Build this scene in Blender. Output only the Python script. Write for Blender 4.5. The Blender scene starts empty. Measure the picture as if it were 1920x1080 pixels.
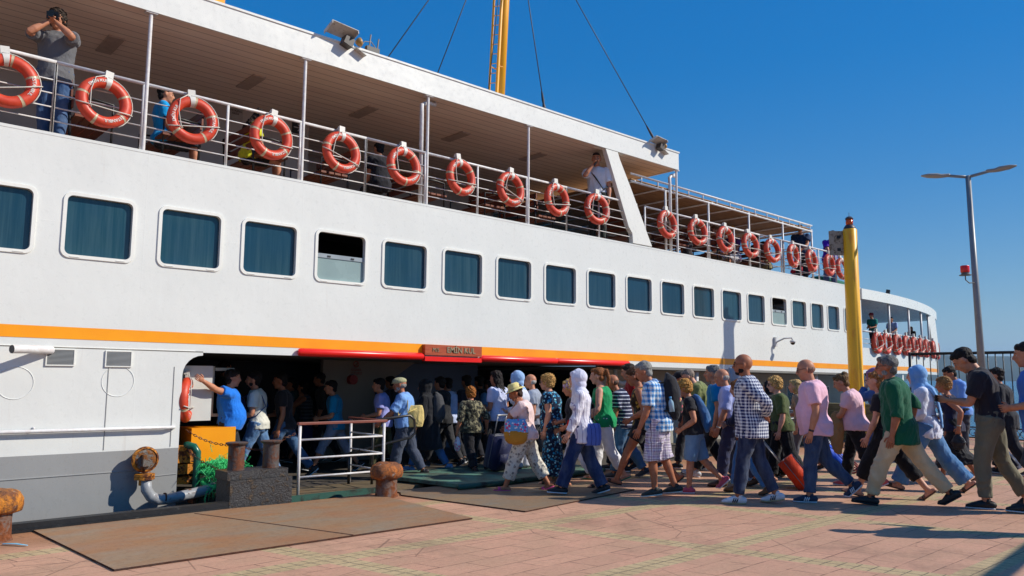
import bpy, bmesh, math, random, time
import numpy as np
from mathutils import Vector, Matrix, Quaternion
T0 = time.time()
random.seed(7)
R = math.radians
PI = math.pi
SC = bpy.context.scene
HAZE = 0.00012
COL = bpy.data.collections.new("stage")   # objects move to the scene's own collection at the end
ROOT = SC.collection

# ------------------------------------------------------------------ camera
# X runs along the ferry's side, Y into the ferry, Z up; the quay is at z = 0
CAM = Vector((0.0, -9.9, 1.5))
PITCH, ROLL, YAW = 0.1136, 0.0062, 0.838
FPX = 1464.0
_f = Vector((math.cos(YAW)*math.cos(PITCH), math.sin(YAW)*math.cos(PITCH), math.sin(PITCH)))
_r0 = Vector((math.sin(YAW), -math.cos(YAW), 0))
_u0 = _r0.cross(_f)
_r = _r0*math.cos(ROLL) + _u0*math.sin(ROLL)
_u = _u0*math.cos(ROLL) - _r0*math.sin(ROLL)
cd = bpy.data.cameras.new("camera")
cam = bpy.data.objects.new("camera", cd)
ROOT.objects.link(cam)
m = Matrix((( _r.x, _u.x, -_f.x, CAM.x), (_r.y, _u.y, -_f.y, CAM.y), (_r.z, _u.z, -_f.z, CAM.z), (0, 0, 0, 1)))
cam.matrix_world = m
cd.sensor_width = 36.0
cd.lens = FPX/1920*36.0
cd.clip_start = 0.05
cd.clip_end = 30000
SC.camera = cam

# ------------------------------------------------------------------ light
SUN_EL = R(36.8)
SUN_H = Vector((0.69, -0.72, 0)).normalized()
w = bpy.data.worlds.new("World")
SC.world = w
w.use_nodes = True
nt = w.node_tree
bg = nt.nodes["Background"]
sky = nt.nodes.new("ShaderNodeTexSky")
sky.sky_type = 'NISHITA'
sky.sun_disc = False
sky.sun_elevation = SUN_EL
sky.sun_rotation = math.atan2(SUN_H.x, SUN_H.y)
sky.altitude = 0
sky.air_density = 1.0
sky.dust_density = 0.0
sky.ozone_density = 6.0
def _wn(ty, **kw):
    x = nt.nodes.new(ty)
    for k, v in kw.items(): setattr(x, k, v)
    return x
def _wm(op, a, b):
    x = _wn("ShaderNodeMath", operation=op)
    for i, v in enumerate((a, b)):
        if isinstance(v, (int, float)): x.inputs[i].default_value = v
        else: nt.links.new(v, x.inputs[i])
    return x.outputs[0]
# the deep blue of a clear autumn sky: more saturation, flatter brightness
hs = _wn("ShaderNodeSeparateColor", mode='HSV'); nt.links.new(sky.outputs[0], hs.inputs[0])
hc_ = _wn("ShaderNodeCombineColor", mode='HSV'); nt.links.new(hs.outputs[0], hc_.inputs[0])
mn = _wn("ShaderNodeMath", operation='MULTIPLY', use_clamp=True); nt.links.new(hs.outputs[1], mn.inputs[0]); mn.inputs[1].default_value = 1.34
nt.links.new(mn.outputs[0], hc_.inputs[1])
nt.links.new(_wm('MULTIPLY', _wm('POWER', hs.outputs[2], .35), 3.63), hc_.inputs[2])
geo = _wn("ShaderNodeTexCoord"); sp_ = _wn("ShaderNodeSeparateXYZ"); nt.links.new(geo.outputs["Generated"], sp_.inputs[0])
fz = _wm('MULTIPLY', _wm('EXPONENT', _wm('MULTIPLY', _wm('ABSOLUTE', sp_.outputs[2], 0.0), -11.0), 0.0), .97)
mx = _wn("ShaderNodeMix", data_type='RGBA'); nt.links.new(fz, mx.inputs[0]); nt.links.new(hc_.outputs[0], mx.inputs[6])
mx.inputs[7].default_value = (2.75, 4.3, 5.8, 1)
nt.links.new(mx.outputs[2], bg.inputs[0])
bg.inputs[1].default_value = 0.09
sl = bpy.data.lights.new("sun", 'SUN')
sun = bpy.data.objects.new("sun", sl)
ROOT.objects.link(sun)
sl.energy = 5.0
sl.angle = R(0.53)
sl.color = (1.0, 0.94, 0.84)
sd = -(SUN_H*math.cos(SUN_EL) + Vector((0, 0, math.sin(SUN_EL))))
sun.rotation_euler = sd.to_track_quat('-Z', 'Y').to_euler()
sun.location = (5, -12, 14)
SC.view_settings.view_transform = 'Standard'
SC.view_settings.look = 'None'
SC.view_settings.exposure = 0.0
SC.view_settings.gamma = 1.0
SC.cycles.max_bounces = 6
SC.cycles.diffuse_bounces = 4
SC.cycles.transparent_max_bounces = 12
SC.cycles.caustics_reflective = False
SC.cycles.caustics_refractive = False

def ray(px, py):
    return _f + _r*((px-960)/FPX) - _u*((py-540)/FPX)
def G(px, py, z=0.0):
    q = ray(px, py); return CAM + q*((z-CAM.z)/q.z)
def HP(px, py, Y=0.0):
    q = ray(px, py); return CAM + q*((Y-CAM.y)/q.y)
def XP(px, py, X):
    q = ray(px, py); return CAM + q*((X-CAM.x)/q.x)
def zat(px_y, x, y):
    """height above (x, y) at which the picture row px_y lies"""
    dx, dy = x-CAM.x, y-CAM.y
    a = Vector((dx, dy, 0))
    # solve (540-py)/F * (f.P) = u.P
    k = (540-px_y)/FPX
    return CAM.z + (k*_f.dot(a) - _u.dot(a))/(_u.z - k*_f.z)

# ------------------------------------------------------------------ object helpers
def link(o, parent=None):
    COL.objects.link(o)
    if parent is not None: o.parent = parent
    return o
def empty(name, loc=(0, 0, 0), rz=0.0, label=None, cat=None, group=None, kind=None):
    o = bpy.data.objects.new(name, None)
    o.empty_display_size = 0.2
    COL.objects.link(o); o.location = loc; o.rotation_euler = (0, 0, rz)
    return tag(o, label, cat, group, kind)
def tag(o, label=None, cat=None, group=None, kind=None):
    if label: o["label"] = label
    if cat: o["category"] = cat
    if group: o["group"] = group
    if kind: o["kind"] = kind
    return o
def obj(name, bm, mats, parent=None, smooth=False, loc=None, bevel=0.0, autosm=None):
    me = bpy.data.meshes.new(name)
    if bevel > 0:
        bmesh.ops.bevel(bm, geom=[e for e in bm.edges if len(e.link_faces) == 2 and e.calc_face_angle(0) > 0.6],
                        offset=bevel, segments=2, affect='EDGES', profile=0.5, clamp_overlap=True)
    bm.to_mesh(me); bm.free()
    if not isinstance(mats, (list, tuple)): mats = [mats]
    for mt in mats: me.materials.append(mt)
    if smooth:
        me.polygons.foreach_set("use_smooth", [True]*len(me.polygons))
        if autosm:
            try: me.set_sharp_from_angle(angle=R(autosm))
            except Exception: pass
    o = bpy.data.objects.new(name, me)
    link(o, parent)
    if loc is not None: o.location = loc
    return o
def copy_tree(o, parent=None, loc=None, rz=None):
    c = o.copy(); COL.objects.link(c)
    if parent is not None: c.parent = parent
    if loc is not None: c.location = loc
    if rz is not None: c.rotation_euler = (0, 0, rz)
    for ch in list(o.children): copy_tree(ch, c)
    return c

def BM(): return bmesh.new()
def _setmat(faces, mi):
    if mi:
        for f in faces: f.material_index = mi
def box(bm, x0, x1, y0, y1, z0, z1, mi=0, M=None):
    vs = [bm.verts.new((x, y, z)) for x in (x0, x1) for y in (y0, y1) for z in (z0, z1)]
    if M is not None:
        for v in vs: v.co = M @ v.co
    idx = [(0, 1, 3, 2), (4, 6, 7, 5), (0, 4, 5, 1), (2, 3, 7, 6), (0, 2, 6, 4), (1, 5, 7, 3)]
    fs = [bm.faces.new([vs[i] for i in q]) for q in idx]
    _setmat(fs, mi)
    return vs
def prism(bm, pts, z0, z1, axis='z', mi=0):
    """pts: outline in the plane across axis, extruded from z0 to z1"""
    def P(a, b, c):
        return {'z': (a, b, c), 'y': (a, c, b), 'x': (c, a, b)}[axis]
    A = [bm.verts.new(P(a, b, z0)) for a, b in pts]
    B = [bm.verts.new(P(a, b, z1)) for a, b in pts]
    n = len(pts)
    fs = [bm.faces.new([A[i], A[(i+1) % n], B[(i+1) % n], B[i]]) for i in range(n)]
    fs += [bm.faces.new(A[::-1]), bm.faces.new(B)]
    _setmat(fs, mi)
    bmesh.ops.recalc_face_normals(bm, faces=fs)
    return fs
def frame_at(d, ref):
    d = d.normalized()
    a = ref - d*ref.dot(d)
    if a.length < 1e-4:
        ref = Vector((1, 0, 0)) if abs(d.x) < .9 else Vector((0, 0, 1))
        a = ref - d*ref.dot(d)
    a.normalize()
    return a, d.cross(a)
def tube(bm, pts, rad, seg=10, ref=None, cap=True, mi=0, rnd=False, closed=False):
    """rad: float or list of float / (ra, rb); ra is along ref"""
    pts = [Vector(p) for p in pts]
    n = len(pts)
    if not isinstance(rad, list): rad = [rad]*n
    if rnd:   # rounded ends
        def ab(r): return r if isinstance(r, tuple) else (r, r)
        d0 = (pts[0]-pts[1]).normalized(); d1 = (pts[-1]-pts[-2]).normalized()
        r0 = ab(rad[0]); r1 = ab(rad[-1]); k0 = min(r0); k1 = min(r1)
        pts = [pts[0]+d0*k0, pts[0]+d0*k0*.7] + pts + [pts[-1]+d1*k1*.7, pts[-1]+d1*k1]
        rad = [(r0[0]*.2, r0[1]*.2), (r0[0]*.72, r0[1]*.72)] + list(rad) + [(r1[0]*.72, r1[1]*.72), (r1[0]*.2, r1[1]*.2)]
        n = len(pts)
    rr = ref if ref is not None else Vector((0, 0, 1))
    rings = []
    a = None
    for i in range(n):
        if closed: d = pts[(i+1) % n]-pts[(i-1) % n]
        elif i == 0: d = pts[1]-pts[0]
        elif i == n-1: d = pts[-1]-pts[-2]
        else: d = (pts[i+1]-pts[i]).normalized()+(pts[i]-pts[i-1]).normalized()
        if d.length < 1e-9: d = Vector((0, 0, 1))
        if ref is not None or a is None: a, b = frame_at(d, rr)
        else: a, b = frame_at(d, a)
        r = rad[i]
        ra, rb = r if isinstance(r, tuple) else (r, r)
        ring = []
        for k in range(seg):
            t = 2*PI*k/seg
            ring.append(bm.verts.new(pts[i] + a*(ra*math.cos(t)) + b*(rb*math.sin(t))))
        rings.append(ring)
    fs = []
    m_ = n if closed else n-1
    for i in range(m_):
        A, B = rings[i], rings[(i+1) % n]
        for k in range(seg):
            fs.append(bm.faces.new([A[k], A[(k+1) % seg], B[(k+1) % seg], B[k]]))
    if cap and not closed:
        fs.append(bm.faces.new(rings[0][::-1])); fs.append(bm.faces.new(rings[-1]))
    _setmat(fs, mi)
    return fs
def cyl(bm, p0, p1, r, seg=12, mi=0, r2=None):
    return tube(bm, [p0, p1], [r, r if r2 is None else r2], seg=seg, mi=mi)
def ell(bm, c, r, rot=None, useg=14, vseg=10, mi=0):
    M = Matrix.Translation(Vector(c))
    if rot is not None: M = M @ rot.to_4x4()
    M = M @ Matrix.Diagonal((r[0], r[1], r[2], 1))
    rings = []
    for j in range(1, vseg):
        ph = PI*j/vseg; sp, cp = math.sin(ph), math.cos(ph)
        rings.append([bm.verts.new(M @ Vector((sp*math.cos(2*PI*i/useg), sp*math.sin(2*PI*i/useg), cp))) for i in range(useg)])
    tp, bt = bm.verts.new(M @ Vector((0, 0, 1))), bm.verts.new(M @ Vector((0, 0, -1)))
    fs = [bm.faces.new([rings[0][i], rings[0][(i+1) % useg], tp]) for i in range(useg)]
    fs += [bm.faces.new([rings[-1][(i+1) % useg], rings[-1][i], bt]) for i in range(useg)]
    for A, B in zip(rings, rings[1:]):
        for i in range(useg): fs.append(bm.faces.new([B[i], B[(i+1) % useg], A[(i+1) % useg], A[i]]))
    for f in fs:
        f.smooth = True
        if mi: f.material_index = mi
    return fs
def lathe(bm, prof, seg=24, c=(0, 0, 0), mi=0, M=None):
    rings = []
    for r, z in prof:
        ring = []
        for k in range(seg):
            p = Vector((c[0]+r*math.cos(2*PI*k/seg), c[1]+r*math.sin(2*PI*k/seg), c[2]+z))
            if M is not None: p = M @ p
            ring.append(bm.verts.new(p))
        rings.append(ring)
    fs = []
    for A, B in zip(rings, rings[1:]):
        for k in range(seg): fs.append(bm.faces.new([A[k], A[(k+1) % seg], B[(k+1) % seg], B[k]]))
    fs.append(bm.faces.new(rings[0][::-1])); fs.append(bm.faces.new(rings[-1]))
    _setmat(fs, mi)
    return fs
def torus(bm, c, R_, r, M=None, seg=48, sub=16, mi=0, a0=0.0, a1=2*PI):
    full = abs(a1-a0-2*PI) < 1e-6
    n = seg if full else seg+1
    rings = []
    for i in range(n):
        t = a0+(a1-a0)*i/seg
        ring = []
        for k in range(sub):
            s = 2*PI*k/sub
            p = Vector(((R_+r*math.cos(s))*math.cos(t), r*math.sin(s), (R_+r*math.cos(s))*math.sin(t)))
            if M is not None: p = M @ p
            ring.append(bm.verts.new(p+Vector(c)))
        rings.append(ring)
    fs = []
    for i in range(seg):
        A, B = rings[i], rings[(i+1) % n]
        for k in range(sub): fs.append(bm.faces.new([A[k], A[(k+1) % sub], B[(k+1) % sub], B[k]]))
    if not full: fs.append(bm.faces.new(rings[0])); fs.append(bm.faces.new(rings[-1][::-1]))
    _setmat(fs, mi)
    return fs
def text_mesh(s, size=1.0, extrude=0.004, bold=0.0):
    cu = bpy.data.curves.new("t", 'FONT')
    cu.body = s; cu.size = size; cu.extrude = extrude; cu.offset = bold
    cu.align_x = 'CENTER'; cu.align_y = 'CENTER'; cu.resolution_u = 3
    o = bpy.data.objects.new("t", cu)
    ROOT.objects.link(o)
    dg = bpy.context.evaluated_depsgraph_get()
    me = bpy.data.meshes.new_from_object(o.evaluated_get(dg))
    bpy.data.objects.remove(o); bpy.data.curves.remove(cu)
    return me

# ------------------------------------------------------------------ materials
def srgb(r, g, b):
    def c(v):
        v /= 255.0
        return v/12.92 if v <= .04045 else ((v+.055)/1.055)**2.4
    return (c(r), c(g), c(b), 1.0)
class NT:
    """tiny node builder"""
    def __init__(s, name):
        s.m = bpy.data.materials.new(name); s.m.use_nodes = True
        s.t = s.m.node_tree; s.b = s.t.nodes["Principled BSDF"]
        s._tc = None
    def n(s, ty, **kw):
        x = s.t.nodes.new(ty)
        for k, v in kw.items(): setattr(x, k, v)
        return x
    def put(s, sock, v):
        if hasattr(v, 'is_linked') or hasattr(v, 'links'): s.t.links.new(v, sock)
        elif isinstance(v, tuple) and len(v) == 4 and sock.type == 'VECTOR': sock.default_value = v[:3]
        else: sock.default_value = v
    def obj(s):
        if s._tc is None: s._tc = s.n("ShaderNodeTexCoord")
        return s._tc.outputs["Object"]
    def sep(s, v):
        x = s.n("ShaderNodeSeparateXYZ"); s.put(x.inputs[0], v); return x.outputs
    def comb(s, x, y, z):
        c = s.n("ShaderNodeCombineXYZ")
        for i, v in enumerate((x, y, z)): s.put(c.inputs[i], v)
        return c.outputs[0]
    def mp(s, v, scale=(1, 1, 1), loc=(0, 0, 0), rot=(0, 0, 0)):
        x = s.n("ShaderNodeMapping"); s.put(x.inputs[0], v)
        x.inputs[1].default_value = loc; x.inputs[2].default_value = rot; x.inputs[3].default_value = scale
        return x.outputs[0]
    def ma(s, op, a, b=0.0, c=0.0, clamp=False):
        x = s.n("ShaderNodeMath", operation=op, use_clamp=clamp)
        s.put(x.inputs[0], a); s.put(x.inputs[1], b)
        if len(x.inputs) > 2: s.put(x.inputs[2], c)
        return x.outputs[0]
    def noise(s, v=None, sc=5.0, det=3.0, rough=.55, dist=0.0):
        x = s.n("ShaderNodeTexNoise"); s.put(x.inputs["Vector"], v if v is not None else s.obj())
        x.inputs["Scale"].default_value = sc; x.inputs["Detail"].default_value = det
        x.inputs["Roughness"].default_value = rough; x.inputs["Distortion"].default_value = dist
        return x.outputs[0]
    def vor(s, v=None, sc=5.0, feat='F1', out=0):
        x = s.n("ShaderNodeTexVoronoi", feature=feat); s.put(x.inputs["Vector"], v if v is not None else s.obj())
        x.inputs["Scale"].default_value = sc
        return x.outputs[out]
    def ramp(s, f, stops, interp='LINEAR'):
        x = s.n("ShaderNodeValToRGB"); s.put(x.inputs[0], f)
        cr = x.color_ramp; cr.interpolation = interp
        while len(cr.elements) < len(stops): cr.elements.new(.5)
        for e, (p, c) in zip(cr.elements, stops):
            e.position = p; e.color = c if isinstance(c, tuple) else (c, c, c, 1)
        return x.outputs[0]
    def mix(s, f, a, b, mode='MIX'):
        x = s.n("ShaderNodeMix", data_type='RGBA', blend_type=mode)
        s.put(x.inputs[0], f); s.put(x.inputs[6], a); s.put(x.inputs[7], b)
        return x.outputs[2]
    def bump(s, h, st=.3, d=.02):
        x = s.n("ShaderNodeBump"); x.inputs["Strength"].default_value = st; x.inputs["Distance"].default_value = d
        s.put(x.inputs["Height"], h); s.t.links.new(x.outputs[0], s.b.inputs["Normal"])
    def set(s, col=None, rough=None, metal=None, spec=None, coat=None):
        if col is not None: s.put(s.b.inputs["Base Color"], col)
        if rough is not None: s.put(s.b.inputs["Roughness"], rough)
        if metal is not None: s.b.inputs["Metallic"].default_value = metal
        if spec is not None: s.b.inputs["Specular IOR Level"].default_value = spec
        if coat is not None: s.b.inputs["Coat Weight"].default_value = coat
        return s.m
def mix4(a, b, t): return tuple(a[i]*(1-t)+b[i]*t for i in range(3)) + (1.0,)
_mc = {}
def paint(name, rgb, rough=.4, var=.08, sc=3.0, metal=0.0, dirt=None, dirt_amt=.5, bump=0.0):
    """painted surface with slight unevenness; rgb in display values"""
    k = ('p', name, rgb, rough)
    if k in _mc: return _mc[k]
    t = NT(name); c = srgb(*rgb)
    n = t.noise(sc=sc, det=5)
    col = t.mix(t.ramp(n, [(.3, 0.0), (.75, 1.0)]), tuple(v*(1-var) for v in c[:3])+(1,), tuple(min(1, v*(1+var)) for v in c[:3])+(1,))
    if dirt:
        d = t.ramp(t.noise(sc=sc*2.3, det=8, rough=.7), [(.5-.12, 0.0), (.5+.1, 1.0)])
        col = t.mix(t.ma('MULTIPLY', d, dirt_amt), col, srgb(*dirt))
    t.set(col, t.ramp(n, [(0, max(0, rough-.08)), (1, min(1, rough+.1))]), metal)
    if bump: t.bump(t.noise(sc=sc*8, det=4), bump, .01)
    _mc[k] = t.m
    return t.m
def rusty(name, rgb, rust=(120, 62, 25), amt=.5, sc=6.0, rough=.6, metal=0.0, bump=.5):
    t = NT(name)
    n1 = t.noise(sc=sc, det=8, rough=.65, dist=.3)
    n2 = t.noise(sc=sc*4, det=6, rough=.7)
    msk = t.ramp(t.ma('ADD', t.ma('MULTIPLY', n1, .7), t.ma('MULTIPLY', n2, .3)), [(.62-amt*.3, 0.0), (.70-amt*.3, 1.0)])
    rc = t.mix(t.ramp(n2, [(.35, 0.0), (.65, 1.0)]), srgb(*rust), tuple(v*.35 for v in srgb(*rust)[:3])+(1,))
    c = srgb(*rgb)
    base = t.mix(n1, c, tuple(v*.6 for v in c[:3])+(1,))
    t.set(t.mix(msk, base, rc), t.ma('ADD', t.ma('MULTIPLY', msk, .3), rough, clamp=True), metal)
    t.bump(t.ma('ADD', n2, t.ma('MULTIPLY', msk, .5)), bump, .012)
    return t.m
# ------------------------------------------------------------------ figures
def remesh(bm, voxel, smooth=2, fac=.5):
    me = bpy.data.meshes.new("tmp"); bm.to_mesh(me); bm.free()
    o = bpy.data.objects.new("tmp", me); ROOT.objects.link(o)
    md = o.modifiers.new("r", 'REMESH'); md.mode = 'VOXEL'; md.voxel_size = voxel; md.adaptivity = 0
    if smooth:
        s = o.modifiers.new("s", 'SMOOTH'); s.factor = fac; s.iterations = smooth
    dg = bpy.context.evaluated_depsgraph_get()
    out = bpy.data.meshes.new_from_object(o.evaluated_get(dg))
    bpy.data.objects.remove(o); bpy.data.meshes.remove(me)
    out.polygons.foreach_set("use_smooth", [True]*len(out.polygons))
    return out
def getco(me):
    a = np.empty(len(me.vertices)*3, np.float32); me.vertices.foreach_get("co", a); return a.reshape(-1, 3)
def getno(me):
    a = np.empty(len(me.vertices)*3, np.float32); me.vertex_normals.foreach_get("vector", a); return a.reshape(-1, 3)
def setco(me, a):
    me.vertices.foreach_set("co", np.ascontiguousarray(a, np.float32).ravel()); me.update()
def wave(p, seed, freq, n=5, warp=1.0, aniso=(1, 1, 1)):
    """smooth pseudo noise in -1..1"""
    rg = np.random.RandomState(seed)
    out = np.zeros(len(p)); q = p*np.array(aniso)
    w_ = np.zeros_like(q)
    for i in range(3):
        k = rg.normal(size=3); k *= freq*.6/np.linalg.norm(k)
        w_ += np.sin(q@k+rg.uniform(0, 6.28))[:, None]*rg.normal(size=3)*warp*.5/freq
    q = q+w_
    for i in range(n):
        k = rg.normal(size=3); k *= freq*(.7+.9*rg.rand())/np.linalg.norm(k)
        out += np.sin(q@k+rg.uniform(0, 6.28))
    return out/n**.5/1.2
def folds(me, amp, seed, freq=26, drape=(1, 1, .35)):
    co = getco(me); no = getno(me)
    a = wave(co, seed, freq, 4, 1.6, drape)
    b = wave(co, seed+1, freq*2.1, 4, 1.2, (1, 1, .6))
    c = wave(co, seed+2, freq*3.0, 4, 1.8, (1, 1, .55))
    d = (1-np.abs(a)*1.7)*.75+b*.35+(.55-np.abs(c))*.45
    d = np.maximum(d, -.45)
    setco(me, co+no*(d*amp)[:, None])

_mat = {}
def vivid(rgb):
    c = srgb(*rgb); m_ = sum(c[:3])/3
    return tuple(min(.86, max(.002, (m_+(v-m_)*1.18)*1.07)) for v in c[:3])+(1.0,)
def cloth(rgb, pat=None, c2=None, c3=None, sc=1.0, rough=.85, name='cloth'):
    k = (rgb, pat, c2, c3, sc, rough)
    if k in _mat: return _mat[k]
    t = NT(name); A = vivid(rgb); o = t.obj()
    B = vivid(c2) if c2 else A; C_ = vivid(c3) if c3 else B
    x, y, z = t.sep(o)[0:3]
    fine = t.noise(sc=90, det=3)
    if pat is None: col = A
    elif pat == 'hstripe':
        f = t.ma('FRACT', t.ma('MULTIPLY', z, 17*sc)); col = t.mix(t.ma('GREATER_THAN', f, .76), A, B)
    elif pat == 'hband':
        f = t.ma('FRACT', t.ma('MULTIPLY', z, 14*sc)); col = t.mix(t.ma('GREATER_THAN', f, .45), A, B)
    elif pat == 'vstripe':
        f = t.ma('FRACT', t.ma('MULTIPLY', t.ma('ADD', x, t.ma('MULTIPLY', y, .8)), 17*sc)); col = t.mix(t.ma('GREATER_THAN', f, .86), A, B)
    elif pat == 'gingham':
        f = t.ma('GREATER_THAN', t.ma('FRACT', t.ma('MULTIPLY', t.ma('ADD', x, t.ma('MULTIPLY', y, .7)), 27*sc)), .45)
        g = t.ma('GREATER_THAN', t.ma('FRACT', t.ma('MULTIPLY', z, 27*sc)), .45)
        s = t.ma('MULTIPLY', t.ma('ADD', f, g), .5); col = t.ramp(s, [(0, A), (.5, B)]) if False else t.mix(s, A, B)
    elif pat == 'plaid':
        fx = t.ma('FRACT', t.ma('MULTIPLY', t.ma('ADD', x, t.ma('MULTIPLY', y, .7)), 15*sc)); fz = t.ma('FRACT', t.ma('MULTIPLY', z, 15*sc))
        s = t.ma('MULTIPLY', t.ma('ADD', t.ma('GREATER_THAN', fx, .6), t.ma('GREATER_THAN', fz, .6)), .5)
        col = t.mix(s, A, B)
        l = t.ma('MAXIMUM', t.ma('LESS_THAN', t.ma('ABSOLUTE', t.ma('SUBTRACT', fx, .3)), .05), t.ma('LESS_THAN', t.ma('ABSOLUTE', t.ma('SUBTRACT', fz, .3)), .05))
        col = t.mix(t.ma('MULTIPLY', l, .85), col, C_)
    elif pat == 'floral':
        v = t.vor(sc=16*sc); n = t.noise(sc=30*sc, det=3)
        f = t.ramp(t.ma('ADD', v, t.ma('MULTIPLY', n, .25)), [(.42, 1.0), (.5, 0.0)])
        g = t.ramp(t.vor(t.mp(o, loc=(3, 1, 2)), sc=22*sc), [(.26, 1.0), (.34, 0.0)])
        col = t.mix(g, t.mix(f, A, B), C_)
    elif pat == 'camo':
        n = t.noise(sc=14*sc, det=3, rough=.6); n2 = t.noise(t.mp(o, loc=(5, 2, 7)), sc=17*sc, det=3)
        col = t.mix(t.ramp(n2, [(.53, 0.0), (.56, 1.0)]), t.mix(t.ramp(n, [(.5, 0.0), (.53, 1.0)]), A, B), C_)
    elif pat == 'denim':
        n = t.noise(t.mp(o, scale=(1, 1, .35)), sc=9, det=4)
        col = t.mix(t.ramp(n, [(.4, 0.0), (.7, 1.0)]), A, mix4(A, (.35, .45, .6, 1), .22))
        col = t.mix(t.ma('MULTIPLY', fine, .3), col, mix4(A, (0, 0, 0, 1), .6))
    n = t.noise(sc=7, det=3)
    lowv = t.mix(t.ramp(n, [(.3, 0.0), (.7, 1.0)]), (.86, .86, .86, 1), (1.06, 1.06, 1.06, 1))
    col = t.mix(1.0, col, lowv, 'MULTIPLY')
    t.set(col, rough, spec=.25)
    t.b.inputs["Sheen Weight"].default_value = .15
    t.bump(t.ma('ADD', t.ma('MULTIPLY', fine, .15), t.noise(t.mp(o, scale=(1, 1, .6), rot=(.3, .4, 0)), sc=17, det=4, rough=.6, dist=.6)), .55, .02)
    _mat[k] = t.m
    return t.m
_skin = {}
def skin(tone):
    if tone in _skin: return _skin[tone]
    rgb = {0: (214, 162, 134), 1: (198, 140, 108), 2: (174, 114, 82), 3: (140, 88, 60)}[tone]
    t = NT('skin'); c = srgb(*rgb)
    n = t.noise(sc=22, det=4); n2 = t.noise(sc=6, det=2)
    col = t.mix(t.ramp(n, [(.35, 0.0), (.7, 1.0)]), c, (c[0]*.82, c[1]*.70, c[2]*.66, 1))
    col = t.mix(t.ma('MULTIPLY', n2, .35), col, (c[0]*.95, c[1]*.72, c[2]*.66, 1))
    t.set(col, .52, spec=.35)
    t.b.inputs["Subsurface Weight"].default_value = .0
    t.bump(t.noise(sc=120, det=2), .15, .002)
    _skin[tone] = t.m
    return t.m
_hm = {}
def hairm(rgb, curl=0):
    k = (rgb, curl)
    if k in _hm: return _hm[k]
    t = NT('hair'); c = srgb(*rgb)
    v = t.mp(t.obj(), scale=(1, 1, .25) if not curl else (1, 1, 1))
    n = t.noise(v, sc=70 if not curl else 45, det=5, rough=.7)
    col = t.mix(t.ramp(n, [(.35, 0.0), (.7, 1.0)]), tuple(x*.35 for x in c[:3])+(1,), tuple(min(1, x*1.5) for x in c[:3])+(1,))
    t.set(col, .62, spec=.25); t.bump(n, 1.0, .014)
    _hm[k] = t.m
    return t.m
def plain(name, rgb, rough=.5, metal=0.0, spec=None):
    k = ('plain', name, rgb, rough)
    if k in _mat: return _mat[k]
    t = NT(name); c = srgb(*rgb)
    n = t.noise(sc=14, det=4)
    t.set(t.mix(t.ramp(n, [(.3, 0.0), (.7, 1.0)]), tuple(v*.85 for v in c[:3])+(1,), tuple(min(1, v*1.08) for v in c[:3])+(1,)), rough, metal, spec)
    _mat[k] = t.m
    return t.m
EYE_W = None
HS = 1.07

def ik(S, T, a, b, pole):
    d = T-S; L = d.length
    L2 = min(max(L, abs(a-b)+.02), a+b-.004)
    if L < 1e-6: d = Vector((0, 0, -1)); L = 1
    d = d/L; T = S+d*L2
    x = (a*a-b*b+L2*L2)/(2*L2)
    h = math.sqrt(max(a*a-x*x, 0))
    p = pole-d*pole.dot(d)
    p.normalize()
    return S+d*x+p*h, T

# hand targets relative to the shoulder (forward, outward, up), elbow pole (same axes), curl
ARMS = {
 'down': ((.03, .05, -.52), (-1, .4, 0), .5), 'fwd': ((.17, .04, -.49), (-1, .3, 0), .5), 'back': ((-.17, .06, -.47), (-1, .3, 0), .5),
 'phone': ((.33, -.10, -.13), (-.3, .4, -1), .9), 'phone2': ((.30, -.16, -.16), (-.3, .4, -1), .9),
 'hold': ((.26, -.06, -.28), (-1, .4, -.4), .9), 'bag': ((.13, .03, -.36), (-1, .4, -.2), 1.0), 'chest': ((.20, -.12, -.16), (-.5, .6, -1), .8),
 'behind': ((-.20, -.10, -.40), (-.6, 1, 0), .8), 'drag': ((-.26, .08, -.42), (-1, .3, 0), 1.2), 'face': ((.16, -.10, .12), (.4, .5, -1), 1.0),
 'camera': ((.22, -.13, .15), (.3, 1.0, -.9), 1.1), 'rail': ((.30, .02, -.36), (-1, .5, .2), 1.0), 'lap': ((.26, -.08, -.40), (-1, .5, 0), .6),
 'raise': ((.40, .02, .30), (-.1, .5, -1), .7), 'up': ((.10, -.06, .05), (.3, .4, -1), 1.0), 'railup': ((.40, .06, -.10), (-.5, .6, -.6), 1.0),
 'fold': ((.26, -.20, -.27), (-.3, 1, -.6), .9), 'headback': ((-.05, -.05, .20), (.1, 1, .2), .7), 'wide': ((.10, .42, -.10), (-.3, .2, -1), .6),
}
LEGS = {  # ((hip, knee, foot) left, right): degrees, hip + forward, knee flexes back, foot + toes down
 'stand': ((3, 3, 0), (-3, 2, 0)), 'strideL': ((24, 6, -12), (-18, 14, 32)), 'strideR': ((-18, 14, 32), (24, 6, -12)),
 'stepL': ((16, 8, -2), (-14, 16, 24)), 'stepR': ((-14, 16, 24), (16, 8, -2)),
 'passL': ((2, 4, 0), (4, 40, 30)), 'passR': ((4, 40, 30), (2, 4, 0)),
 'bigL': ((30, 8, -14), (-26, 12, 40)), 'bigR': ((-26, 12, 40), (30, 8, -14)),
 'toeL': ((8, 4, 0), (-15, 30, 44)), 'toeR': ((-15, 30, 44), (8, 4, 0)),
 'sit': ((86, 84, 0), (82, 78, 0)),
}

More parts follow.
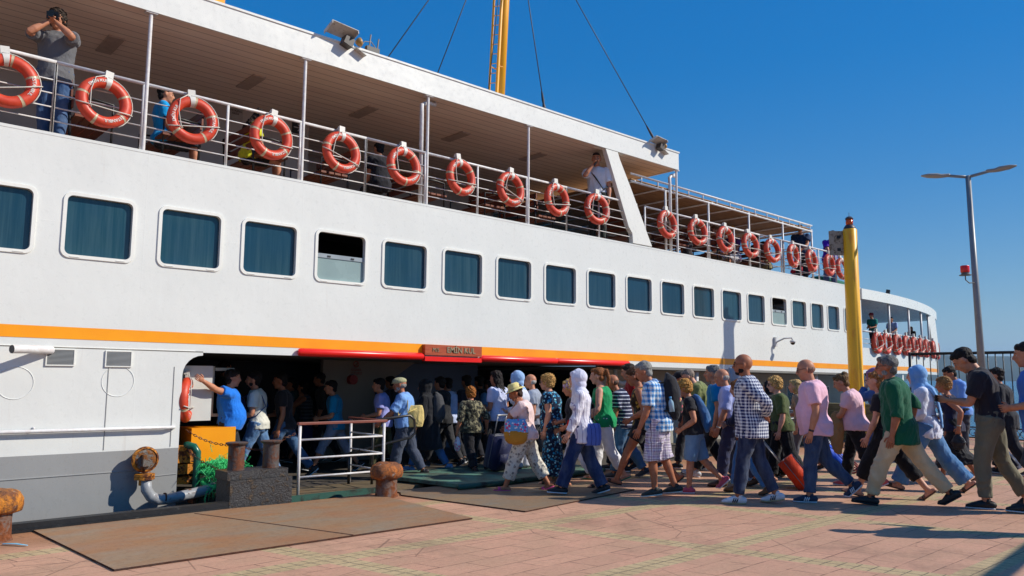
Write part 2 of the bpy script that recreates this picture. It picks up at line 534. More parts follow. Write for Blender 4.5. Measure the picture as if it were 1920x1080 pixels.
class Fig: pass
def skeleton(sp):
    F = Fig(); F.sp = sp
    legs = LEGS[sp.get('legs', 'stand')] if isinstance(sp.get('legs', 'stand'), str) else sp['legs']
    wid = sp.get('wide', 1.06); fem = sp.get('fem', 0)
    F.wid = wid
    th, sh, ah = .43, .41, .08
    F.leg = []
    low = 9
    for side, (h, k, ft) in zip((1, -1), legs):
        hp = Vector((0, side*.088, 0))
        d1 = Vector((math.sin(R(h)), side*.02, -math.cos(R(h)))); kn = hp+d1*th
        a2 = h-k
        d2 = Vector((math.sin(R(a2)), -side*.01, -math.cos(R(a2)))); an = kn+d2*sh
        # foot: pitch from the floor; toes down by ft
        fd = Vector((math.cos(R(ft)), side*.12, -math.sin(R(ft)))).normalized(); fu = Vector((math.sin(R(ft)), 0, math.cos(R(ft))))
        heel = an-fd*.06-fu*ah; toe = an+fd*.172-fu*ah*1.0
        if ft > 8:   # toes bend: ball on floor
            ball = an+fd*.115-fu*ah; toe = ball+Vector((.057, side*.01, 0))
            low = min(low, ball.z, heel.z)
        else: ball = an+fd*.12-fu*ah; low = min(low, heel.z, toe.z, ball.z)
        F.leg.append(dict(hp=hp, kn=kn, an=an, heel=heel, toe=toe, ball=ball, side=side, fu=fu, fd=fd))
    if 'pelvis' in sp: off = Vector((0, 0, sp['pelvis']))
    else: off = Vector((0, 0, -low))
    for L in F.leg:
        for k in ('hp', 'kn', 'an', 'heel', 'toe', 'ball'): L[k] = L[k]+off
    F.off = off
    # spine
    lean = R(sp.get('lean', 5)); stoop = R(sp.get('stoop', 8)); twist = R(sp.get('twist', 0))
    zs = [-.08+.02*i for i in range(32)]
    F.sp_pts = {}
    p = Vector((0, 0, -.08)); pts = []
    for z in zs:
        if z > -.079:
            a = lean*min(max(z/.2, 0), 1) + stoop*min(max((z-.3)/.2, 0), 1)
            p = p+Vector((math.sin(a), 0, math.cos(a)))*.02
        a = lean*min(max(z/.2, 0), 1) + stoop*min(max((z-.3)/.2, 0), 1)
        pts.append((z, p+off, a))
    def sp_at(z):
        i = min(max((z+.08)/.02, 0), len(pts)-1.001); k = int(i); f = i-k
        return pts[k][1].lerp(pts[k+1][1], f), pts[k][2]*(1-f)+pts[k+1][2]*f
    F.spine = sp_at
    c, a = sp_at(.47)
    F.chest_a = a
    ct, st = math.cos(twist), math.sin(twist)
    lat = Vector((-st, ct, 0)); fw = Vector((ct*math.cos(a), st, -math.sin(a))); up = Vector((math.sin(a), 0, math.cos(a)))
    F.lat, F.fw, F.up = lat, fw, up
    shw = .175*(.93 if fem else 1.0)*(.75+.25*wid)
    F.arm = []
    arms = sp.get('arms', ('down', 'down'))
    for side, ar in zip((1, -1), arms):
        if isinstance(ar, str): ar = ARMS[ar]
        tg, po, curl = ar
        S = c+lat*(side*shw)-up*.01
        T = S+fw*tg[0]+lat*(side*tg[1])+Vector((0, 0, 1))*tg[2]
        pole = fw*po[0]+lat*(side*po[1])+Vector((0, 0, po[2]))
        E, W_ = ik(S, T, .29, .25, pole)
        F.arm.append(dict(S=S, E=E, W=W_, side=side, curl=curl))
    # head
    nk, na = sp_at(.54)
    hp_ = R(sp.get('head', 5)); hy = R(sp.get('hyaw', 0)); hr = R(sp.get('hroll', 0))
    nang = na*.8+hp_*.35
    nd = Vector((math.sin(nang), 0, math.cos(nang)))
    F.neck0 = nk; F.neck1 = nk+nd*.060
    F.HR = Matrix.Rotation(twist+hy, 3, 'Z') @ Matrix.Rotation(hp_, 3, 'Y') @ Matrix.Rotation(hr, 3, 'X')
    F.hc = F.neck1 + F.HR @ Vector((.022, 0, .094))
    F.top = F.hc.z + .126
    return F

def torso_rings(F, inf=0.0, z0=-.06, z1=.55, flare=0.0):
    sp = F.sp; wid = F.wid; fem = sp.get('fem', 0); belly = sp.get('belly', 0)
    if fem: prof = [(-.14, .10, .165), (-.06, .112, .178), (.02, .112, .175), (.12, .098, .145), (.2, .09, .128), (.28, .10, .14), (.38, .112, .155), (.45, .10, .158), (.50, .075, .13), (.54, .055, .075), (.56, .05, .055)]
    else: prof = [(-.14, .10, .155), (-.06, .108, .165), (.02, .108, .163), (.12, .10, .15), (.2, .10, .147), (.28, .11, .158), (.38, .122, .172), (.45, .112, .178), (.50, .085, .155), (.54, .065, .085), (.56, .058, .062)]
    zz = [p[0] for p in prof]
    def at(z, i): return float(np.interp(z, zz, [p[i] for p in prof]))
    n = max(4, int((z1-z0)/.045))
    pts, rad = [], []
    for i in range(n+1):
        z = z0+(z1-z0)*i/n
        c, a = F.spine(max(z, -.08))
        if z < -.08: c = c+Vector((0, 0, z+.08))
        rx, ry = at(z, 1)*wid, at(z, 2)*wid
        b = belly*math.exp(-((z-.14)/.13)**2)
        rx += b*.6; ry += b*.25; fwd = b*.55
        if fem: fwd += 0
        fl = flare*max(0, (.12-z)/.2)
        pts.append(c+Vector((math.cos(a), 0, -math.sin(a)))*fwd); rad.append((rx+inf+fl, ry+inf+fl))
    return pts, rad

def leg_path(L, inf, end=1.0, flare=0.0, wid=1.0, fem=0):
    """end: 0 hip .. 1 knee .. 2 ankle"""
    hp, kn, an = L['hp'], L['kn'], L['an']
    s = [(-.1, .10), (.15, .094), (.5, .077), (.9, .058), (1.0, .056), (1.12, .054), (1.35, .056), (1.7, .040), (2.0, .037)]
    pts, rad = [], []
    for t, r in s:
        if t > end+.01: break
        if t <= 1: p = hp.lerp(kn, max(t, 0)) if t >= 0 else hp+Vector((0, 0, .05))
        else:
            p = kn.lerp(an, t-1)
            if t < 1.5: p = p-(an-kn).cross(Vector((0, 1, 0))).normalized()*(-.012)*0
        f = flare*max(0, (t-.2))/max(.3, end)
        pts.append(p); rad.append(r*(.6+.4*wid)+inf+f)
    if pts and abs(s[min(len(pts)-1, len(s)-1)][0]-end) > .02:
        t = end; p = hp.lerp(kn, t) if t <= 1 else kn.lerp(an, t-1)
        r = float(np.interp(t, [q[0] for q in s], [q[1] for q in s]))
        pts.append(p); rad.append(r*(.6+.4*wid)+inf+flare*max(0, t-.2)/max(.3, end))
    return pts, rad

def arm_path(A, inf, end=2.0, wid=1.0, flare=0.0):
    S, E, W_ = A['S'], A['E'], A['W']
    s = [(0, .058), (.25, .054), (.6, .047), (.92, .040), (1.05, .041), (1.3, .044), (1.7, .032), (2.0, .027)]
    pts, rad = [], []
    for t, r in s:
        if t > end+.01: break
        pts.append(S.lerp(E, t) if t <= 1 else E.lerp(W_, t-1)); rad.append(r*(.5+.5*wid)+inf+flare*t/end)
    if abs(s[len(pts)-1][0]-end) > .02:
        r = float(np.interp(end, [q[0] for q in s], [q[1] for q in s]))
        pts.append(S.lerp(E, end) if end <= 1 else E.lerp(W_, end-1)); rad.append(r*(.5+.5*wid)+inf+flare)
    return pts, rad

def hand(bm, A, F, fine=True):
    W_, E = A['W'], A['E']
    d = (W_-E).normalized(); side = A['side']
    inward = -F.lat*side
    n = inward-d*inward.dot(d)
    if n.length < .2: n = Vector((0, 0, -1))-d*Vector((0, 0, -1)).dot(d)
    n.normalize(); wv = d.cross(n)  # width axis
    if wv.dot(F.fw) + wv.z*.5 < 0: wv = -wv    # thumb side forward / up
    M3 = Matrix((d, wv, n)).transposed()
    pc = W_+d*.045
    A['palm'] = pc; A['M'] = M3; A['grip'] = W_+d*.085+n*.025
    return M3, pc, d, wv, n
def fingers(bm, A):
    M3 = A['M']; d, wv, n = M3.col[0], M3.col[1], M3.col[2]
    curl = A['curl']
    base = A['W']+d*.082
    for i, (o_, l) in enumerate(((.030, .072), (.010, .080), (-.011, .074), (-.031, .058))):
        c0 = curl*(1+.12*(i-1.5)); p = base+wv*o_
        q0 = p-d*.02
        a1, a2, a3 = c0*.45, c0*1.15, c0*1.6
        pts = [q0, p]
        for a_, ll in ((a1, .42), (a2, .32), (a3, .26)):
            p = p+(d*math.cos(a_)+n*math.sin(a_))*(l*ll); pts.append(p)
        tube(bm, pts, [.0088, .0088, .0082, .0076, .0062], seg=6, rnd=False)
    p = A['W']+d*.03+wv*.026
    pts = [p-wv*.008]
    td = (wv*.75+d*.65+n*.25).normalized(); p = p+td*.034; pts.append(p)
    td = (wv*.25+d*.9+n*(.2+.4*min(curl, 1))).normalized(); p = p+td*.028; pts.append(p); p = p+(d*.8+n*.6).normalized()*.02; pts.append(p)
    tube(bm, pts, [.012, .0105, .0092, .0072], seg=6)

def build_person(sp):
    """sp: dict; returns the Empty. Figure built at 1.75 m, then scaled"""
    global EYE_W
    F = skeleton(sp)
    q = sp.get('q', 1)             # 0 near, 1 middle, 2 far
    vb = (.0095, .0115, .015)[q]; vc = (.0105, .0125, .016)[q]
    wid, fem = F.wid, sp.get('fem', 0)
    root = empty("person", label=sp['label'], cat='person', group=sp.get('group'))
    SK = skin(sp.get('skin', 1))
    seed = sp.get('seed', hash_(sp['label']))
    LAT = Vector((0, 1, 0)); FWD = Vector((1, 0, 0))
    # ---- body (one surface)
    bm = BM()
    pts, rad = torso_rings(F); tube(bm, pts, rad, seg=20, ref=FWD)
    tube(bm, [F.neck0-F.up*.04, F.neck0, F.neck1, F.neck1+F.HR@Vector((0, 0, .05))], [(.07, .085), (.056, .06), (.053, .055), (.052, .052)], seg=14, ref=FWD)
    for L in F.leg:
        p, r = leg_path(L, 0, 2.0, wid=wid); tube(bm, p, r, seg=12)
        # foot
        tube(bm, [L['heel']+L['fu']*.032, L['an']-L['fu']*.04+L['fd']*.01, L['ball']+L['fu']*.030, L['toe']+Vector((0, 0, .018))],
             [(.030, .03), (.042, .036), (.028, .042), (.016, .034)], seg=10, ref=L['fu'], rnd=True)
        tube(bm, [L['an']+Vector((0, 0, .02)), L['an']-L['fu']*.045], [.037, .036], seg=10)
        # calf muscle
        cp = L['kn'].lerp(L['an'], .3); dd = (L['an']-L['kn']).normalized(); bk = Vector((-1, 0, 0)); bk = (bk-dd*bk.dot(dd)).normalized()
        ax = Matrix((bk, dd.cross(bk), dd)).transposed()
        ell(bm, cp+bk*.014, (.042, .044, .10), ax)
    for A in F.arm:
        p, r = arm_path(A, 0, 2.0, wid); tube(bm, p, r, seg=12)
        ell(bm, A['S'], (.056*(.6+.4*wid), .056*(.6+.4*wid), .058))
        M3, pc, d, wv, n = hand(bm, A, F)
        ell(bm, pc, (.050, .040, .017), M3)
        tube(bm, [A['W'], A['W']+d*.03], [(.026, .022), (.034, .018)], seg=10, ref=wv)
    if fem:
        for s in (1, -1):
            c, a = F.spine(.33); ell(bm, c+F.fw*.085*wid+F.lat*.07*s, (.055, .06, .06))
    c, a = F.spine(-.02)
    for s in (1, -1): ell(bm, c+Vector((-.040, .07*s, -.01)), (.078*wid, .080*wid, .10))
    HRm = F.HR; hc = F.hc
    def H(x, y, z): return hc+HRm@Vector((x*HS, y*HS, z*HS))
    def he(x, y, z, a, b, c_, rot=None): ell(bm, H(x, y, z), (a*HS, b*HS, c_*HS), HRm if rot is None else HRm@rot, 18, 14)
    he(-.012, 0, .022, .098, .077, .096); he(.022, 0, -.04, .068, .056, .078)
    he(.058, 0, -.092, .026, .028, .020); he(.03, 0, -.075, .05, .048, .03)
    he(.074, 0, .030, .018, .050, .012)
    for s in (1, -1):
        he(.052, s*.034, -.022, .030, .024, .026)
        he(-.008, s*.078, -.006, .020, .009, .032, Matrix.Rotation(s*R(-16), 3, 'Z'))
    tube(bm, [H(.082, 0, .024), H(.100, 0, -.004), H(.108, 0, -.022), H(.092, 0, -.030)], [(.010, .009), (.011, .012), (.013, .017), (.012, .014)], seg=10, rnd=True)
    he(.080, 0, -.052, .015, .024, .008); he(.078, 0, -.064, .014, .021, .008)
    me = remesh(bm, vb, 2, .5)
    bm = BM(); bm.from_mesh(me); bpy.data.meshes.remove(me)
    for A in F.arm: fingers(bm, A)
    for f in bm.faces: f.material_index = 0; f.smooth = True
    nf = len(bm.faces)
    for s in (1, -1):
        ell(bm, H(.070, s*.029, .008), (.0125, .014, .0075), HRm, 10, 8, mi=1)
        ell(bm, H(.0805, s*.030, .008), (.004, .0065, .0065), HRm, 8, 6, mi=2)
        tube(bm, [H(.088, s*.012, .028), H(.084, s*.032, .034), H(.070, s*.050, .028)], [.0038, .0045, .003], seg=6, mi=2)
    ell(bm, H(.0885, 0, -.058), (.007, .020, .0022), HRm, 10, 6, mi=3)
    body = obj("body", bm, [SK, plain('eye', (185, 172, 162), .3), plain('brow', (45, 32, 25), .7), plain('lip', (150, 85, 75), .5)], root, True)
    # ---- trousers / shorts / skirt
    lo = sp.get('legwear', ('trousers', (40, 45, 60)))
    if lo:
        kind, col = lo[0], lo[1]; mat = col if not isinstance(col, tuple) else cloth(col, *(lo[2:] if len(lo) > 2 else ()))
        loose = sp.get('loose', .016)
        bm = BM()
        if kind in ('trousers', 'shorts', 'capri'):
            end = {'trousers': 1.90, 'shorts': 1.08, 'capri': 1.55}[kind]; end = sp.get('legend', end)
            fl = sp.get('legflare', {'trousers': .012, 'shorts': .030, 'capri': .012}[kind])
            pts, rad = torso_rings(F, loose*.5, -.10, .10); tube(bm, pts, rad, seg=20, ref=FWD)
            c, a = F.spine(-.02)
            for s in (1, -1): ell(bm, c+Vector((-.042, .07*s, -.01)), (.080*wid+loose*.5, .082*wid+loose*.5, .11))
            for L in F.leg:
                p, r = leg_path(L, loose, end, fl, wid); tube(bm, p, r, seg=14)
            me = remesh(bm, vc, 2, .5)
        else:  # skirt / dress: one shape around both legs
            zb = sp.get('hemz', .25)
            an = [L['an'] for L in F.leg]; kn = [L['kn'] for L in F.leg]
            pts, rad = torso_rings(F, .012, -.10, .14)
            cs, rs = [], []
            n = 8
            ztop = F.off.z-.10
            for i in range(n+1):
                z = zb+(ztop-zb)*i/n
                xs, ys = [], []
                for L in F.leg:
                    for P0, P1 in ((L['hp'], L['kn']), (L['kn'], L['an'])):
                        lo_, hi_ = min(P0.z, P1.z), max(P0.z, P1.z)
                        if lo_ <= z <= hi_ and hi_-lo_ > 1e-3:
                            t = (z-P0.z)/(P1.z-P0.z); pp = P0.lerp(P1, t); xs.append(pp.x); ys.append(pp.y)
                if not xs: xs = [0]
                cx = (min(xs)+max(xs))/2
                cs.append(Vector((cx, 0, z))); rs.append(((max(xs)-min(xs))/2+.095+.05*(1-i/n), .17*wid+.03+.03*(1-i/n)))
            tube(bm, cs+pts, rs+rad, seg=28, ref=FWD)
            me = remesh(bm, vc, 3, .5)
            folds(me, .018, seed+9, 16, (1, 1, .06))
        folds(me, sp.get('legfold', .0070)*1.15, seed+3, 24, (1, 1, 1.1))
        o = bpy.data.objects.new({'trousers': 'trousers', 'shorts': 'shorts', 'capri': 'trousers'}.get(kind, 'skirt'), me)
        me.materials.append(mat); link(o, root)
        if sp.get('belt'):
            bm = BM(); pts, rad = torso_rings(F, .026, .055, .095); tube(bm, pts, rad, seg=24, ref=FWD)
            obj('belt', bm, plain('leather', (50, 30, 20), .5), root, True)
    # ---- top
    tp = sp.get('top', ('tee', (90, 90, 90)))
    if tp:
        kind, col = tp[0], tp[1]; mat = col if not isinstance(col, tuple) else cloth(col, *(tp[2:] if len(tp) > 2 else ()))
        bm = BM()
        inf = sp.get('fit', .018); hem = sp.get('hem', -.07); fl = sp.get('flare', .015)
        sl = sp.get('sleeve', {'tee': .62, 'polo': .68, 'shirt': 1.92, 'tank': 0.0}[kind])
        ztop = {'tee': .545, 'polo': .55, 'shirt': .552, 'tank': .515}[kind]
        pts, rad = torso_rings(F, inf, hem, ztop, fl); tube(bm, pts, rad, seg=24, ref=FWD)
        if hem < -.035:
            c, a = F.spine(-.02); g_ = inf+.014
            for s in (1, -1): ell(bm, c+Vector((-.046, .065*s, max(.0, hem+.10))), (.085*wid+g_*.9, .085*wid+g_*.9, .085))
            c2, a = F.spine(0)
            tube(bm, [Vector((c2.x-.01, 0, F.off.z+max(hem, -.16))), Vector((c2.x-.012, 0, F.off.z+.03)), F.spine(.12)[0]], [(.135*wid+g_*.8, .165*wid+g_*.8), (.130*wid+g_*.8, .165*wid+g_*.7), (.10*wid+inf, .14*wid+inf)], seg=24, ref=FWD)
        if fem:
            for s in (1, -1):
                c, a = F.spine(.33); ell(bm, c+F.fw*.085*wid+F.lat*.07*s, (.06+inf*.6, .065+inf*.6, .065))
        for A in F.arm:
            if sl > 0:
                p, r = arm_path(A, .019 if kind != 'shirt' else .019, sl, wid, sp.get('slflare', .012 if sl < 1.2 else .002)); tube(bm, p, r, seg=14)
                ell(bm, A['S'], (.056*(.6+.4*wid)+.025,)*3)
            else:
                ell(bm, A['S'].lerp(F.spine(.47)[0], .38), (.055, .05, .06))
        if kind in ('polo', 'shirt') and not sp.get('nocollar'):
            tube(bm, [F.neck0-F.up*.03, F.neck0+F.up*.018], [(.078, .085), (.068, .072)], seg=16, ref=FWD)
        me = remesh(bm, vc, 2, .5)
        folds(me, sp.get('topfold', .0085)*1.15, seed, 22, (1, 1, .7))
        me.materials.append(mat)
        nm = {'tee': 'tshirt', 'polo': 'polo_shirt', 'shirt': 'shirt', 'tank': 'top'}[kind]
        o = bpy.data.objects.new(nm, me); link(o, root)
    # ---- shoes
    sh = sp.get('shoes', ('sneaker', (30, 30, 32)))
    if sh:
        for L in F.leg:
            bm = BM(); c2 = sh[2] if len(sh) > 2 else (225, 225, 222)
            fu, fd = L['fu'], L['fd']
            k = .0 if sh[0] != 'sandal' else 1
            sole = [L['heel']-fd*.012+fu*.010, L['heel']+fd*.05+fu*.009, L['ball']+fu*.010, L['toe']+Vector((.012, 0, .010))]
            tube(bm, sole, [(.013, .036), (.012, .040), (.012, .050), (.011, .036)], seg=14, ref=fu, mi=1, rnd=True)
            if not k:
                tube(bm, [L['heel']+fu*.045, L['heel']+fd*.05+fu*.050, L['heel']+fd*.10+fu*.048, L['ball']+fu*.036, L['toe']+Vector((0, 0, .026))],
                     [(.040, .036), (.050, .042), (.046, .044), (.030, .047), (.018, .036)], seg=14, ref=fu, rnd=True)
                tube(bm, [L['heel']+fu*.07+fd*.03, L['an']+fu*.005], [(.04, .042), (.046, .046)], seg=12, ref=fd)
                if sh[0] == 'striped':
                    for j in range(3):
                        b0 = L['heel']+fd*(.085+.022*j)+fu*.022
                        for s in (1, -1):
                            side = fd.cross(fu)*(s*.0475)
                            tube(bm, [b0+side, b0+side*.82-fd*.02+fu*.045], [(.007, .0035)]*2, seg=6, ref=fd, mi=2)
            else:
                tube(bm, [L['ball']-fd*.02+fd.cross(fu)*.048+fu*.02, L['ball']-fd*.02+fd.cross(fu)*.03+fu*.055, L['ball']-fd*.02-fd.cross(fu)*.03+fu*.055, L['ball']-fd*.02-fd.cross(fu)*.048+fu*.02],
                     [(.022, .005)]*4, seg=8, ref=fd)
            obj('sandal' if k else 'shoe', bm, [plain('shoe', sh[1], .6), plain('sole', c2, .6), plain('trim', sh[3] if len(sh) > 3 else (25, 25, 28), .6)], root, True)
    # ---- hair and headgear
    hair_and_head(sp, F, root, seed, vb)
    # ---- extras that are worn
    for A, key in zip(F.arm, ('watchL', 'watchR')):
        if sp.get(key):
            bm = BM(); d = (A['W']-A['E']).normalized()
            tube(bm, [A['W']-d*.03, A['W']-d*.008], [.032, .031], seg=14)
            obj('watch', bm, plain('watchstrap', sp[key], .4), root, True)
    # collar / shoulder straps etc. handled by carried objects
    F.root = root
    return F

def hash_(s):
    h = 0
    for ch in s: h = (h*31+ord(ch)) & 0xffff
    return h

def hair_and_head(sp, F, root, seed, vb):
    hr = sp.get('hair', ('short', (40, 30, 25)))
    HRm = F.HR; hc = F.hc
    def H(x, y, z): return hc+HRm@Vector((x*HS, y*HS, z*HS))
    if hr and hr[0] != 'bald':
        kind, rgb = hr[0], hr[1]
        bm = BM()
        def he(x, y, z, a, b, c_, rot=None): ell(bm, H(x, y, z), (a*HS, b*HS, c_*HS), HRm if rot is None else HRm@rot, 18, 14)
        curl = kind in ('curly', 'bigcurl'); amp = .004
        if kind == 'fringe':     # bald on top, hair round the sides
            he(-.034, 0, -.008, .0765, .0792, .052); amp = .0015
        elif kind == 'buzz':
            he(-.020, 0, .026, .096, .0785, .0945); he(.03, 0, .074, .050, .062, .040); amp = .0015
        elif kind in ('short', 'ponytail', 'bun', 'long', 'bob', 'tied'):
            he(-.028, 0, .042, .102, .084, .087); he(.034, 0, .080, .046, .062, .036); he(-.058, 0, -.030, .050, .070, .062)
            if kind == 'ponytail':
                tube(bm, [H(-.10, 0, .07), H(-.15, 0, .06), H(-.165, 0, -.04), H(-.15, 0, -.15)], [.028, .034, .034, .014], seg=10, rnd=True)
            if kind in ('bun', 'tied'):
                he(-.095, 0, .085 if kind == 'bun' else .02, .048, .046, .044)
            if kind == 'long':
                tube(bm, [H(-.04, 0, .0), H(-.085, 0, -.12), H(-.12, 0, -.24), H(-.11, 0, -.36)], [(.085, .09), (.055, .10), (.045, .10), (.025, .07)], seg=14, ref=HRm@Vector((1, 0, 0)), rnd=True); amp = .009
            if kind == 'bob':
                tube(bm, [H(-.03, 0, .02), H(-.03, 0, -.06), H(-.035, 0, -.12)], [(.088, .092), (.082, .094), (.06, .08)], seg=16, ref=HRm@Vector((1, 0, 0)), rnd=True)
        elif curl:
            k = 1.0 if kind == 'curly' else 1.12
            he(-.03, 0, .032, .110*k, .096*k, .106*k); he(-.05, 0, -.03, .075*k, .09*k, .06); he(.035, 0, .085, .045, .07, .035); amp = .008
        me = remesh(bm, max(vb*.6, .0065), 1)
        co = getco(me); no = getno(me)
        d = wave(co, seed+5, 75 if not curl else 150, 6, 2.0)
        d2 = wave(co, seed+6, 230, 5)
        setco(me, co+no*((d+.4*d2)*amp)[:, None])
        me.materials.append(hairm(rgb, curl)); o = bpy.data.objects.new('hair', me); link(o, root)
        if kind == 'bun' or kind == 'tied': pass
    if sp.get('beard'):
        bm = BM(); ell(bm, H(.050, 0, -.085), (.040, .043, .030), HRm, 16, 12)
        for s in (1, -1): ell(bm, H(.02, s*.048, -.058), (.035, .014, .034), HRm, 12, 8)
        ell(bm, H(.082, 0, -.0445), (.012, .024, .0055), HRm, 12, 6)
        me = remesh(bm, .007, 1); co = getco(me); setco(me, co+getno(me)*(wave(co, seed, 150, 5)*.003)[:, None])
        me.materials.append(hairm(sp['beard'])); o = bpy.data.objects.new('beard', me); link(o, root)
    g = sp.get('glasses')
    if g:
        bm = BM(); dark = g == 'sun'
        for s in (1, -1):
            ell(bm, H(.0905, s*.032, .004), (.004, .023, .018), HRm, 12, 10, mi=1)
            lo = [H(.091+.004*0, s*.032+.024*math.cos(t), .004+.019*math.sin(t)) for t in [2*PI*i/14 for i in range(14)]]
            tube(bm, lo, .0028, seg=5, closed=True, cap=False)
            tube(bm, [H(.088, s*.055, .010), H(.04, s*.078, .012), H(-.015, s*.083, .008)], .0028, seg=5)
        tube(bm, [H(.094, .010, .008), H(.094, -.010, .008)], .0026, seg=5)
        if dark: lens = plain('dark_lens', (18, 16, 18), .08)
        else:
            if 'lens' not in _mat:
                t = NT('clear_lens'); t.set((.8, .8, .8, 1), .03); t.b.inputs["Alpha"].default_value = .18; _mat['lens'] = t.m
            lens = _mat['lens']
        obj('sunglasses' if dark else 'glasses', bm, [plain('spectacle_frame', (25, 20, 22), .35), lens], root, True)
    hg = sp.get('headgear')
    if hg:
        kind, rgb = hg[0], hg[1]
        m = cloth(rgb, *(hg[2:] if len(hg) > 2 else ()))
        bm = BM()
        def he(x, y, z, a, b, c_, rot=None): ell(bm, H(x, y, z), (a*HS, b*HS, c_*HS), HRm if rot is None else HRm@rot, 22, 16)
        if kind == 'hijab':
            # hood open at the face, wrapped under the chin, cape over the shoulders
            he(-.028, 0, .024, .112, .098, .114); he(-.035, 0, -.06, .088, .090, .085)
            he(.022, 0, .070, .064, .078, .044)
            for s in (1, -1): tube(bm, [H(.045, s*.056, .085), H(.052, s*.074, .02), H(.046, s*.070, -.06), H(.05, s*.036, -.118)], [(.026, .018)]*4, seg=10, ref=HRm@Vector((1, 0, 0)), rnd=True)
            he(.035, 0, -.125, .052, .060, .030)
            c, a = F.spine(.50)
            tube(bm, [H(-.01, 0, -.09), F.neck0+F.up*.02+F.fw*.01, c+F.fw*.0-F.up*.02], [(.082, .086), (.092, .105), (.125, .165)], seg=22, ref=Vector((1, 0, 0)), rnd=True)
            if sp.get('scarf', 0):
                L_ = sp['scarf']
                pts = [F.neck0-F.fw*.05, F.neck0-F.fw*.13-F.up*.05, F.spine(.38)[0]-F.fw*.165, F.spine(.38-L_*.5)[0]-F.fw*.18-F.lat*0, F.spine(max(.38-L_, -.05))[0]-F.fw*.19]
                tube(bm, pts, [(.07, .09), (.04, .12), (.022, .13), (.018, .11), (.012, .09)], seg=14, ref=F.fw, rnd=True)
            me = remesh(bm, .009, 2)
            # carve the face opening: push verts that sit in front of the face back
            folds(me, .0045, seed+2, 26, (1, 1, .8))
            nm = 'headscarf'
        elif kind == 'chador':
            he(-.03, 0, .024, .116, .100, .114); he(-.035, 0, -.06, .09, .092, .085)
            for s in (1, -1): tube(bm, [H(.045, s*.058, .085), H(.052, s*.076, .02), H(.046, s*.072, -.06), H(.05, s*.036, -.118)], [(.026, .018)]*4, seg=10, ref=HRm@Vector((1, 0, 0)), rnd=True)
            he(.035, 0, -.125, .052, .060, .030)
            c, a = F.spine(.48); c2, _ = F.spine(.1)
            zb = hg_z = sp.get('hemz', .22)
            tube(bm, [H(-.01, 0, -.09), F.neck0+F.fw*.01, c, c2, Vector((c2.x, 0, .6)), Vector((c2.x-.02, 0, zb))], [(.085, .09), (.11, .14), (.16, .235), (.20, .25), (.22, .26), (.26, .28)], seg=26, ref=Vector((1, 0, 0)))
            me = remesh(bm, .013, 2); folds(me, .016, seed+2, 15, (1, 1, .12)); nm = 'cloak'
        elif kind == 'bandana':
            he(-.02, 0, .034, .105, .088, .095); he(-.10, 0, -.01, .03, .03, .03); me = remesh(bm, .009, 1); folds(me, .004, seed, 40); nm = 'headscarf'
        elif kind == 'cap':
            he(-.012, 0, .052, .110, .090, .082)
            tube(bm, [H(.06, 0, .055), H(.12, 0, .052), H(.165, 0, .036)], [(.013, .075), (.008, .070), (.006, .040)], seg=14, ref=HRm@Vector((0, 0, 1)))
            me = remesh(bm, .008, 1); nm = 'cap'
        elif kind == 'capback':
            he(-.012, 0, .050, .112, .090, .082)
            tube(bm, [H(-.06, 0, .03), H(-.12, 0, .01), H(-.16, 0, -.02)], [(.013, .075), (.008, .070), (.006, .040)], seg=14, ref=HRm@Vector((0, 0, 1)))
            me = remesh(bm, .008, 1); nm = 'cap'
        elif kind == 'flatcap':
            he(0, 0, .062, .118, .092, .060); tube(bm, [H(.07, 0, .045), H(.13, 0, .035)], [(.012, .07), (.006, .05)], seg=14, ref=HRm@Vector((0, 0, 1)))
            me = remesh(bm, .008, 1); nm = 'cap'
        elif kind == 'sunhat':
            prof = [(.001, .150), (.06, .147), (.088, .125), (.096, .075), (.100, .060), (.160, .035), (.162, .030), (.10, .050), (.08, .055)]
            M = Matrix.Translation(hc)@HRm.to_4x4()@Matrix.Translation((-.01, 0, .002))@Matrix.Scale(HS, 4)
            lathe(bm, prof, 32, M=M)
            me = bpy.data.meshes.new('hat'); bm.to_mesh(me); bm.free()
            me.polygons.foreach_set("use_smooth", [True]*len(me.polygons)); nm = 'sun_hat'
        me.materials.append(m)
        o = bpy.data.objects.new(nm, me); link(o, root)
        if kind == 'sunhat':
            bm = BM(); M = Matrix.Translation(hc)@HRm.to_4x4()@Matrix.Translation((-.01, 0, .002))@Matrix.Scale(HS, 4)
            lathe(bm, [(.094, .060), (.1015, .060), (.0995, .085), (.092, .085)], 32, M=M)
            obj('hat_band', bm, cloth((215, 200, 150)), root, True)
    if sp.get('headband'):
        bm = BM(); pts = [H(-.02+.104*math.cos(t)*1.0, .09*math.sin(t), .055+.02*math.cos(t)) for t in [2*PI*i/24 for i in range(24)]]
        tube(bm, pts, (.012, .012), seg=8, closed=True, cap=False); obj('headband', bm, plain('band', sp['headband'], .4), root, True)

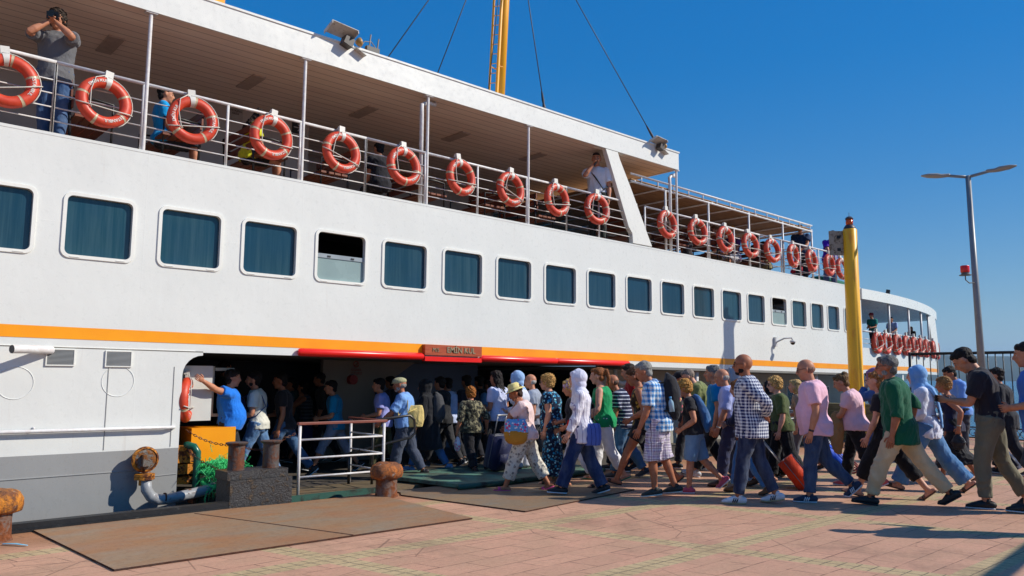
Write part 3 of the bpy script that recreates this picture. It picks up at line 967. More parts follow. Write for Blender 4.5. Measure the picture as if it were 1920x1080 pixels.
def place(F, x, y, H_=1.75, az=0.0, z=0.0):
    r = F.root; s = H_/1.75
    r.location = (x, y, z); r.scale = (s, s, s); r.rotation_euler = (0, 0, az)
    F.world = Matrix.Translation((x, y, z)) @ Matrix.Rotation(az, 4, 'Z') @ Matrix.Diagonal((s, s, s, 1))
    F.az = az; F.s = s
    return F
def az_left(x, y, turn=0.0):
    """heading of someone seen in profile walking to the picture's left; turn + = away from the camera"""
    a = math.atan2(y-CAM.y, x-CAM.x)
    return a + PI/2 - R(turn)
def person_px(sp, fx, fy, top, turn=0.0, z=0.0, hx=None):
    """feet on the ground at picture point (fx, fy), head top at picture row top"""
    g = G(fx, fy, z)
    return person_at(sp, g.x, g.y, top, turn, z)
def person_at(sp, x, y, top, turn=0.0, z=0.0, H_=None):
    F = build_person(sp)
    if H_ is None:
        H_ = 1.75*(zat(top, x, y)-z)/F.top
    return place(F, x, y, H_, az_left(x, y, turn), z)
# ------------------------------------------------------------------ ferry
def sh(x, z):
    k = float(np.interp(z, [1.0, 2.1, 2.8, 3.55, 4.2, 5.2, 5.9], [.0065, .0065, .001, .004, .005, .005, 0.0]))
    return z - k*(x-1.5)
def shear(bm):
    for v in bm.verts: v.co.z = sh(v.co.x, v.co.z)
def ship_white(name, rgb=(226, 227, 221), dirt=.22, seams=True):
    t = NT(name); c = srgb(*rgb); o = t.obj()
    x, y, z = t.sep(o)[0:3]
    n = t.noise(sc=.8, det=6, rough=.6); n2 = t.noise(t.mp(o, scale=(5, 5, .35)), sc=1.6, det=6, rough=.7)
    col = t.mix(t.ramp(n, [(.3, 0.0), (.7, 1.0)]), tuple(v*.93 for v in c[:3])+(1,), c)
    rust = t.ramp(n2, [(.62, 0.0), (.78, 1.0)])
    spot = t.ramp(t.noise(sc=7, det=4, rough=.8), [(.70, 0.0), (.76, 1.0)])
    col = t.mix(t.ma('MULTIPLY', rust, dirt), col, srgb(150, 110, 70))
    col = t.mix(t.ma('MULTIPLY', spot, dirt*1.6), col, srgb(130, 85, 50))
    t.set(col, t.ramp(t.noise(sc=14, det=4), [(.3, .24), (.8, .42)]), spec=.5)
    dent = t.noise(t.mp(o, scale=(1, 1, .7)), sc=1.7, det=3)
    fine = t.noise(sc=24, det=4, rough=.65)
    h = t.ma('ADD', t.ma('MULTIPLY', dent, 2.6), t.ma('MULTIPLY', fine, .22))
    if seams:
        s1 = t.ma('LESS_THAN', t.ma('ABSOLUTE', t.ma('SUBTRACT', t.ma('FRACT', t.ma('DIVIDE', t.ma('ADD', x, .17), 2.06)), .5)), .0035)
        s2 = t.ma('LESS_THAN', t.ma('ABSOLUTE', t.ma('SUBTRACT', z, 3.215)), .006)
        h = t.ma('ADD', h, t.ma('MULTIPLY', t.ma('MAXIMUM', s1, s2), 1.1))
    t.bump(h, .20, .02)
    return t.m
WHITE = ship_white("white_hull_paint")
WHITE2 = ship_white("white_trim_paint", (236, 235, 226), .10, False)
RAILW = paint("white_rail_paint", (226, 226, 224), .4, .06, 6, dirt=(150, 90, 50), dirt_amt=.25)
t_ = NT("yellow_stripe_paint"); t_.set(t_.mix(t_.ramp(t_.noise(sc=2, det=5), [(.3, 0.0), (.7, 1.0)]), srgb(243, 148, 4), srgb(252, 164, 10)), .35); YEL = t_.m
GREY = ship_white("grey_hull_paint", (152, 152, 150), .2, False)
t_ = NT("window_glass")
o_ = t_.obj()
st_ = t_.noise(t_.mp(o_, scale=(16, 16, .5)), sc=1.0, det=5, rough=.7)
n_ = t_.noise(sc=1.1, det=2)
oi_ = t_.n("ShaderNodeObjectInfo").outputs["Random"]
gbase = t_.mix(oi_, srgb(22, 52, 74), srgb(30, 66, 76))
gcol = t_.mix(t_.ma('MULTIPLY', t_.ramp(st_, [(.42, 0.0), (.75, 1.0)]), t_.ma('ADD', t_.ma('MULTIPLY', oi_, .7), .15)), gbase, srgb(70, 98, 106))
gcol = t_.mix(t_.ramp(n_, [(.4, 0.0), (.65, .6)]), gcol, srgb(24, 62, 84))
t_.set(gcol, t_.ramp(st_, [(.3, .05), (.8, .25)]), spec=.6); GLASS = t_.m
DARK = paint("dark_interior", (34, 34, 38), .7, .2, 2)
DARKW = paint("dark_varnished_wood", (48, 30, 20), .5, .3, 5)
t_ = NT("ceiling_planks"); o_ = t_.obj(); x_, y_, z_ = t_.sep(o_)[0:3]
pl = t_.ma('FRACT', t_.ma('MULTIPLY', y_, 5.2))
gr = t_.ma('LESS_THAN', pl, .09)
cc = t_.mix(t_.ramp(t_.noise(t_.mp(o_, scale=(.5, 3, 1)), sc=1.2, det=5), [(.3, 0.0), (.7, 1.0)]), srgb(226, 206, 192), srgb(240, 224, 210))
cc = t_.mix(t_.ma('MULTIPLY', gr, .5), cc, srgb(60, 45, 38)); t_.set(cc, .55); t_.bump(gr, .4, .01); CEIL = t_.m

FERRY = empty("ferry", (0, 0, 0), 0, "white passenger ferry with an orange stripe moored along the quay", "ferry")

WX = []   # windows as seen: left and right edges in the picture
for a, b, yc in [(122, 248, 420), (301, 413, 443), (456, 555, 463), (594, 684, 480), (719, 799, 496), (832, 903, 508), (932, 995, 521), (1022, 1079, 533), (1102, 1153, 543), (1175, 1221, 551),
               (1240, 1282, 559), (1300, 1338, 566), (1354, 1389, 573), (1402, 1433, 578), (1447, 1474, 583), (1485, 1511, 589), (1521, 1543, 593), (1552, 1573, 597), (1583, 1606, 600)]:
    WX.append((HP(a, yc).x, HP(b, yc).x))
WX = [(x0+.005, x1) for x0, x1 in WX]
for k in range(5): WX.insert(0, (WX[0][0]-1.04, WX[0][1]-1.04))
ZB, ZT = 2.855, 3.545
def rrect(x0, x1, z0, z1, r, n=6):
    pts = []
    for cx, cz, a0 in ((x1-r, z0+r, -90), (x1-r, z1-r, 0), (x0+r, z1-r, 90), (x0+r, z0+r, 180)):
        for i in range(n+1):
            a = R(a0+90*i/n); pts.append((cx+r*math.cos(a), cz+r*math.sin(a)))
    return pts
def on_rect(x0, x1, z0, z1, n=6):
    pts = []
    cs = [(x1, z0), (x1, z1), (x0, z1), (x0, z0)]
    mids = [((x0+x1)/2, z0), (x1, (z0+z1)/2), ((x0+x1)/2, z1), (x0, (z0+z1)/2)]
    for (cx, cz), (ax, az) in zip(cs, ((-1, 1), (1, -1), (1, -1), (-1, 1))): pass
    # corner order matches rrect: bottom right, top right, top left, bottom left
    w_, h_ = (x1-x0)*.18, (z1-z0)*.18
    dirs = [((-w_, 0), (0, h_)), ((0, -h_), (-w_, 0)), ((w_, 0), (0, -h_)), ((0, h_), (w_, 0))]
    for (cx, cz), (d0, d1) in zip(cs, dirs):
        for i in range(n+1):
            t = i/n
            if t <= .5: k = 1-2*t; pts.append((cx+d0[0]*k, cz+d0[1]*k))
            else: k = 2*t-1; pts.append((cx+d1[0]*k, cz+d1[1]*k))
    return pts
def xcell(i):
    l = (WX[i-1][1]+WX[i][0])/2 if i > 0 else WX[0][0]-.2
    r = (WX[i][1]+WX[i+1][0])/2 if i < len(WX)-1 else 22.42
    return l, r
bm = BM()
ZLO, ZHI = 1.795, 4.2
for i, (x0, x1) in enumerate(WX):
    l, r = xcell(i)
    zc0, zc1 = 2.45, 3.9
    a = on_rect(l, r, zc0, zc1); b = rrect(x0, x1, ZB, ZT, .065)
    A = [bm.verts.new((p[0], 0, p[1])) for p in a]; B = [bm.verts.new((p[0], 0, p[1])) for p in b]
    Cc = [bm.verts.new((p[0], .06, p[1])) for p in b]
    n = len(A)
    for k in range(n):
        try: bm.faces.new([A[k], A[(k+1) % n], B[(k+1) % n], B[k]])
        except ValueError: pass
        bm.faces.new([B[k], B[(k+1) % n], Cc[(k+1) % n], Cc[k]])
    for z0, z1 in ((ZLO, 2.0), (2.0, zc0), (zc1, ZHI)):
        vs = [bm.verts.new(p) for p in ((l, 0, z0), (r, 0, z0), (r, 0, z1), (l, 0, z1))]; bm.faces.new(vs)
XL, XR = WX[0][0]-.2, 22.42
box(bm, XL, XR, -.004, .10, ZHI-.004, ZHI+.03)       # gunwale cap
bmesh.ops.remove_doubles(bm, verts=bm.verts, dist=.0005)
shear(bm)
obj("upper_hull", bm, WHITE, FERRY)
# soffit under the upper hull and the stripe
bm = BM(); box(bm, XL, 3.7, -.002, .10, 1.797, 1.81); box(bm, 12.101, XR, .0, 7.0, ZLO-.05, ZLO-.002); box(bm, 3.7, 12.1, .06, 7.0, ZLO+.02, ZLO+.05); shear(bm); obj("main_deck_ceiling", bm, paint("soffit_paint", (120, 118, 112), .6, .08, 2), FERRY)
bm = BM(); x = XL
while x < XR:
    x2 = min(x+2, XR); vs = [bm.verts.new(p) for p in ((x, -.004, 1.90), (x2, -.004, 1.90), (x2, -.004, 2.035), (x, -.004, 2.035))]; bm.faces.new(vs); x = x2
shear(bm); obj("stripe", bm, YEL, FERRY)
bm = BM()
for z_ in (1.81,): tube(bm, [(XL, -.002, z_), (3.6, -.002, z_)], .006, seg=6)
shear(bm)
obj("weld_bead", bm, WHITE2, FERRY)
# windows
for i, (x0, x1) in enumerate(WX):
    bm = BM()
    o0 = rrect(x0-.042, x1+.042, ZB-.042, ZT+.042, .10, 6); i0 = rrect(x0, x1, ZB, ZT, .065, 6)
    n = len(o0)
    for y0, mi in ((-.016, 0),):
        A = [bm.verts.new((p[0], .004, p[1])) for p in o0]; B = [bm.verts.new((p[0], y0, p[1])) for p in rrect(x0-.037, x1+.037, ZB-.037, ZT+.037, .098, 6)]
        C1 = [bm.verts.new((p[0], y0, p[1])) for p in rrect(x0+.002, x1-.002, ZB+.002, ZT-.002, .065, 6)]; D = [bm.verts.new((p[0], .045, p[1])) for p in rrect(x0+.002, x1-.002, ZB+.002, ZT-.002, .065, 6)]
        for P_, Q_ in ((A, B), (B, C1), (C1, D)):
            for k in range(n): bm.faces.new([P_[k], P_[(k+1) % n], Q_[(k+1) % n], Q_[k]])
    for xx in (x0+.06, x1-.16): box(bm, xx, xx+.10, -.022, -.014, ZB-.026, ZB-.018)
    shear(bm)
    wobj = obj("window", bm, WHITE2, FERRY, True, autosm=40)
    if i-5 in (3, 14):     # half lowered sash
        zm = ZB+.37
        bm = BM(); box(bm, x0+.003, x1-.003, .03, .045, ZB+.003, zm); shear(bm)
        obj("pane", bm, paint("frosted_pane", (140, 160, 158), .25, .1, 2), wobj)
        bm = BM(); box(bm, x0+.003, x1-.003, .018, .029, zm-.05, zm+.01)
        for xx in (x0+.17, x1-.22): box(bm, xx, xx+.05, .010, .019, zm-.035, zm-.012, 1)
        shear(bm); obj("sash_bar", bm, [paint("alu", (150, 160, 165), .35, .1, 3), plain("latch", (25, 25, 28))], wobj)
    else:
        bm = BM(); vs = [bm.verts.new((p[0], .044, p[1])) for p in rrect(x0+.003, x1-.003, ZB+.003, ZT-.003, .064, 6)]; bm.faces.new(vs); shear(bm)
        obj("pane", bm, GLASS, wobj)
# cabin behind the windows
bm = BM(); box(bm, XL+.02, XR-.05, .12, 6.9, 2.02, 2.06); box(bm, XL+.02, XR-.05, 3.0, 3.1, 2.06, 4.1)
obj("cabin_partition", bm, DARKW, FERRY)
# upper deck slab (floor) and its ceiling, roof
bm = BM(); box(bm, XL, XR, .10, 7.4, 4.02, 4.12); shear(bm)
obj("upper_deck", bm, paint("deck_paint", (150, 128, 110), .6, .1, 2), FERRY)
bm = BM(); prism(bm, [(XL, .012), (13.70, .012), (13.70, 7.3), (XL, 7.3)], 6.0, 6.03); obj("upper_ceiling", bm, CEIL, FERRY)
bm = BM()
box(bm, XL, 13.74, -.02, .012, 5.985, 6.36); box(bm, 13.70, 13.74, .012, 7.3, 5.985, 6.36); box(bm, XL, 13.70, .012, 7.3, 6.031, 6.355)
box(bm, XL, 13.76, -.035, .03, 6.355, 6.385)
obj("roof", bm, ship_white("white_roof_paint", (232, 232, 225), .13, False), FERRY, bevel=.008)
# ceiling lamps
for x in range(-2, 13, 2):
    bm = BM(); box(bm, x+.65, x+.85, 1.1, 1.75, 5.975, 5.999); obj("ceiling_lamp", bm, plain("lamp_housing", (176, 158, 146), .5), FERRY, bevel=.01)
# inner cabin of the upper deck
bm = BM(); box(bm, XL, 6.4, 2.7, 2.8, 4.12, 5.999); box(bm, 6.4, 12.4, 4.6, 4.7, 4.12, 5.999); box(bm, 6.3, 6.4, 2.8, 4.6, 4.12, 5.999)
obj("cabin_wall", bm, paint("cabin_wall_paint", (186, 176, 168), .6, .08, 2), FERRY)
def sign_plate(px, py, Y, w_, h_, col, txt, tcol, ts):
    p = HP(px, py, Y)
    bm = BM(); box(bm, p.x-w_/2, p.x+w_/2, Y-.015, Y-.002, p.z-h_/2, p.z+h_/2); so = obj("notice_plate", bm, plain("notice", col, .5), FERRY)
    me = text_mesh(txt, ts, .002); me.materials.append(plain("notice_ink", tcol, .6))
    to = bpy.data.objects.new("lettering", me); link(to, so); to.location = (p.x, Y-.019, p.z); to.rotation_euler = (PI/2, 0, 0)
sign_plate(441, 208, 2.7, .26, .30, (165, 158, 150), "NO\nSMOKING\nAREA", (70, 60, 60), .05)
sign_plate(557, 240, 2.7, .20, .20, (25, 25, 25), "→", (200, 200, 200), .2)
# roof posts, railings
def rail_section(xs, zfoot=4.22, top=5.07, rails=(.155, .315, .475, .635), y=.04, name="railing"):
    bm = BM()
    tube(bm, [(xs[0], y, top), (xs[-1], y, top)], .022, seg=10)
    for r_ in rails: tube(bm, [(xs[0], y, zfoot+r_), (xs[-1], y, zfoot+r_)], .0085, seg=6)
    shear(bm); rr = obj(name, bm, RAILW, FERRY, True)
    for x in xs:
        bm = BM(); tube(bm, [(x, y, zfoot), (x, y, top-.01)], .019, seg=10); shear(bm); obj("stanchion", bm, RAILW, rr, True)
sec = [XL, -1.4, -.3, .73, 1.87, 2.83, 3.88, 4.92, 5.98, 7.07, 8.15, 9.28, 10.3, 11.2, 12.35]
for a in range(0, len(sec)-1, 4): rail_section(sec[a:a+5])
sec2 = [HP(x_, 400).x for x_ in (1215, 1273, 1328, 1378, 1425, 1465, 1500, 1534, 1566)] + [22.36]
sec2[0] = 12.62
rail_section(sec2[0:5]); rail_section(sec2[4:])
for px, py in ((20, 0), (285, 25), (575, 110), (805, 175), (993, 230), (1270, 320)):
    x = HP(px, py).x if px > 30 else .73
    bm = BM(); tube(bm, [(x, .03, 4.18), (x, .03, 6.0)], .024, seg=12); box(bm, x-.07, x+.07, -.01, .08, 5.97, 5.984); obj("roof_post", bm, RAILW, FERRY, True, autosm=40)
# drain pipes from the roof
for x, z0 in ((7.02, 5.99), (13.55, 5.96)):
    bm = BM(); tube(bm, [(x+.36, .22, z0), (x+.33, .2, z0-.05), (x+.12, .12, z0-.08), (x+.0, .09, z0-.16), (x, .085, z0-.35), (x, .085, 4.2)], .035, seg=10); obj("drain_pipe", bm, RAILW, FERRY, True)
# raked pillar
bm = BM()
pil = [(HP(*q).x, HP(*q).z) for q in ((1186, 447), (1222, 458), (1208, 424), (1182, 352), (1162, 300), (1158, 287), (1162, 281), (1172, 279), (1119, 263), (1128, 268), (1134, 276), (1139, 292), (1154, 343), (1178, 425), (1185, 438))]
pil[0] = (pil[0][0], 4.19); pil[1] = (pil[1][0], 4.19); pil[7] = (pil[7][0], 5.985); pil[8] = (pil[8][0], 5.985)
prism(bm, pil, -.012, .09, 'y'); obj("pillar", bm, WHITE2, FERRY, bevel=.006)
# reed canopy aft
canx = [12.3, 13.4, 15.0, 16.7, 18.3, 19.82]
bm = BM()
for z_ in (5.50, 5.66): tube(bm, [(12.25, .10, z_), (19.85, .10, z_-.06)], .024, seg=8)
x = 12.6
while x < 19.8: tube(bm, [(x, .10, 5.50-.06*(x-12)/8), (x, .10, 5.66-.06*(x-12)/8)], .012, seg=6); x += .55
for y_ in (2.2, 4.4, 6.6): tube(bm, [(12.25, y_, 5.54), (19.85, y_, 5.48)], .03, seg=8)
for x in np.arange(12.4, 19.9, .93): tube(bm, [(x, .10, 5.53-.06*(x-12)/8), (x, 6.9, 5.53-.06*(x-12)/8)], .018, seg=6)
for z_ in (5.66, 5.50, 5.05, 4.85, 4.65, 4.4): tube(bm, [(19.85, .10, z_-.06), (19.85, 6.9, z_-.06)], .016, seg=6)
obj("canopy_frame", bm, RAILW, FERRY, True)
for x in canx[1:]:
    for y_ in (.10, 6.9):
        bm = BM(); tube(bm, [(x, y_, 4.12), (x, y_, 5.5)], .026, seg=10); obj("canopy_post", bm, RAILW, FERRY, True)
t_ = NT("reed_mat"); o_ = t_.obj(); x_, y_, z_ = t_.sep(o_)[0:3]
n_ = t_.noise(t_.mp(o_, scale=(2, 60, 1)), sc=1.2, det=4)
t_.set(t_.mix(t_.ramp(n_, [(.3, 0.0), (.7, 1.0)]), srgb(120, 86, 54), srgb(190, 146, 98)), .8); t_.bump(n_, .5, .01); REED = t_.m
bm = BM(); box(bm, 12.3, 19.8, .12, 6.9, 5.555, 5.575)
for v in bm.verts: v.co.z -= .06*(v.co.x-12)/8
obj("reed_canopy", bm, REED, FERRY)
# far rail frame behind the canopy
bm = BM(); 
for z_ in (5.35,): tube(bm, [(20.6, 1.2, z_), (22.2, 1.2, z_)], .014, seg=6)
for x in np.arange(20.6, 22.3, .2): tube(bm, [(x, 1.2, 4.6), (x, 1.2, 5.35)], .008, seg=5)
obj("screen_rail", bm, RAILW, FERRY, True)

# lower hull on the left, with the edge of the boarding opening
def lower_hull(z0, z1, name, mat):
    bm = BM()
    pts = [(XL, z0), (3.46, z0)]
    if z1 > 1.5:
        for i in range(7): a = R(180-90*i/6); pts.append((3.46+.24+.24*math.cos(a), 1.55+.245*math.sin(a)))
        pts.append((XL, 1.795))
    else: pts += [(3.46, z1), (XL, z1)]
    prism(bm, pts, 0, .08, 'y'); obj(name, bm, mat, FERRY)
bm = BM(); pts = [(XL, .62), (3.46, .62)]
for i in range(7): a = R(180-90*i/6); pts.append((3.46+.24+.24*math.cos(a), 1.50+.245*math.sin(a)))
pts.append((3.70, 1.792)); pts.append((XL, 1.82))
prism(bm, pts, 0, .08, 'y'); obj("lower_hull", bm, WHITE, FERRY)
bm = BM(); prism(bm, [(XL, -1.6), (3.46, -1.6), (3.46, .618), (XL, .63)], 0, .08, 'y'); obj("grey_hull", bm, GREY, FERRY)
bm = BM(); tube(bm, [(XL, -.001, .36), (3.15, -.001, .385)], .008, seg=6); tube(bm, [(3.15, -.001, .62), (3.15, -.001, -1)], .007, seg=6); tube(bm, [(3.15, -.001, .30), (3.45, -.001, .31)], .007, seg=6)
tube(bm, [(2.62, -.001, 1.75), (2.62, -.001, .64)], .006, seg=6); tube(bm, [(3.36, -.001, 1.6), (3.36, -.001, .64)], .006, seg=6)
obj("weld_bead", bm, GREY, FERRY)
for px, py in ((28, 718), (221, 715)):
    p = HP(px, py); bm = BM(); torus(bm, (p.x, -.001, p.z), .175, .0045, seg=36, sub=6); obj("blanked_port", bm, WHITE, FERRY, True)
for px, py in ((113, 670), (222, 673)):
    p = HP(px, py); w_, h_ = .145, .095
    bm = BM()
    box(bm, p.x-w_, p.x+w_, -.02, 0, p.z+h_-.012, p.z+h_); box(bm, p.x-w_, p.x+w_, -.02, 0, p.z-h_, p.z-h_+.012)
    box(bm, p.x-w_, p.x-w_+.012, -.02, 0, p.z-h_+.012, p.z+h_-.012); box(bm, p.x+w_-.012, p.x+w_, -.02, 0, p.z-h_+.012, p.z+h_-.012)
    v_ = obj("vent", bm, WHITE2, FERRY)
    bm = BM()
    for k in range(13):
        z_ = p.z-h_+.02+k*.0135; Mr = Matrix.Translation((p.x, -.011, z_))@Matrix.Rotation(R(40), 4, 'X'); box(bm, -w_+.013, w_-.013, -.009, .009, -.0012, .0012, M=Mr)
    box(bm, p.x-w_+.012, p.x+w_-.012, -.004, -.001, p.z-h_+.012, p.z+h_-.012, 1)
    obj("louvre", bm, [paint("louvre_metal", (150, 152, 152), .5), plain("vent_dark", (60, 60, 62))], v_)
p = HP(12, 650); bm = BM()
Mx = Matrix.Translation((p.x-.02, 0, p.z-.01))@Matrix.Rotation(PI/2, 4, 'X')
tube(bm, [(1.60, -.27, 1.76), (1.75, -.20, 1.765), (2.02, -.01, 1.765)], [.045, .045, .045], seg=16, cap=False)
tube(bm, [(1.60, -.268, 1.76), (1.75, -.20, 1.765)], .038, seg=16, cap=True, mi=1)
obj("outlet_pipe", bm, [RAILW, plain("pipe_inside", (60, 62, 66))], FERRY, True, autosm=50)
bm = BM(); tube(bm, [(XL, -.055, .92), (3.32, -.055, .872), (3.38, -.03, .872), (3.39, 0, .872)], .021, seg=12)
for x in (-2, 0, 1.9): tube(bm, [(x, -.05, .915), (x, 0, .915)], .012, seg=8)
obj("grab_rail", bm, RAILW, FERRY, True)
# discharge pipe
RP = rusty("grey_rusty_pipe", (168, 170, 172), (150, 85, 25), .22, 7, .3)
RO = rusty("orange_rusty_flange", (215, 135, 30), (110, 55, 20), .5, 9, .6)
bm = BM(); tube(bm, [(3.04, -.20, .31), (3.05, -.21, .18), (3.10, -.215, .10), (3.18, -.22, .055), (3.30, -.22, .05), (3.68, -.20, .10), (3.84, -.16, .125), (3.92, -.06, .14), (3.90, .06, .16), (3.78, .16, .2)], .062, seg=18)
dp = obj("discharge_pipe", bm, RP, FERRY, True)
bm = BM(); Mx = Matrix.Translation((3.03, -.12, .52))@Matrix.Rotation(R(90), 4, 'X')
lathe(bm, [(.10, -.12), (.115, -.02), (.135, .02), (.15, .035), (.15, .06), (.128, .075), (.118, .060)], 28, M=Mx)
lathe(bm, [(.06, .30), (.06, .36), (.11, .365), (.11, .395), (.10, .397), (.10, .40), (.11, .402), (.11, .43), (.06, .43)], 24, M=Matrix.Translation((3.03, -.18, -.07)))
obj("valve_flange", bm, RO, dp, True, autosm=40)
bm = BM(); lathe(bm, [(.117, 0), (.117, .004), (.09, .012)], 24, M=Matrix.Translation((3.03, -.181, .52))@Matrix.Rotation(R(90), 4, 'X')); box(bm, 2.98, 3.08, -.27, -.195, .45, .58); obj("valve_cap", bm, rusty("rusty_grey_cap", (120, 114, 106), (150, 90, 30), .5, 14, .6), dp, bevel=.012)
bm = BM(); tube(bm, [(3.245, -.215, .06), (3.262, -.215, .058)], .069, seg=18); box(bm, 3.60, 3.64, -.19, 0, -.04, .05); obj("pipe_bracket", bm, rusty("rust_bracket", (110, 80, 60), amt=.7), dp, True, autosm=40)

# main deck, its sides and rooms
bm = BM(); box(bm, 3.46, 24.0, .0, 7.2, -.12, -.004); box(bm, 3.46, 24, .02, .08, -1.6, -.121)
obj("main_deck", bm, paint("main_deck_paint", (92, 84, 74), .6, .15, 1.5, dirt=(50, 45, 40), dirt_amt=.5), FERRY)
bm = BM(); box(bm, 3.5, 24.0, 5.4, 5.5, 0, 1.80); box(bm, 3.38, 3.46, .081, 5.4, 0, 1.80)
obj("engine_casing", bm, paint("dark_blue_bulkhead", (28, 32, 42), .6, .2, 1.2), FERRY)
# pale bulkhead with a slanted stair edge
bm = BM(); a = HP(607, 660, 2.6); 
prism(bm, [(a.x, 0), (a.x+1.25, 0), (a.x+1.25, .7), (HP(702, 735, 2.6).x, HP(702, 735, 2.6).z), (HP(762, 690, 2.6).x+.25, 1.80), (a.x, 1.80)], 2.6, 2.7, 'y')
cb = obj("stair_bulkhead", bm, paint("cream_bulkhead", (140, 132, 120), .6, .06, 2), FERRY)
def flat_text(txt, p, ts, col, parent, ry=0.0, name="lettering", ext=.002, bold=0.0):
    me = text_mesh(txt, ts, ext, bold); me.materials.append(plain("ink_"+name, col, .6))
    to = bpy.data.objects.new(name, me); link(to, parent); to.location = p; to.rotation_euler = (PI/2, ry, 0)
    return to
p = HP(668, 683, 2.585); bm = BM(); torus(bm, (0, 0, 0), .05, .008, seg=24, sub=6); cyl(bm, (-.03, 0, -.03), (.03, 0, .03), .006, 6)
o = obj("no_smoking_ring", bm, plain("red_sign", (150, 45, 40)), cb, True); o.location = p
flat_text("SİGARA\nİÇİLMEZ", HP(668, 697, 2.59), .06, (140, 50, 45), cb)
p = HP(660, 712, 2.56); bm = BM(); tube(bm, [(p.x, 2.5, p.z), (p.x, 2.6, p.z)], .085, seg=24); obj("alarm_bell", bm, plain("bell_red", (150, 35, 30)), cb, True, autosm=40)
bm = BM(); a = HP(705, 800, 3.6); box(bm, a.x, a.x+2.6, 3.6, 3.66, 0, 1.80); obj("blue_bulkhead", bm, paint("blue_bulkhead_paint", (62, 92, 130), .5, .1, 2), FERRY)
# wooden doors with round portholes
for px in (850, 905):
    a = HP(px, 735, 5.2)
    bm = BM(); box(bm, a.x-.42, a.x+.42, 5.28, 5.34, 0, 1.78); d = obj("saloon_door", bm, DARKW, FERRY, bevel=.01)
    bm = BM(); ell(bm, (a.x, 5.27, 1.30), (.10, .012, .16)); obj("porthole", bm, plain("porthole_glass", (150, 160, 165), .2), d, True)
# cabinet and window just inside the opening
bm = BM(); box(bm, 3.50, 3.95, .30, .75, .92, 1.62); c_ = obj("fuse_cabinet", bm, paint("cabinet_white", (205, 205, 198), .5), FERRY, bevel=.012)
bm = BM(); box(bm, 3.955, 3.965, .40, .70, .98, 1.58); box(bm, 4.02, 4.10, .62, .66, .95, 1.62); box(bm, 4.10, 4.36, .60, .63, .95, .99); box(bm, 4.10, 4.36, .60, .63, 1.56, 1.60); box(bm, 4.32, 4.36, .60, .63, .99, 1.56); obj("cabinet_frame", bm, paint("cream_frame", (200, 195, 180), .5), c_)
# yellow locker
bm = BM(); box(bm, 3.70, 4.27, .25, .75, .40, .83); yl = obj("yellow_locker", bm, YEL, FERRY, bevel=.015)
bm = BM(); box(bm, 3.52, 3.70, .15, .35, .28, .40); box(bm, 3.52, 3.70, .15, .35, .16, .24); box(bm, 3.50, 3.72, .13, .37, .42, .62); obj("yellow_fitting", bm, RO, yl, bevel=.012)
# red timber fender strip over the opening
REDM = paint("red_gloss_paint", (232, 26, 14), .3, .06, 3)
bm = BM()
def fend(x0, x1, r=.054, z=1.842):
    tube(bm, [(x0, -.035, z), (x0+.03, -.045, z), (x1-.03, -.045, z), (x1, -.035, z)], [(r*.8, r*.8), (r, r), (r, r), (r*.8, r*.8)], seg=14)
fend(4.97, 7.03); fend(8.20, 9.95); fend(9.96, 11.95); box(bm, 7.05, 8.18, -.085, -.003, 1.775, 1.845)
shear(bm); obj("red_fender", bm, REDM, FERRY, True, autosm=50)
t_ = NT("varnished_name_board"); o_ = t_.obj()
n_ = t_.noise(t_.mp(o_, scale=(1, 1, 14)), sc=4, det=4)
t_.set(t_.mix(t_.ramp(n_, [(.3, 0.0), (.7, 1.0)]), srgb(150, 62, 32), srgb(188, 88, 48)), .4); NB = t_.m
bm = BM(); box(bm, 7.05, 8.18, -.085, -.006, 1.868, 2.028); shear(bm); nb = obj("name_board", bm, NB, FERRY, bevel=.006)
me = text_mesh("M/S", .085, .004); me.materials.append(plain("carved_gold", (150, 135, 105), .5)); to = bpy.data.objects.new("lettering", me); link(to, nb); to.location = (7.25, -.091, 1.91); to.rotation_euler = (PI/2, R(.4), 0)
me = text_mesh("EMİN KUL", .125, .004, .002); me.materials.append(plain("carved_gold", (150, 135, 105), .5)); to = bpy.data.objects.new("lettering", me); link(to, nb); to.location = (7.75, -.091, 1.912); to.rotation_euler = (PI/2, R(.4), 0)
# recessed lower side wall aft of the opening
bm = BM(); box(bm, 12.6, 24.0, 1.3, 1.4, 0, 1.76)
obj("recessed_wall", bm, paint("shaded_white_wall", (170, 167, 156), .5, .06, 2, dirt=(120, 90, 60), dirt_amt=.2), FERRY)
for x in (13.2, 15.0, 17.0, 18.7, 20.4, 22.1):
    bm = BM()
    for (P0, P1) in (((x, 1.29, .62), (x+.8, 1.29, .62)), ((x, 1.29, 1.28), (x+.8, 1.29, 1.28)), ((x, 1.29, .62), (x, 1.29, 1.28)), ((x+.8, 1.29, .62), (x+.8, 1.29, 1.28))): tube(bm, [P0, P1], .02, seg=6)
    wf = obj("window", bm, RAILW, FERRY)
    bm = BM(); box(bm, x+.01, x+.79, 1.280, 1.298, .63, 1.27); obj("pane", bm, plain("dark_window_glass", (14, 26, 24), .1), wf)
for x in (12.7, 14.5, 16.3, 19.9, 21.6, 23.3):
    bm = BM(); tube(bm, [(x, .18, 0), (x, .18, 1.3), (x, .18, 1.72)], [.05, .05, .07], seg=12); tube(bm, [(x, .18, 1.45), (x+.12, .3, 1.58), (x+.15, .5, 1.70)], .03, seg=8); obj("deck_column", bm, RAILW, FERRY, True)
bm = BM(); tube(bm, [(14.2, .05, .80), (23.9, .05, .76)], .03, seg=10)
for x in np.arange(14.2, 24, 1.2): tube(bm, [(x, .05, 0), (x, .05, .79)], .018, seg=8)
for z_ in (.28, .52): tube(bm, [(14.2, .05, z_), (23.9, .05, z_)], .014, seg=6)
obj("railing", bm, RAILW, FERRY, True)
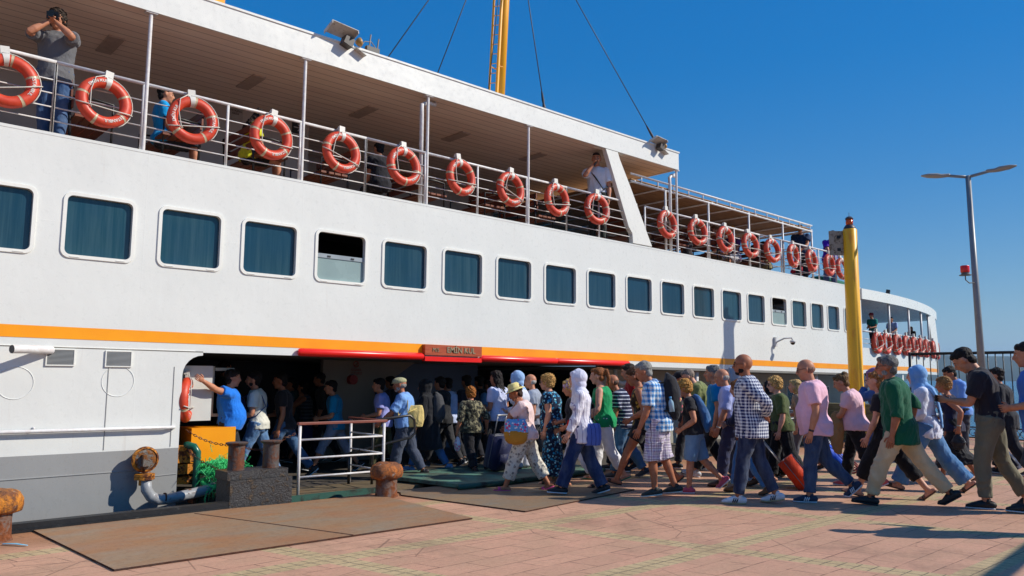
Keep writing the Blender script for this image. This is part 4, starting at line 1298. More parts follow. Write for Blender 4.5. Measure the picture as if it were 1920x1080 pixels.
for x in (12.3, 12.9):
    bm = BM(); tube(bm, [(x, .6, 1.72), (x, .6, 1.45), (x+.1, .5, 1.38), (x+.2, .45, 1.42)], .045, seg=10); obj("overhead_pipe", bm, RAILW, FERRY, True)

# stern, curving in
def sy(x): return 1.5*max(0, (x-22.4)/9.8)**2 if x > 22.4 else 0.0
SX = [22.42+.55*i for i in range(19)]+[32.6]
def strip(bm, xs, z0, z1, dy=0.0, th=.06, mi=0):
    for a, b in zip(xs, xs[1:]):
        vs = [(a, sy(a)+dy), (b, sy(b)+dy), (b, sy(b)+dy+th), (a, sy(a)+dy+th)]
        prism(bm, vs, z0, z1, 'z', mi)
bm = BM(); strip(bm, SX, 1.68, 2.40); bmesh.ops.remove_doubles(bm, verts=bm.verts, dist=.001); obj("stern_side", bm, WHITE, FERRY)
bm = BM(); strip(bm, SX, 1.775, 1.90, -.004, .003); obj("stripe", bm, YEL, FERRY)
bm = BM()
for a, b in zip(SX, SX[1:]):
    prism(bm, [(a, sy(a)-.04), (b, sy(b)-.04), (b, 6.9), (a, 6.9)], 3.80-.0*(a-22), 4.10, 'z')
obj("stern_roof", bm, WHITE2, FERRY)
bm = BM()
for a, b in zip(SX, SX[1:]): prism(bm, [(a, sy(a)+.07), (b, sy(b)+.07), (b, 6.8), (a, 6.8)], 2.30, 2.36, 'z')
box(bm, 22.45, 25, 3.0, 3.1, 2.36, 3.79)
obj("stern_deck", bm, paint("stern_deck_paint", (110, 100, 95), .6), FERRY)
bm = BM()
for z_, r_ in ((2.88, .025), (2.66, .010), (2.53, .010)): tube(bm, [(x, sy(x)+.03, z_) for x in SX], r_, seg=8)
rr = obj("railing", bm, RAILW, FERRY, True)
for x in SX[::2]:
    bm = BM(); tube(bm, [(x, sy(x)+.03, 2.4), (x, sy(x)+.03, 2.88)], .018, seg=8); obj("stanchion", bm, RAILW, rr, True)
for x in (24.6, 26.6, 28.4, 29.9):
    bm = BM(); tube(bm, [(x, sy(x)+.05, 2.4), (x, sy(x)+.05, 3.8)], .035, seg=10); obj("roof_post", bm, RAILW, FERRY, True)
bm = BM(); prism(bm, [(29.9, 3.8), (30.5, 3.8), (30.75, 2.4), (30.2, 2.4)], sy(30)+.0, sy(30)+.08, 'y'); tube(bm, [(30.75, sy(31)+.05, 3.77), (31.3, sy(31.3)+.05, 3.7), (31.6, sy(31.6)+.05, 3.4), (31.6, sy(31.6)+.05, 2.4)], .04, seg=8)
obj("pillar", bm, WHITE2, FERRY)
# hull end aft of the deckhouse, down to the water
bm = BM(); strip(bm, SX, -1.6, -.0); strip(bm, SX, -.0, 1.679, 1.3); obj("stern_hull", bm, WHITE, FERRY)
# green lifeboat cover and floodlight on the stern roof
p = HP(1627, 535, 1.0); bm = BM(); tube(bm, [(22.2, 1.2, 4.45), (22.6, 1.2, 4.42), (23.9, 1.2, 4.36), (24.1, 1.2, 4.3)], [(.10, .3), (.14, .35), (.13, .35), (.03, .1)], seg=12, ref=Vector((0, 0, 1))); obj("raft_cover", bm, cloth((20, 90, 70)), FERRY, True)
def floodlight(x, y, z, s=1.0, rz=0.0, parent=FERRY):
    Mx = Matrix.Translation((x, y, z))@Matrix.Rotation(rz, 4, 'Z')@Matrix.Scale(s, 4)
    bm = BM(); box(bm, -.13, .13, -.05, .05, .12, .32, M=Mx@Matrix.Rotation(R(12), 4, 'X')); o = obj("floodlight", bm, plain("black_metal", (30, 32, 34), .4), parent, bevel=.01)
    bm = BM(); box(bm, -.11, .11, -.058, -.051, .14, .30, M=Mx@Matrix.Rotation(R(12), 4, 'X')); obj("lens", bm, plain("lamp_glass", (90, 100, 105), .1), o)
    bm = BM(); tube(bm, [Mx@Vector((0, 0, 0)), Mx@Vector((0, 0, .12))], .02*s, seg=8); obj("bracket", bm, plain("black_metal", (30, 32, 34), .4), o)
floodlight(26.6, 1.0, 4.1, 1.15, R(20))
# shaded deck lights on the roof edge: sheet hood over a lamp
def hooded(x, y, z, s=1.0, two=True):
    hd = None
    bm = BM()
    Mx = Matrix.Translation((x, y, z))@Matrix.Scale(s, 4)
    M1 = Mx@Matrix.Rotation(R(-18), 4, 'X')@Matrix.Rotation(R(6), 4, 'Y')
    box(bm, -.30, .22, -.30, .02, .10, .112, M=M1)
    for xx in (-.30, .208): box(bm, xx, xx+.012, -.30, .02, .04, .098, M=M1)
    box(bm, .30, .52, -.10, .10, .06, .072, M=Mx@Matrix.Rotation(R(25), 4, 'Y'))
    hd = obj("deck_light", bm, rusty("pale_rusty_sheet", (205, 200, 190), (140, 100, 60), .2, 8, .5), FERRY)
    bm = BM(); box(bm, .02, .20, -.16, .02, -.06, .10, M=Mx@Matrix.Rotation(R(20), 4, 'Y')); obj("lamp_body", bm, plain("lamp_dark", (70, 62, 56), .5), hd, bevel=.01)
    bm = BM(); lathe(bm, [(.03, 0), (.075, .05), (.085, .09), (.02, .13)], 16, M=Mx@Matrix.Translation((.32, -.02, .06))@Matrix.Rotation(R(70), 4, 'Y')); obj("lamp_bulb", bm, plain("brass", (170, 130, 70), .4), hd, True)
hooded(5.45, -.03, 6.39, .82); hooded(12.9, -.06, 6.33, .7)
bm = BM(); box(bm, 5.92, 6.14, -.02, .05, 6.385, 6.47); obj("junction_box", bm, plain("black_metal", (30, 32, 34), .4), FERRY, bevel=.005)
bm = BM(); tube(bm, [(5.96, .0, 6.4), (5.99, .0, 6.66)], .012, seg=6); tube(bm, [(6.1, .0, 6.4), (6.13, .0, 6.63)], .012, seg=6); tube(bm, [(5.8, 0, 6.39), (5.88, 0, 6.52), (6.0, 0, 6.55), (6.1, 0, 6.45)], .008, seg=6); obj("light_bracket", bm, plain("steel_bracket", (120, 110, 105), .5), FERRY)
# dome camera
p = HP(1452, 640); bm = BM()
box(bm, p.x-.045, p.x+.04, -.06, -.001, p.z-.13, p.z+.10)
tube(bm, [(p.x, -.05, p.z-.02), (p.x+.08, -.22, p.z+.07), (p.x+.20, -.34, p.z+.08), (p.x+.22, -.36, p.z+.03)], [(.02, .035), (.02, .03), (.018, .025), (.02, .02)], seg=10, ref=Vector((0, 0, 1)))
cc_ = obj("security_camera", bm, paint("camera_housing", (200, 200, 200), .4), FERRY, bevel=.006)
bm = BM(); ell(bm, (p.x+.22, -.36, p.z-.01), (.075, .075, .04)); ell(bm, (p.x+.22, -.36, p.z-.04), (.055, .055, .05), mi=1); obj("dome", bm, [paint("camera_housing", (200, 200, 200), .4), plain("dome_dark", (30, 28, 26), .1)], cc_, True)

# mast with ladder, stays, funnel
MASTY = paint("mast_yellow", (240, 165, 10), .4, .05, 2)
mb = Vector((11.12, 3, 6.34)); mt = Vector((11.55, 3, 14.2))
bm = BM(); tube(bm, [mb, mt], [.115, .10], seg=20); mast = obj("mast", bm, MASTY, FERRY, True)
bm = BM(); dv = (mt-mb)
offs = (Vector((-.16, -.10, 0)), Vector((-.27, .06, 0)))
for of in offs: tube(bm, [mb+of, mt+of], [(.034, .014)]*2, seg=6, ref=Vector((1, 0, 0)))
for k in range(34):
    q = mb+dv*(k+.5)/34; tube(bm, [q+offs[0], q+offs[1]], .010, seg=6)
for k in (1, 9, 17, 25):
    q = mb+dv*(k+.2)/34; tube(bm, [q+offs[0], q+Vector((-.05, -.11, 0))], (.012, .02), seg=6); tube(bm, [q+offs[1], q+Vector((-.05, .08, 0))], (.012, .02), seg=6)
obj("ladder", bm, MASTY, mast)
WIRE = plain("steel_wire", (45, 45, 50), .5)
top = Vector((11.5, 3, 13.1))
for b_ in ((6.47, .5, 6.4), (7.9, 1.2, 6.4), (9.9, 2.0, 6.4), (9.74, .06, 6.4), (12.98, -.02, 6.4)):
    bm = BM(); tube(bm, [b_, top], .010, seg=6)
    b_ = Vector(b_); d = (top-b_).normalized()
    if b_.y < .3:
        tube(bm, [b_, b_+d*.05, b_+d*.16, b_+d*.24, b_+d*.42, b_+d*.5], [.012, .035, .02, .028, .02, .012], seg=8); 
    obj("stay_wire", bm, WIRE, FERRY, True)
bm = BM(); p = HP(392, 14, 3.5); lathe(bm, [(1.25, 0), (1.2, 2.35), (1.0, 2.6), (.2, 2.65)], 32, c=(p.x-.75, 4.2, 6.36)); obj("funnel", bm, MASTY, FERRY, True, autosm=40)

# ------------------------------------------------------------------ life rings
t_ = NT("life_ring_red"); n_ = t_.noise(sc=9, det=6, rough=.65)
t_.set(t_.mix(t_.ramp(n_, [(.35, 0.0), (.7, 1.0)]), srgb(196, 58, 34), srgb(216, 78, 46)), t_.ramp(n_, [(.3, .35), (.8, .6)])); t_.bump(t_.noise(sc=30, det=3), .2, .005); RINGM = t_.m
RW = paint("ring_white", (214, 210, 200), .5, .1, 12); ROPE = paint("rope_white", (205, 200, 188), .8, .15, 30)
TAPE = paint("reflective_tape", (190, 172, 140), .35, .15, 20)
RR, Rr = .243, .066
def ring_text(s, size, ang0, flip=False):
    me = text_mesh(s, size, .0015, .0004)
    bm = BM(); bm.from_mesh(me); bpy.data.meshes.remove(me)
    bmesh.ops.subdivide_edges(bm, edges=[e for e in bm.edges if e.calc_length() > .03], cuts=1)
    for v in bm.verts:
        x, y, z = v.co
        s_ = -1 if flip else 1
        rad = RR + s_*(y) ; a = ang0 - s_*x/RR
        q = max(min((rad-RR)/Rr, .95), -.95)
        depth = -math.sqrt(1-q*q)*Rr - .003 - z
        v.co = (rad*math.cos(a), depth, rad*math.sin(a))
    return bm
rg0 = empty("life_ring", (0, 0, 0), 0)
bm = BM(); torus(bm, (0, 0, 0), RR, Rr, seg=56, sub=20); obj("float", bm, RINGM, rg0, True)
bm = ring_text("EMİN KUL", .050, R(140)); obj("lettering", bm, plain("letter_white", (232, 228, 218), .5), rg0)
bm = ring_text("İSTANBUL", .050, R(-40), False); obj("lettering", bm, plain("letter_white", (232, 228, 218), .5), rg0)
bm = BM()
bm.free()
for a in (52, -12, 192, -88):
    bm = BM(); torus(bm, (0, 0, 0), RR, Rr+.002, seg=4, sub=20, a0=R(a-3.2), a1=R(a+3.2)); obj("reflective_band", bm, TAPE, rg0, True)
bm = BM(); torus(bm, (0, 0, 0), RR, Rr+.006, seg=5, sub=20, a0=R(83), a1=R(97)); box(bm, -.045, .045, -.02, .03, RR+.06, RR+.155); box(bm, -.05, .05, .005, .05, RR+.10, RR+.13)
obj("holder", bm, RW, rg0, True, autosm=40)
bm = BM()
tube(bm, [(-.315, -.02, -.06), (-.26, -.075, -.085), (-.1, -.08, -.095), (.1, -.082, -.11), (.26, -.078, -.115), (.315, -.02, -.10)], .0075, seg=6)
tube(bm, [(.0, -.02, .33), (-.12, -.075, .26), (-.17, -.082, .1), (-.175, -.08, -.08), (-.16, -.075, -.12)], .006, seg=6)
lo = [(.318*math.cos(R(a)), -.015+.0*a, .318*math.sin(R(a))+(-.012 if 0 else 0)) for a in range(-60, 85, 12)]
tube(bm, lo, .0065, seg=6)
obj("grab_rope", bm, ROPE, rg0, True)
rings_up = [(-1.1, 4.72), (-.1, 4.72), (1.36, 4.72)]
spots = []
for px, py in [(195, 192), (361, 226), (508, 258), (640, 286), (757, 312), (864, 333), (957, 355), (1044, 375), (1119, 392), (1251, 421), (1308, 435), (1360, 449), (1407, 460), (1448, 470), (1487, 480), (1522, 489), (1555, 497), (1579, 504)]:
    p = HP(px, py, -.06); spots.append((p.x, -.06, p.z))
p = HP(14, 152, -.06); spots.insert(0, (p.x, -.06, p.z))
ord_ = ['first', 'second', 'third', 'fourth', 'fifth', 'sixth', 'seventh', 'eighth', 'ninth', 'tenth', 'eleventh', 'twelfth']
rnd = random.Random(4)
for i, (x, y, z) in enumerate(spots):
    o = rg0 if i == 0 else copy_tree(rg0)
    o.location = (x, y, z); o.rotation_euler = (R(-4)+R(rnd.uniform(-3, 3)), R(rnd.uniform(-9, 9)), R(rnd.uniform(-7, 7)))
    tw_ = R(rnd.uniform(-35, 35))
    for ch in o.children:
        if ch.name.startswith(("reflective", "lettering")): ch.rotation_euler = (0, tw_, 0)
        if ch.name.startswith("grab"): ch.rotation_euler = (0, R(rnd.uniform(-14, 14)), 0)
    fore = i < 10
    k = i if fore else i-10
    if i == 0: lab = "orange life ring cut by the picture's left edge, on the upper deck rail"
    elif fore: lab = "orange life ring on the covered upper deck rail, %s from the left" % ord_[k]
    else: lab = "orange life ring on the rail under the reed canopy, %s from the raked white pillar" % ord_[k]
    tag(o, lab, "life ring", "life rings hung along the upper deck rail")
SP2 = []
for j, px in enumerate((1645, 1663, 1682, 1700, 1714, 1727, 1737, 1750, 1758)):
    # march along the curved stern rail
    best = None
    for i in range(200):
        x = 23.0+i*.05; y = sy(x)-.07; d = Vector((x, y, 2.5))-CAM
        q = 960+FPX*d.dot(_r)/d.dot(_f)
        if best is None or abs(q-px) < best[0]: best = (abs(q-px), x, y)
    x, y = best[1], best[2]
    o = copy_tree(rg0); ang = math.atan2(sy(x+.1)-sy(x-.1), .2)
    o.location = (x, y, 2.56); o.rotation_euler = (0, R(rnd.uniform(-8, 8)), ang); o.scale = (1.05,)*3
    tag(o, "orange life ring hung on the stern rail, %s from the yellow pole" % ord_[j], "life ring", "life rings on the stern rail")
o = copy_tree(rg0); o.location = (3.60, .22, 1.19); o.rotation_euler = (0, R(10), R(62)); o.scale = (.92,)*3
tag(o, "orange life ring hung sideways at the edge of the boarding opening", "life ring")

# ------------------------------------------------------------------ benches on the upper deck
BW = paint("bench_wood", (120, 62, 36), .5, .25, 6)
def bench_parts(root):
    bm = BM()
    for k in range(4): box(bm, -.55, .55, -.22+k*.115, -.125+k*.115, .42, .45)
    obj("seat", bm, BW, root, bevel=.006)
    bm = BM()
    for k in range(3): box(bm, -.55, .55, .24+.015*k, .262+.015*k, .52+k*.12, .61+k*.12)
    obj("backrest", bm, BW, root, bevel=.006)
    for s in (-1, 1):
        bm = BM(); tube(bm, [(s*.5, -.2, 0), (s*.5, -.2, .66), (s*.5, .0, .68), (s*.5, .26, .66)], .015, seg=8); tube(bm, [(s*.5, .24, 0), (s*.5, .29, .85)], .017, seg=8)
        obj("armrest", bm, plain("black_iron", (28, 27, 27), .4), root, True)
b0 = empty("deck_bench", (0, 0, 0)); bench_parts(b0)
bl = [(2.35, .75, 90, "just right of the man photographing"), (3.35, .75, -90, "holding the seated man in blue"), (4.6, .75, 90, "beside the seated woman in yellow"), (5.7, 1.0, -90, "behind the fourth life ring from the left"),
      (7.6, 1.0, 90, "just aft of the drain pipe"), (8.9, 1.0, -90, "behind the seventh life ring"), (10.2, 1.0, 90, "behind the eighth life ring"), (12.9, 1.0, 90, "just aft of the raked white pillar"), (14.5, 1.0, -90, "under the front half of the reed canopy"), (16.2, 1.0, 90, "under the middle of the reed canopy"), (18.0, 1.0, -90, "under the rear half of the reed canopy")]
for i, (x, y, a, s) in enumerate(bl):
    o = b0 if i == 0 else copy_tree(b0)
    o.location = (x, y, sh(x, 4.2)-.08); o.rotation_euler = (0, 0, R(a))
    tag(o, "wooden slatted bench on the upper deck, "+s, "bench", "slatted benches on the upper deck")
# ------------------------------------------------------------------ quay, water, hills
t = NT("brick_paving"); o_ = t.obj(); x_, y_, z_ = t.sep(o_)[0:3]
wob = t.ma('MULTIPLY', t.ma('SUBTRACT', t.noise(sc=1.5, det=2), .5), .03)
u_ = t.ma('ADD', t.ma('ADD', x_, t.ma('MULTIPLY', t.ma('ADD', y_, 4.0), .27)), wob)
v_ = t.ma('ADD', t.ma('ADD', y_, 4.0), wob)
def band(c, off, per, wd):   # 1 inside the band; also the coordinate inside it
    f = t.ma('MULTIPLY', t.ma('FRACT', t.ma('DIVIDE', t.ma('SUBTRACT', c, off), per)), per)
    return t.ma('LESS_THAN', f, wd), f
bu, fu_ = band(u_, 5.52, 2.28, .23)
bv, fv_ = band(v_, -.10, 1.83, .23)
isb = t.ma('MAXIMUM', bu, bv)
def joints(c, per, wd, ofs=0.0):
    f = t.ma('FRACT', t.ma('DIVIDE', t.ma('ADD', c, ofs), per))
    return t.ma('LESS_THAN', t.ma('ABSOLUTE', t.ma('SUBTRACT', f, .5)), wd/per/2)
def vec(a, b): return t.comb(a, b, 0.0)
# red slabs: staggered bricks
br = t.n("ShaderNodeTexBrick"); t.put(br.inputs["Vector"], vec(u_, v_))
br.inputs["Scale"].default_value = 1.0; br.inputs["Brick Width"].default_value = .52; br.inputs["Row Height"].default_value = .262
br.inputs["Mortar Size"].default_value = .006; br.inputs["Mortar Smooth"].default_value = .4
br.inputs["Color1"].default_value = (0, 0, 0, 1); br.inputs["Color2"].default_value = (1, 1, 1, 1); br.inputs["Mortar"].default_value = (.5, .5, .5, 1)
br.offset = .5
ny = t.noise(sc=2.2, det=7, rough=.65); nf = t.noise(sc=26, det=6, rough=.7); ng = t.noise(sc=120, det=2)
red = t.mix(br.outputs[0], srgb(196, 148, 122), srgb(208, 158, 130))
red = t.mix(t.ramp(ny, [(.35, 0.0), (.62, .65)]), red, srgb(180, 144, 116))
red = t.mix(t.ramp(nf, [(.45, 0.0), (.7, .45)]), red, srgb(160, 120, 100))
mort = t.ma('MULTIPLY', br.outputs["Fac"], t.ramp(t.noise(sc=3.4, det=5, rough=.7), [(.42, .12), (.58, 1.0)]))
red = t.mix(mort, red, srgb(104, 76, 62))
ck = t.n("ShaderNodeTexVoronoi", feature='DISTANCE_TO_EDGE'); t.put(ck.inputs["Vector"], t.mp(t.obj(), scale=(1, 1, 1), rot=(0, 0, .4))); ck.inputs["Scale"].default_value = 1.1
ckm = t.ma('MULTIPLY', t.ma('LESS_THAN', ck.outputs[0], .006), t.ramp(t.noise(sc=.8, det=2), [(.5, 0.0), (.56, .6)]))
red = t.mix(ckm, red, srgb(104, 78, 64))
spk = t.ramp(t.noise(sc=60, det=2), [(.70, 0.0), (.74, .7)])
red = t.mix(spk, red, srgb(214, 190, 172))
# yellow bands: small bricks across
jx = t.ma('MAXIMUM', joints(u_, .115, .010), t.ma('LESS_THAN', t.ma('ABSOLUTE', t.ma('SUBTRACT', fv_, .115)), .005))
jy = t.ma('MAXIMUM', joints(v_, .115, .010), t.ma('LESS_THAN', t.ma('ABSOLUTE', t.ma('SUBTRACT', fu_, .115)), .005))
jb = t.mix(bv, jy, jx)
jb = t.ma('MULTIPLY', jb, t.ramp(t.noise(sc=4, det=3), [(.3, .45), (.55, 1.0)]))
yel = t.mix(t.ramp(ny, [(.35, 0.0), (.65, 1.0)]), srgb(198, 174, 132), srgb(182, 158, 118))
yel = t.mix(t.ramp(nf, [(.42, 0.0), (.7, .5)]), yel, srgb(142, 122, 94))
yel = t.mix(jb, yel, srgb(88, 84, 70))
col = t.mix(isb, red, yel)
# rusty staining towards the quay edge and mooring posts, scattered dirt
edge = t.ma('MULTIPLY', t.ramp(t.ma('ADD', t.ma('MULTIPLY', y_, .45), t.ma('MULTIPLY', t.noise(sc=1.6, det=6, rough=.7), .9)), [(-.0, 0.0), (1.0, 1.0)]), 1.0)
ed = t.n("ShaderNodeMapRange"); t.put(ed.inputs[0], t.ma('ADD', y_, t.ma('MULTIPLY', ny, .9))); ed.inputs[1].default_value = -1.9; ed.inputs[2].default_value = -.9
col = t.mix(t.ma('MULTIPLY', ed.outputs[0], .75), col, srgb(148, 98, 60))
dn = t.noise(sc=.9, det=8, rough=.72)
col = t.mix(t.ramp(dn, [(.54, 0.0), (.68, .45)]), col, srgb(118, 92, 76))
t.set(col, t.ramp(nf, [(.3, .65), (.8, .85)]), spec=.3)
hgt = t.ma('SUBTRACT', t.ma('ADD', t.ma('MULTIPLY', nf, .5), t.ma('MULTIPLY', ng, .25)), t.ma('MULTIPLY', t.mix(isb, br.outputs["Fac"], jb), .8))
t.bump(hgt, .45, .012); PAVE = t.m
bm = BM()
nx = 1
vs = [bm.verts.new(p) for p in ((-60, -45, 0), (22.75, -45, 0), (22.75, -1.08, 0), (-60, -1.08, 0))]; bm.faces.new(vs)
for a, b in (((22.75, -45), (22.75, -1.08)), ((22.75, -1.08), (-60, -1.08))):
    vs = [bm.verts.new(p) for p in ((a[0], a[1], 0), (a[0], a[1], -2.0), (b[0], b[1], -2.0), (b[0], b[1], 0))]; bm.faces.new(vs)
bmesh.ops.remove_doubles(bm, verts=bm.verts, dist=.001)
bmesh.ops.recalc_face_normals(bm, faces=bm.faces)
tag(obj("quay_pavement", bm, PAVE), kind="structure")
# sea
t = NT("sea_water"); n1 = t.noise(t.mp(t.obj(), scale=(1, 1.6, 1)), sc=.9, det=4, rough=.6); n2 = t.noise(sc=.22, det=3)
far = t.noise(t.mp(t.obj(), scale=(.02, .05, 1)), sc=1, det=5)
t.set(t.mix(t.ramp(far, [(.4, 0.0), (.7, 1.0)]), srgb(10, 84, 112), srgb(30, 116, 146)), .12, spec=.5)
t.bump(t.ma('ADD', n1, n2), 1.0, .35)
bm = BM(); rr_ = [(-14000, -14000), (14000, -14000), (14000, 14000), (-14000, 14000)]
vs = [bm.verts.new((a, b, -1.35)) for a, b in rr_]; bm.faces.new(vs)
tag(obj("sea", bm, t.m), kind="structure")
# far hills across the water
t = NT("far_hills"); nn = t.noise(sc=.004, det=6, rough=.6)
t.set(t.mix(t.ramp(nn, [(.4, 0.0), (.65, 1.0)]), srgb(30, 50, 40), srgb(58, 76, 58)), .9)
bm = BM(); rg = np.random.RandomState(3)
rows = []
for j in range(7):
    row = []
    for i in range(120):
        az = R(-75+170*i/119)
        d = 2500+j*170
        prof = .78+.13*math.sin(i*.11+1)+.12*math.sin(i*.31)+.05*math.sin(i*.83+2)+.02*rg.rand()
        hgt_ = 88*prof*math.sin(PI*min(1, (j+.02)/4.2)/2) if j < 5 else 88*prof*(1-(j-4)*.3)
        row.append(bm.verts.new((d*math.cos(az), d*math.sin(az), -1.5+hgt_)))
    rows.append(row)
for A, B in zip(rows, rows[1:]):
    for i in range(119): bm.faces.new([A[i], A[i+1], B[i+1], B[i]])
tag(obj("hills", bm, t.m, smooth=True), kind="structure")

# steel plates
def steel(name, rgb, rust, amt, sc=2.2):
    t = NT(name)
    n = t.noise(t.mp(t.obj(), scale=(.5, 1.6, 1), rot=(0, 0, .5)), sc=sc, det=8, rough=.68, dist=.4); n2 = t.noise(sc=30, det=5, rough=.7); n3 = t.noise(sc=1.1, det=4)
    c = t.mix(t.ramp(n, [(.36, 0.0), (.64, 1.0)]), srgb(*rgb), srgb(*rust))
    c = t.mix(t.ramp(n3, [(.45, 0.0), (.7, amt)]), c, srgb(158, 96, 52))
    c = t.mix(t.ramp(n2, [(.48, 0.0), (.72, .5)]), c, srgb(90, 62, 44)); sc_ = t.noise(t.mp(t.obj(), scale=(14, .6, 1), rot=(0, 0, 1.1)), sc=3, det=4, rough=.8); c = t.mix(t.ramp(sc_, [(.62, 0.0), (.70, .4)]), c, srgb(176, 160, 142))
    t.set(c, t.ramp(n, [(.3, .5), (.7, .75)]), 0.0); t.bump(t.ma('ADD', n2, t.ma('MULTIPLY', n, 2.0)), .35, .006)
    return t.m
ST1 = steel("rusty_steel_plate", (142, 124, 102), (154, 114, 76), .5)
ST2 = steel("dark_steel_plate", (122, 112, 96), (140, 112, 80), .3)
EDG = rusty("rust_edge", (70, 44, 32), (92, 50, 30), amt=.6)
def plate(pts, z0, z1, name, mat, label):
    bm = BM(); fs = prism(bm, pts, z0, z1)
    for f in bm.faces:
        if abs(f.normal.z) < .5: f.material_index = 1
    return tag(obj(name, bm, [mat, EDG]), label, "steel plate", "steel plates laid on the quay")
p1 = [G(*p) for p in ((66, 1000), (214, 1072), (886, 974), (742, 935))]
p1[3].x, p1[3].y = 5.50, -1.32
pl1 = plate([(p1[0].x, -1.14), (p1[1].x, p1[1].y), (p1[2].x, p1[2].y), (p1[3].x, p1[3].y), (3.7, -1.13)], .004, .018, "steel_plate", ST1, "large rusty brown steel plate on the paving at the picture's lower left")
bm = BM(); a = G(330, 962); b = G(560, 1022); tube(bm, [(3.25, -1.2, .0185), (3.95, -3.30, .0185)], (.004, .012), seg=6, ref=Vector((0, 0, 1))); obj("weld_line", bm, EDG, pl1)
p2 = [G(*p) for p in ((752, 930), (985, 961), (1195, 918))]
plate([(5.83, -1.30), (p2[0].x, p2[0].y), (p2[1].x, p2[1].y), (8.40, -3.05), (8.05, -1.16), (5.83, -1.13)], .004, .016, "steel_plate", ST2, "dark worn steel plate under the straw-hatted woman's and white-headscarfed woman's feet")
# black fender strip along the quay edge
bm = BM(); box(bm, -14, 3.66, -1.10, -.98, -.25, .085); box(bm, -14, 3.66, -1.13, -1.101, .003, .03)
tag(obj("quay_fender", bm, rusty("black_rubber_fender", (22, 24, 28), (120, 120, 118), .12, 3, .5), bevel=.008), "long black fender strip along the quay edge at the foot of the grey hull", "fender")
# mooring posts (mushroom bollards)
def bollard(x, y, s, tint, label, sh_=0):
    root = empty("mooring_bollard", (x, y, 0), 0, label, "bollard", "rusty mooring bollards on the quay edge")
    t = NT("rusty_bollard_paint"); n = t.noise(sc=8, det=8, rough=.75, dist=.3); n2 = t.noise(sc=30, det=5, rough=.8)
    c = t.mix(t.ramp(n, [(.42, 0.0), (.56, 1.0)]), srgb(*tint), srgb(122, 72, 40)); c = t.mix(t.ramp(n2, [(.5, 0.0), (.66, .8)]), c, srgb(62, 42, 34)); c = t.mix(t.ramp(t.noise(sc=14, det=6), [(.62, 0.0), (.7, .7)]), c, srgb(165, 160, 155))
    t.set(c, .65); t.bump(t.ma('ADD', n, n2), .9, .02)
    bm = BM(); lathe(bm, [(.17*s, 0), (.155*s, .05*s), (.15*s, .20*s), (.155*s, .26*s)], 28)
    me_ = obj("stem", bm, rusty("rusty_stem", (120, 96, 84), (140, 78, 40), .55, 7, .7), root, True, autosm=60)
    bm = BM(); lathe(bm, [(.15*s, .25*s), (.20*s, .275*s), (.215*s, .33*s), (.215*s, .39*s), (.19*s, .45*s), (.12*s, .478*s), (.02*s, .48*s)], 32)
    for v in bm.verts:   # oval head, longer away from the ship
        v.co.x *= 1.12; v.co.y *= 1.0
        r_ = Vector((v.co.x, v.co.y)).length
    bmesh.ops.subdivide_edges(bm, edges=bm.edges[:], cuts=2)
    me2 = bpy.data.meshes.new("x"); bm.to_mesh(me2); bm.free()
    co = getco(me2); no = getno(me2); setco(me2, co+no*(wave(co, 3, 30, 6)*.006)[:, None]); bm = BM(); bm.from_mesh(me2); bpy.data.meshes.remove(me2)
    obj("head", bm, t.m, root, True)
    return root
b_ = G(733, 934)
bollard(b_.x+.02, b_.y+.14, .88, (196, 112, 40), "rusty orange mooring bollard in front of the gangway railing")
b_ = G(-6, 1018)
bollard(b_.x-.02, b_.y+.12, .95, (215, 135, 35), "yellow and rust mooring bollard cut by the picture's left edge")
# double bollard on its black stand
db = empty("double_bollard", (4.08, -.86, 0), 0, "pair of rusty iron posts on a black block at the quay edge", "bollard")
BLK = rusty("black_tarred_block", (62, 60, 60), (120, 98, 74), .3, 12, .35, bump=1.0)
def local(bm, o):
    for v in bm.verts: v.co -= o.location
bm = BM(); box(bm, 3.70, 4.46, -1.02, -.62, -.3, .30); local(bm, db); obj("block", bm, BLK, db, bevel=.015)
bm = BM(); box(bm, 3.68, 4.42, -.98, -.62, .302, .40); local(bm, db); obj("base_plate", bm, BLK, db, bevel=.012)
for x in (3.85, 4.28):
    bm = BM(); lathe(bm, [(.10, .40), (.095, .42), (.095, .68), (.125, .70), (.13, .715), (.11, .72), (.01, .715)], 24, c=(x, -.80, 0)); local(bm, db)
    obj("post", bm, rusty("rusty_iron_post", (84, 76, 72), (125, 70, 40), .5, 7, .6), db, True, autosm=50)
# chain from the hull over the posts
def chain(pts, label, n_=None, r=.008):
    root = empty("chain", tuple(pts[0]), 0, label, "chain")
    P = [Vector(p) for p in pts]
    # sample catenary-like path
    segs = []
    for a, b in zip(P, P[1:]):
        L = (b-a).length; k = max(4, int(L/.034))
        for i in range(k): t = i/k; q = a.lerp(b, t); q.z -= .10*L*4*t*(1-t)*.9; segs.append(q)
    segs.append(P[-1])
    bm = BM()
    for i, (a, b) in enumerate(zip(segs, segs[1:])):
        d = (b-a); c = (a+b)/2; L = d.length*.62; d.normalize(); s_, _t = frame_at(d, Vector((0, 0, 1)) if i % 2 else Vector((.3, 1, 0)))
        lo = [c+d*(L*math.cos(th))+s_*(.012*math.sin(th)) for th in [2*PI*j/8 for j in range(8)]]
        tube(bm, lo, .0045, seg=5, closed=True, cap=False)
    for v in bm.verts: v.co -= P[0]
    obj("links", bm, rusty("rusty_chain", (130, 100, 80), (120, 65, 35), .6), root, True)
chain([HP(349, 806, .0), (4.0, -.5, .66), (4.30, -.62, .60), (4.50, -.72, .74), HP(553, 813, -.75)], "rusty chain slung from the hull edge past the iron posts to the railing")
chain([HP(349, 838, .0), HP(395, 872, -.25), HP(432, 884, -.5)], "shorter pale chain hanging from the hull edge in front of the green rope")
